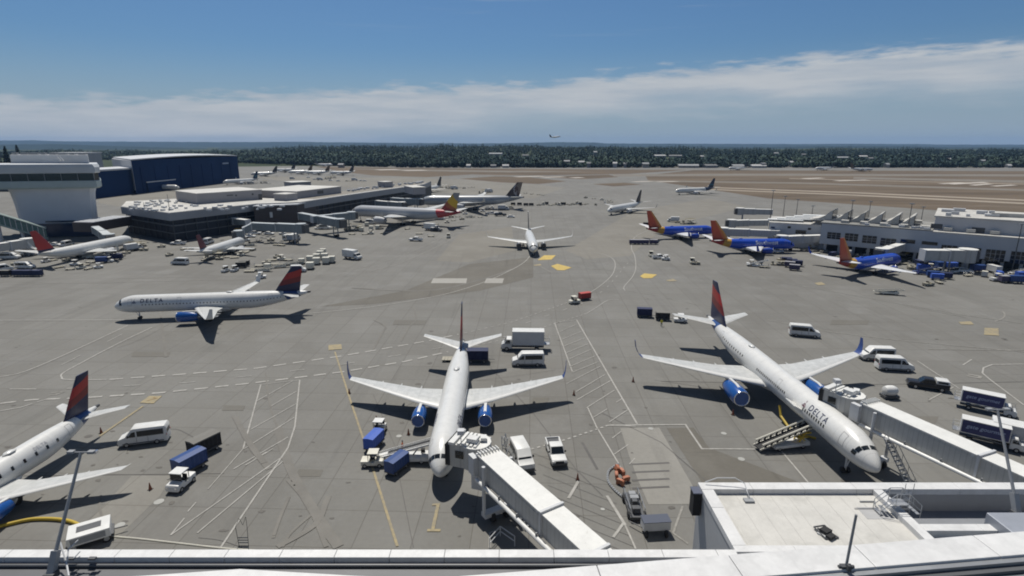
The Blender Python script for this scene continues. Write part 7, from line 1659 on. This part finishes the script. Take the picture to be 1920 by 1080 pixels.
for i, (px, py, wpx) in enumerate(house_px):
    Y_ = depth_for(py+4) if py > 300 else 1250+(px*7) % 300
    p = W(px, py+2.5, Y_); sz = wpx/F*Y_*.8; gz = hgt(p.x, Y_); hh = max(4.5, p.z-gz+4); houses.append((px, py, wpx, Y_))
    r = empty('house', (p.x, Y_, gz-1), random.uniform(-.25, .25), f'{ordn(i)} pale house or shed from the left among the far trees', 'house', 'houses among the far trees')
    w2, d2 = sz/2, min(9, max(4, sz*.35))
    mb = MB(); mb.bb(-w2, w2, -d2, d2, 0, hh); mb.build('wall', HW[i % 3], r)
    mb = MB(); mb.profile([(-d2-.6, 0), (d2+.6, 0), (0, 2.4)], [(-w2-.5, 0, lambda z: 1), (w2+.5, 0, lambda z: 1)])
    o = mb.build('roof', HR[(i*2) % 3], r); o.rotation_euler.z = R(90); o.location.z = hh
    if sz > 7:
        for sx in (-.5, .1, .55): mb = MB(); mb.box((sx*w2, -d2-.03, hh-1.8), (1.2, .1, 1.2)); mb.build('window', GLASS, r)
# leaf-clump woodland, one mass
def leaf_mat(name, dark, light):
    m, t, b = new_mat(name)
    at = t.new('ShaderNodeAttribute', attribute_name='tint').outputs['Fac']
    n = t.noise(t.new('ShaderNodeNewGeometry').outputs['Position'], .35, 3)
    c = t.mix(at, c4(dark), c4(light)); c = t.mix(1., c, t.math('MULTIPLY_ADD', n, .9, .55), 'MULTIPLY')
    t.l.new(c, b.inputs['Base Color']); b.inputs['Roughness'].default_value = .8; b.inputs['Specular IOR Level'].default_value = .15
    return m
LEAF = leaf_mat('tree_foliage', (.01, .03, .034), (.045, .07, .05))  # some of the distant haze is mixed into the leaf colours as blue
def clumps(cx, cy, cz, h, rad, kind, nq, size):
    "centres of leaf clumps and their sizes for one tree"
    u = rng.random(nq); a = rng.random(nq)*2*np.pi
    if kind == 0:                                               # conifer: tapering tiers
        z = .12+.88*u; rr = rad*(1.02-z)**.85*(.55+.45*rng.random(nq)); zz = cz+h*z; sz = size*(.5+.7*(1-z))
    else:                                                       # broadleaf: lumpy crown
        z = rng.random(nq)*2-1; k = np.sqrt(1-z*z*.96); rr = rad*k*(.75+.3*np.sin(a*3+cx)*.5+.25*rng.random(nq)); zz = cz+h*.58+z*h*.42; sz = size*(.7+.6*rng.random(nq))
    return np.stack([cx+rr*np.cos(a), cy+rr*np.sin(a), zz], 1), sz
def leaf_mesh(name, C_, S_, T_, A_):
    "A_: the axis foot and height of the tree each clump belongs to, for rounded crown normals"
    n = len(C_)
    d1 = rng.normal(size=(n, 3)); d1 /= np.linalg.norm(d1, axis=1)[:, None]
    d2 = rng.normal(size=(n, 3)); d2 -= (d2*d1).sum(1)[:, None]*d1; d2 /= np.linalg.norm(d2, axis=1)[:, None]
    nr = np.stack([C_[:, 0]-A_[:, 0], C_[:, 1]-A_[:, 1], (C_[:, 2]-A_[:, 2]-.35*A_[:, 3])*.6], 1); nr += rng.normal(size=nr.shape)*.35*np.abs(nr).mean(); nr[:, 2] += .25*np.linalg.norm(nr, axis=1); nr /= np.linalg.norm(nr, axis=1)[:, None]+1e-9
    fl_ = (np.cross(d1, d2)*nr).sum(1) > 0; d2 = np.where(fl_[:, None], d2, -d2)
    s_ = S_[:, None]
    V_ = np.stack([C_-d1*s_, C_-d2*s_*.8, C_+d1*s_, C_+d2*s_*.8], 1).reshape(-1, 3)
    me = bpy.data.meshes.new(name); me.vertices.add(4*n); me.vertices.foreach_set('co', V_.astype(np.float32).ravel())
    me.loops.add(4*n); me.loops.foreach_set('vertex_index', np.arange(4*n, dtype=np.int32)); me.polygons.add(n)
    me.polygons.foreach_set('loop_start', np.arange(0, 4*n, 4, dtype=np.int32))
    at = me.attributes.new('tint', 'FLOAT', 'POINT'); at.data.foreach_set('value', np.repeat(T_, 4).astype(np.float32))
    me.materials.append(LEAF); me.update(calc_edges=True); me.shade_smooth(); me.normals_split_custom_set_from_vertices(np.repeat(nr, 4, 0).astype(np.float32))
    o = bpy.data.objects.new(name, me); col.objects.link(o); return o
Cs, Ss, Ts, As = [], [], [], []
hx = np.array([[h_[0], h_[2], h_[3], h_[1]] for h_ in houses])
count = 0
LX = [-500, 60, 180, 440, 520, 600, 760, 900, 1000, 1100, 1250, 1450, 1600, 1750, 1920, 2400]; LY = [284, 283, 284, 282, 276, 271.5, 270.5, 270.5, 272, 273.5, 275, 276.5, 276.5, 276.5, 279, 279]
front = [(-600, 294), (-200, 296), (180, 300), (300, 303), (450, 306), (560, 310), (700, 313), (880, 317), (1040, 318), (1200, 318), (1300, 318.5), (1500, 317), (1700, 318), (1800, 320), (2100, 321), (2500, 322)]
def front_y(px):
    for (a, ya), (b_, yb) in zip(front[:-1], front[1:]):
        if a <= px <= b_: return ya+(yb-ya)*(px-a)/(b_-a)
    return 318
for k in range(17500):
    u = rng.random(); px = rng.uniform(-480, 2330)
    Y0 = g2(px, front_y(px)).y; Y_ = max(1010, Y0+6)+(u**1.7)*1250
    x = (px-960)/F*(Y_*CP+(H-10)*SP); gz = hgt(x, Y_)
    big = math.sin(x*.011+Y_*.006)+math.sin(x*.004-Y_*.009+2)
    kind = 0 if rng.random() < (.8 if Y_ > Y0+420 else (.12 if big > -.5 else .5)) else 1
    h = rng.uniform(15, 30) if kind == 0 else rng.uniform(8, 18)
    if Y_ < Y0+140: h *= rng.uniform(.45, .8)
    top = pixz(gz+h, Y_); lim = float(np.interp(px, LX, LY))+rng.normal()*1.6+1.8*math.sin(px*.043)+1.5*math.sin(px*.017+2)+1.1*math.sin(px*.117+1)+.8*math.sin(px*.31)+(2.5 if rng.random() < .5 else 0)
    if top < lim: h = max(6, h*.0+ (lambda z_: z_-gz)(H-(Y_)*(((lim-540)/F*CP+SP)/(CP-(lim-540)/F*SP))))
    if h < 5: continue
    top = pixz(gz+h, Y_)
    if len(hx) and np.any((np.abs(hx[:, 0]-px) < hx[:, 1]*.55+2) & (hx[:, 2] > Y_-5) & (top < hx[:, 3]+2)): continue
    rad = h*(.2 if kind == 0 else .52)
    nq = 40 if Y_ < 1500 else 26
    c_, s_ = clumps(x, Y_, gz, h, rad, kind, nq, 1.7 if kind == 0 else 2.2)
    pt = .5+.5*math.sin(x*.017+2*math.sin(Y_*.01)); tn = rng.uniform(-.05, .3) if kind == 0 else rng.uniform(.1, .6)+.5*pt
    Cs.append(c_); Ss.append(s_); As.append(np.tile((x, Y_, gz, h), (nq, 1))); Ts.append(np.full(nq, tn)+rng.normal(size=nq)*.1); count += 1
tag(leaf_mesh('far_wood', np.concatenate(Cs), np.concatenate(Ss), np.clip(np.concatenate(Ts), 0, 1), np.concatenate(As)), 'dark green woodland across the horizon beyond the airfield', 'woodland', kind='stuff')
# single conifers that stand clear of the wood
for px, yt, Y_, lab in ((8, 274, 760, 'tall dark conifer at the far left edge above the tower roof'), (30, 271.5, 800, 'broad dark conifer just right of the one at the left edge'), (-8, 279, 740, 'dark conifer cut off by the left edge')):
    z = W(px, yt, Y_); r = empty('conifer', (z.x, Y_, 0), 0, lab, 'tree', 'conifers above the tower roof')
    mb = MB(); mb.tube((0, 0, 0), (0, 0, z.z*.9), .7, .1, 8); mb.build('trunk', mat('bark', (.06, .045, .035), .9), r)
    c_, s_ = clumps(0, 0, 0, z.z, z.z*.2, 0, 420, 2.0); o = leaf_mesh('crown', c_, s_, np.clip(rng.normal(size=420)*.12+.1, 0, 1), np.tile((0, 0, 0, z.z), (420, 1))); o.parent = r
# ------------------------------------------------------------------ air
mb = MB(); mb.bb(-15000, 15000, -70, 14500, -1.2-5, 190); hz = mb.build('haze', [], None)
hm = bpy.data.materials.new('haze'); hm.use_nodes = True; t = NT(hm.node_tree); t.n.remove(t.n['Principled BSDF'])
pv = t.new('ShaderNodeVolumePrincipled'); pv.inputs['Color'].default_value = (.40, .63, 1., 1); pv.inputs['Density'].default_value = 5e-5; pv.inputs['Anisotropy'].default_value = 0.
t.l.new(pv.outputs[0], t.n['Material Output'].inputs['Volume']); hz.data.materials.append(hm); hz['kind'] = 'stuff'; hz['label'] = 'thin blue haze over the airfield'
# ------------------------------------------------------------------ render settings
scene.render.engine = 'CYCLES'
scene.cycles.use_denoising = True; scene.cycles.filter_width = 1.9
try: scene.cycles.denoiser = 'OPENIMAGEDENOISE'
except Exception: pass
scene.cycles.max_bounces = 6; scene.cycles.diffuse_bounces = 3; scene.cycles.glossy_bounces = 3; scene.cycles.transmission_bounces = 2; scene.cycles.volume_bounces = 0
scene.cycles.use_adaptive_sampling = True; scene.cycles.adaptive_threshold = .01; scene.cycles.sample_clamp_indirect = 6
vs = scene.view_settings; vs.view_transform = 'Standard'; vs.look = 'None'; vs.exposure = -.1; vs.gamma = 1
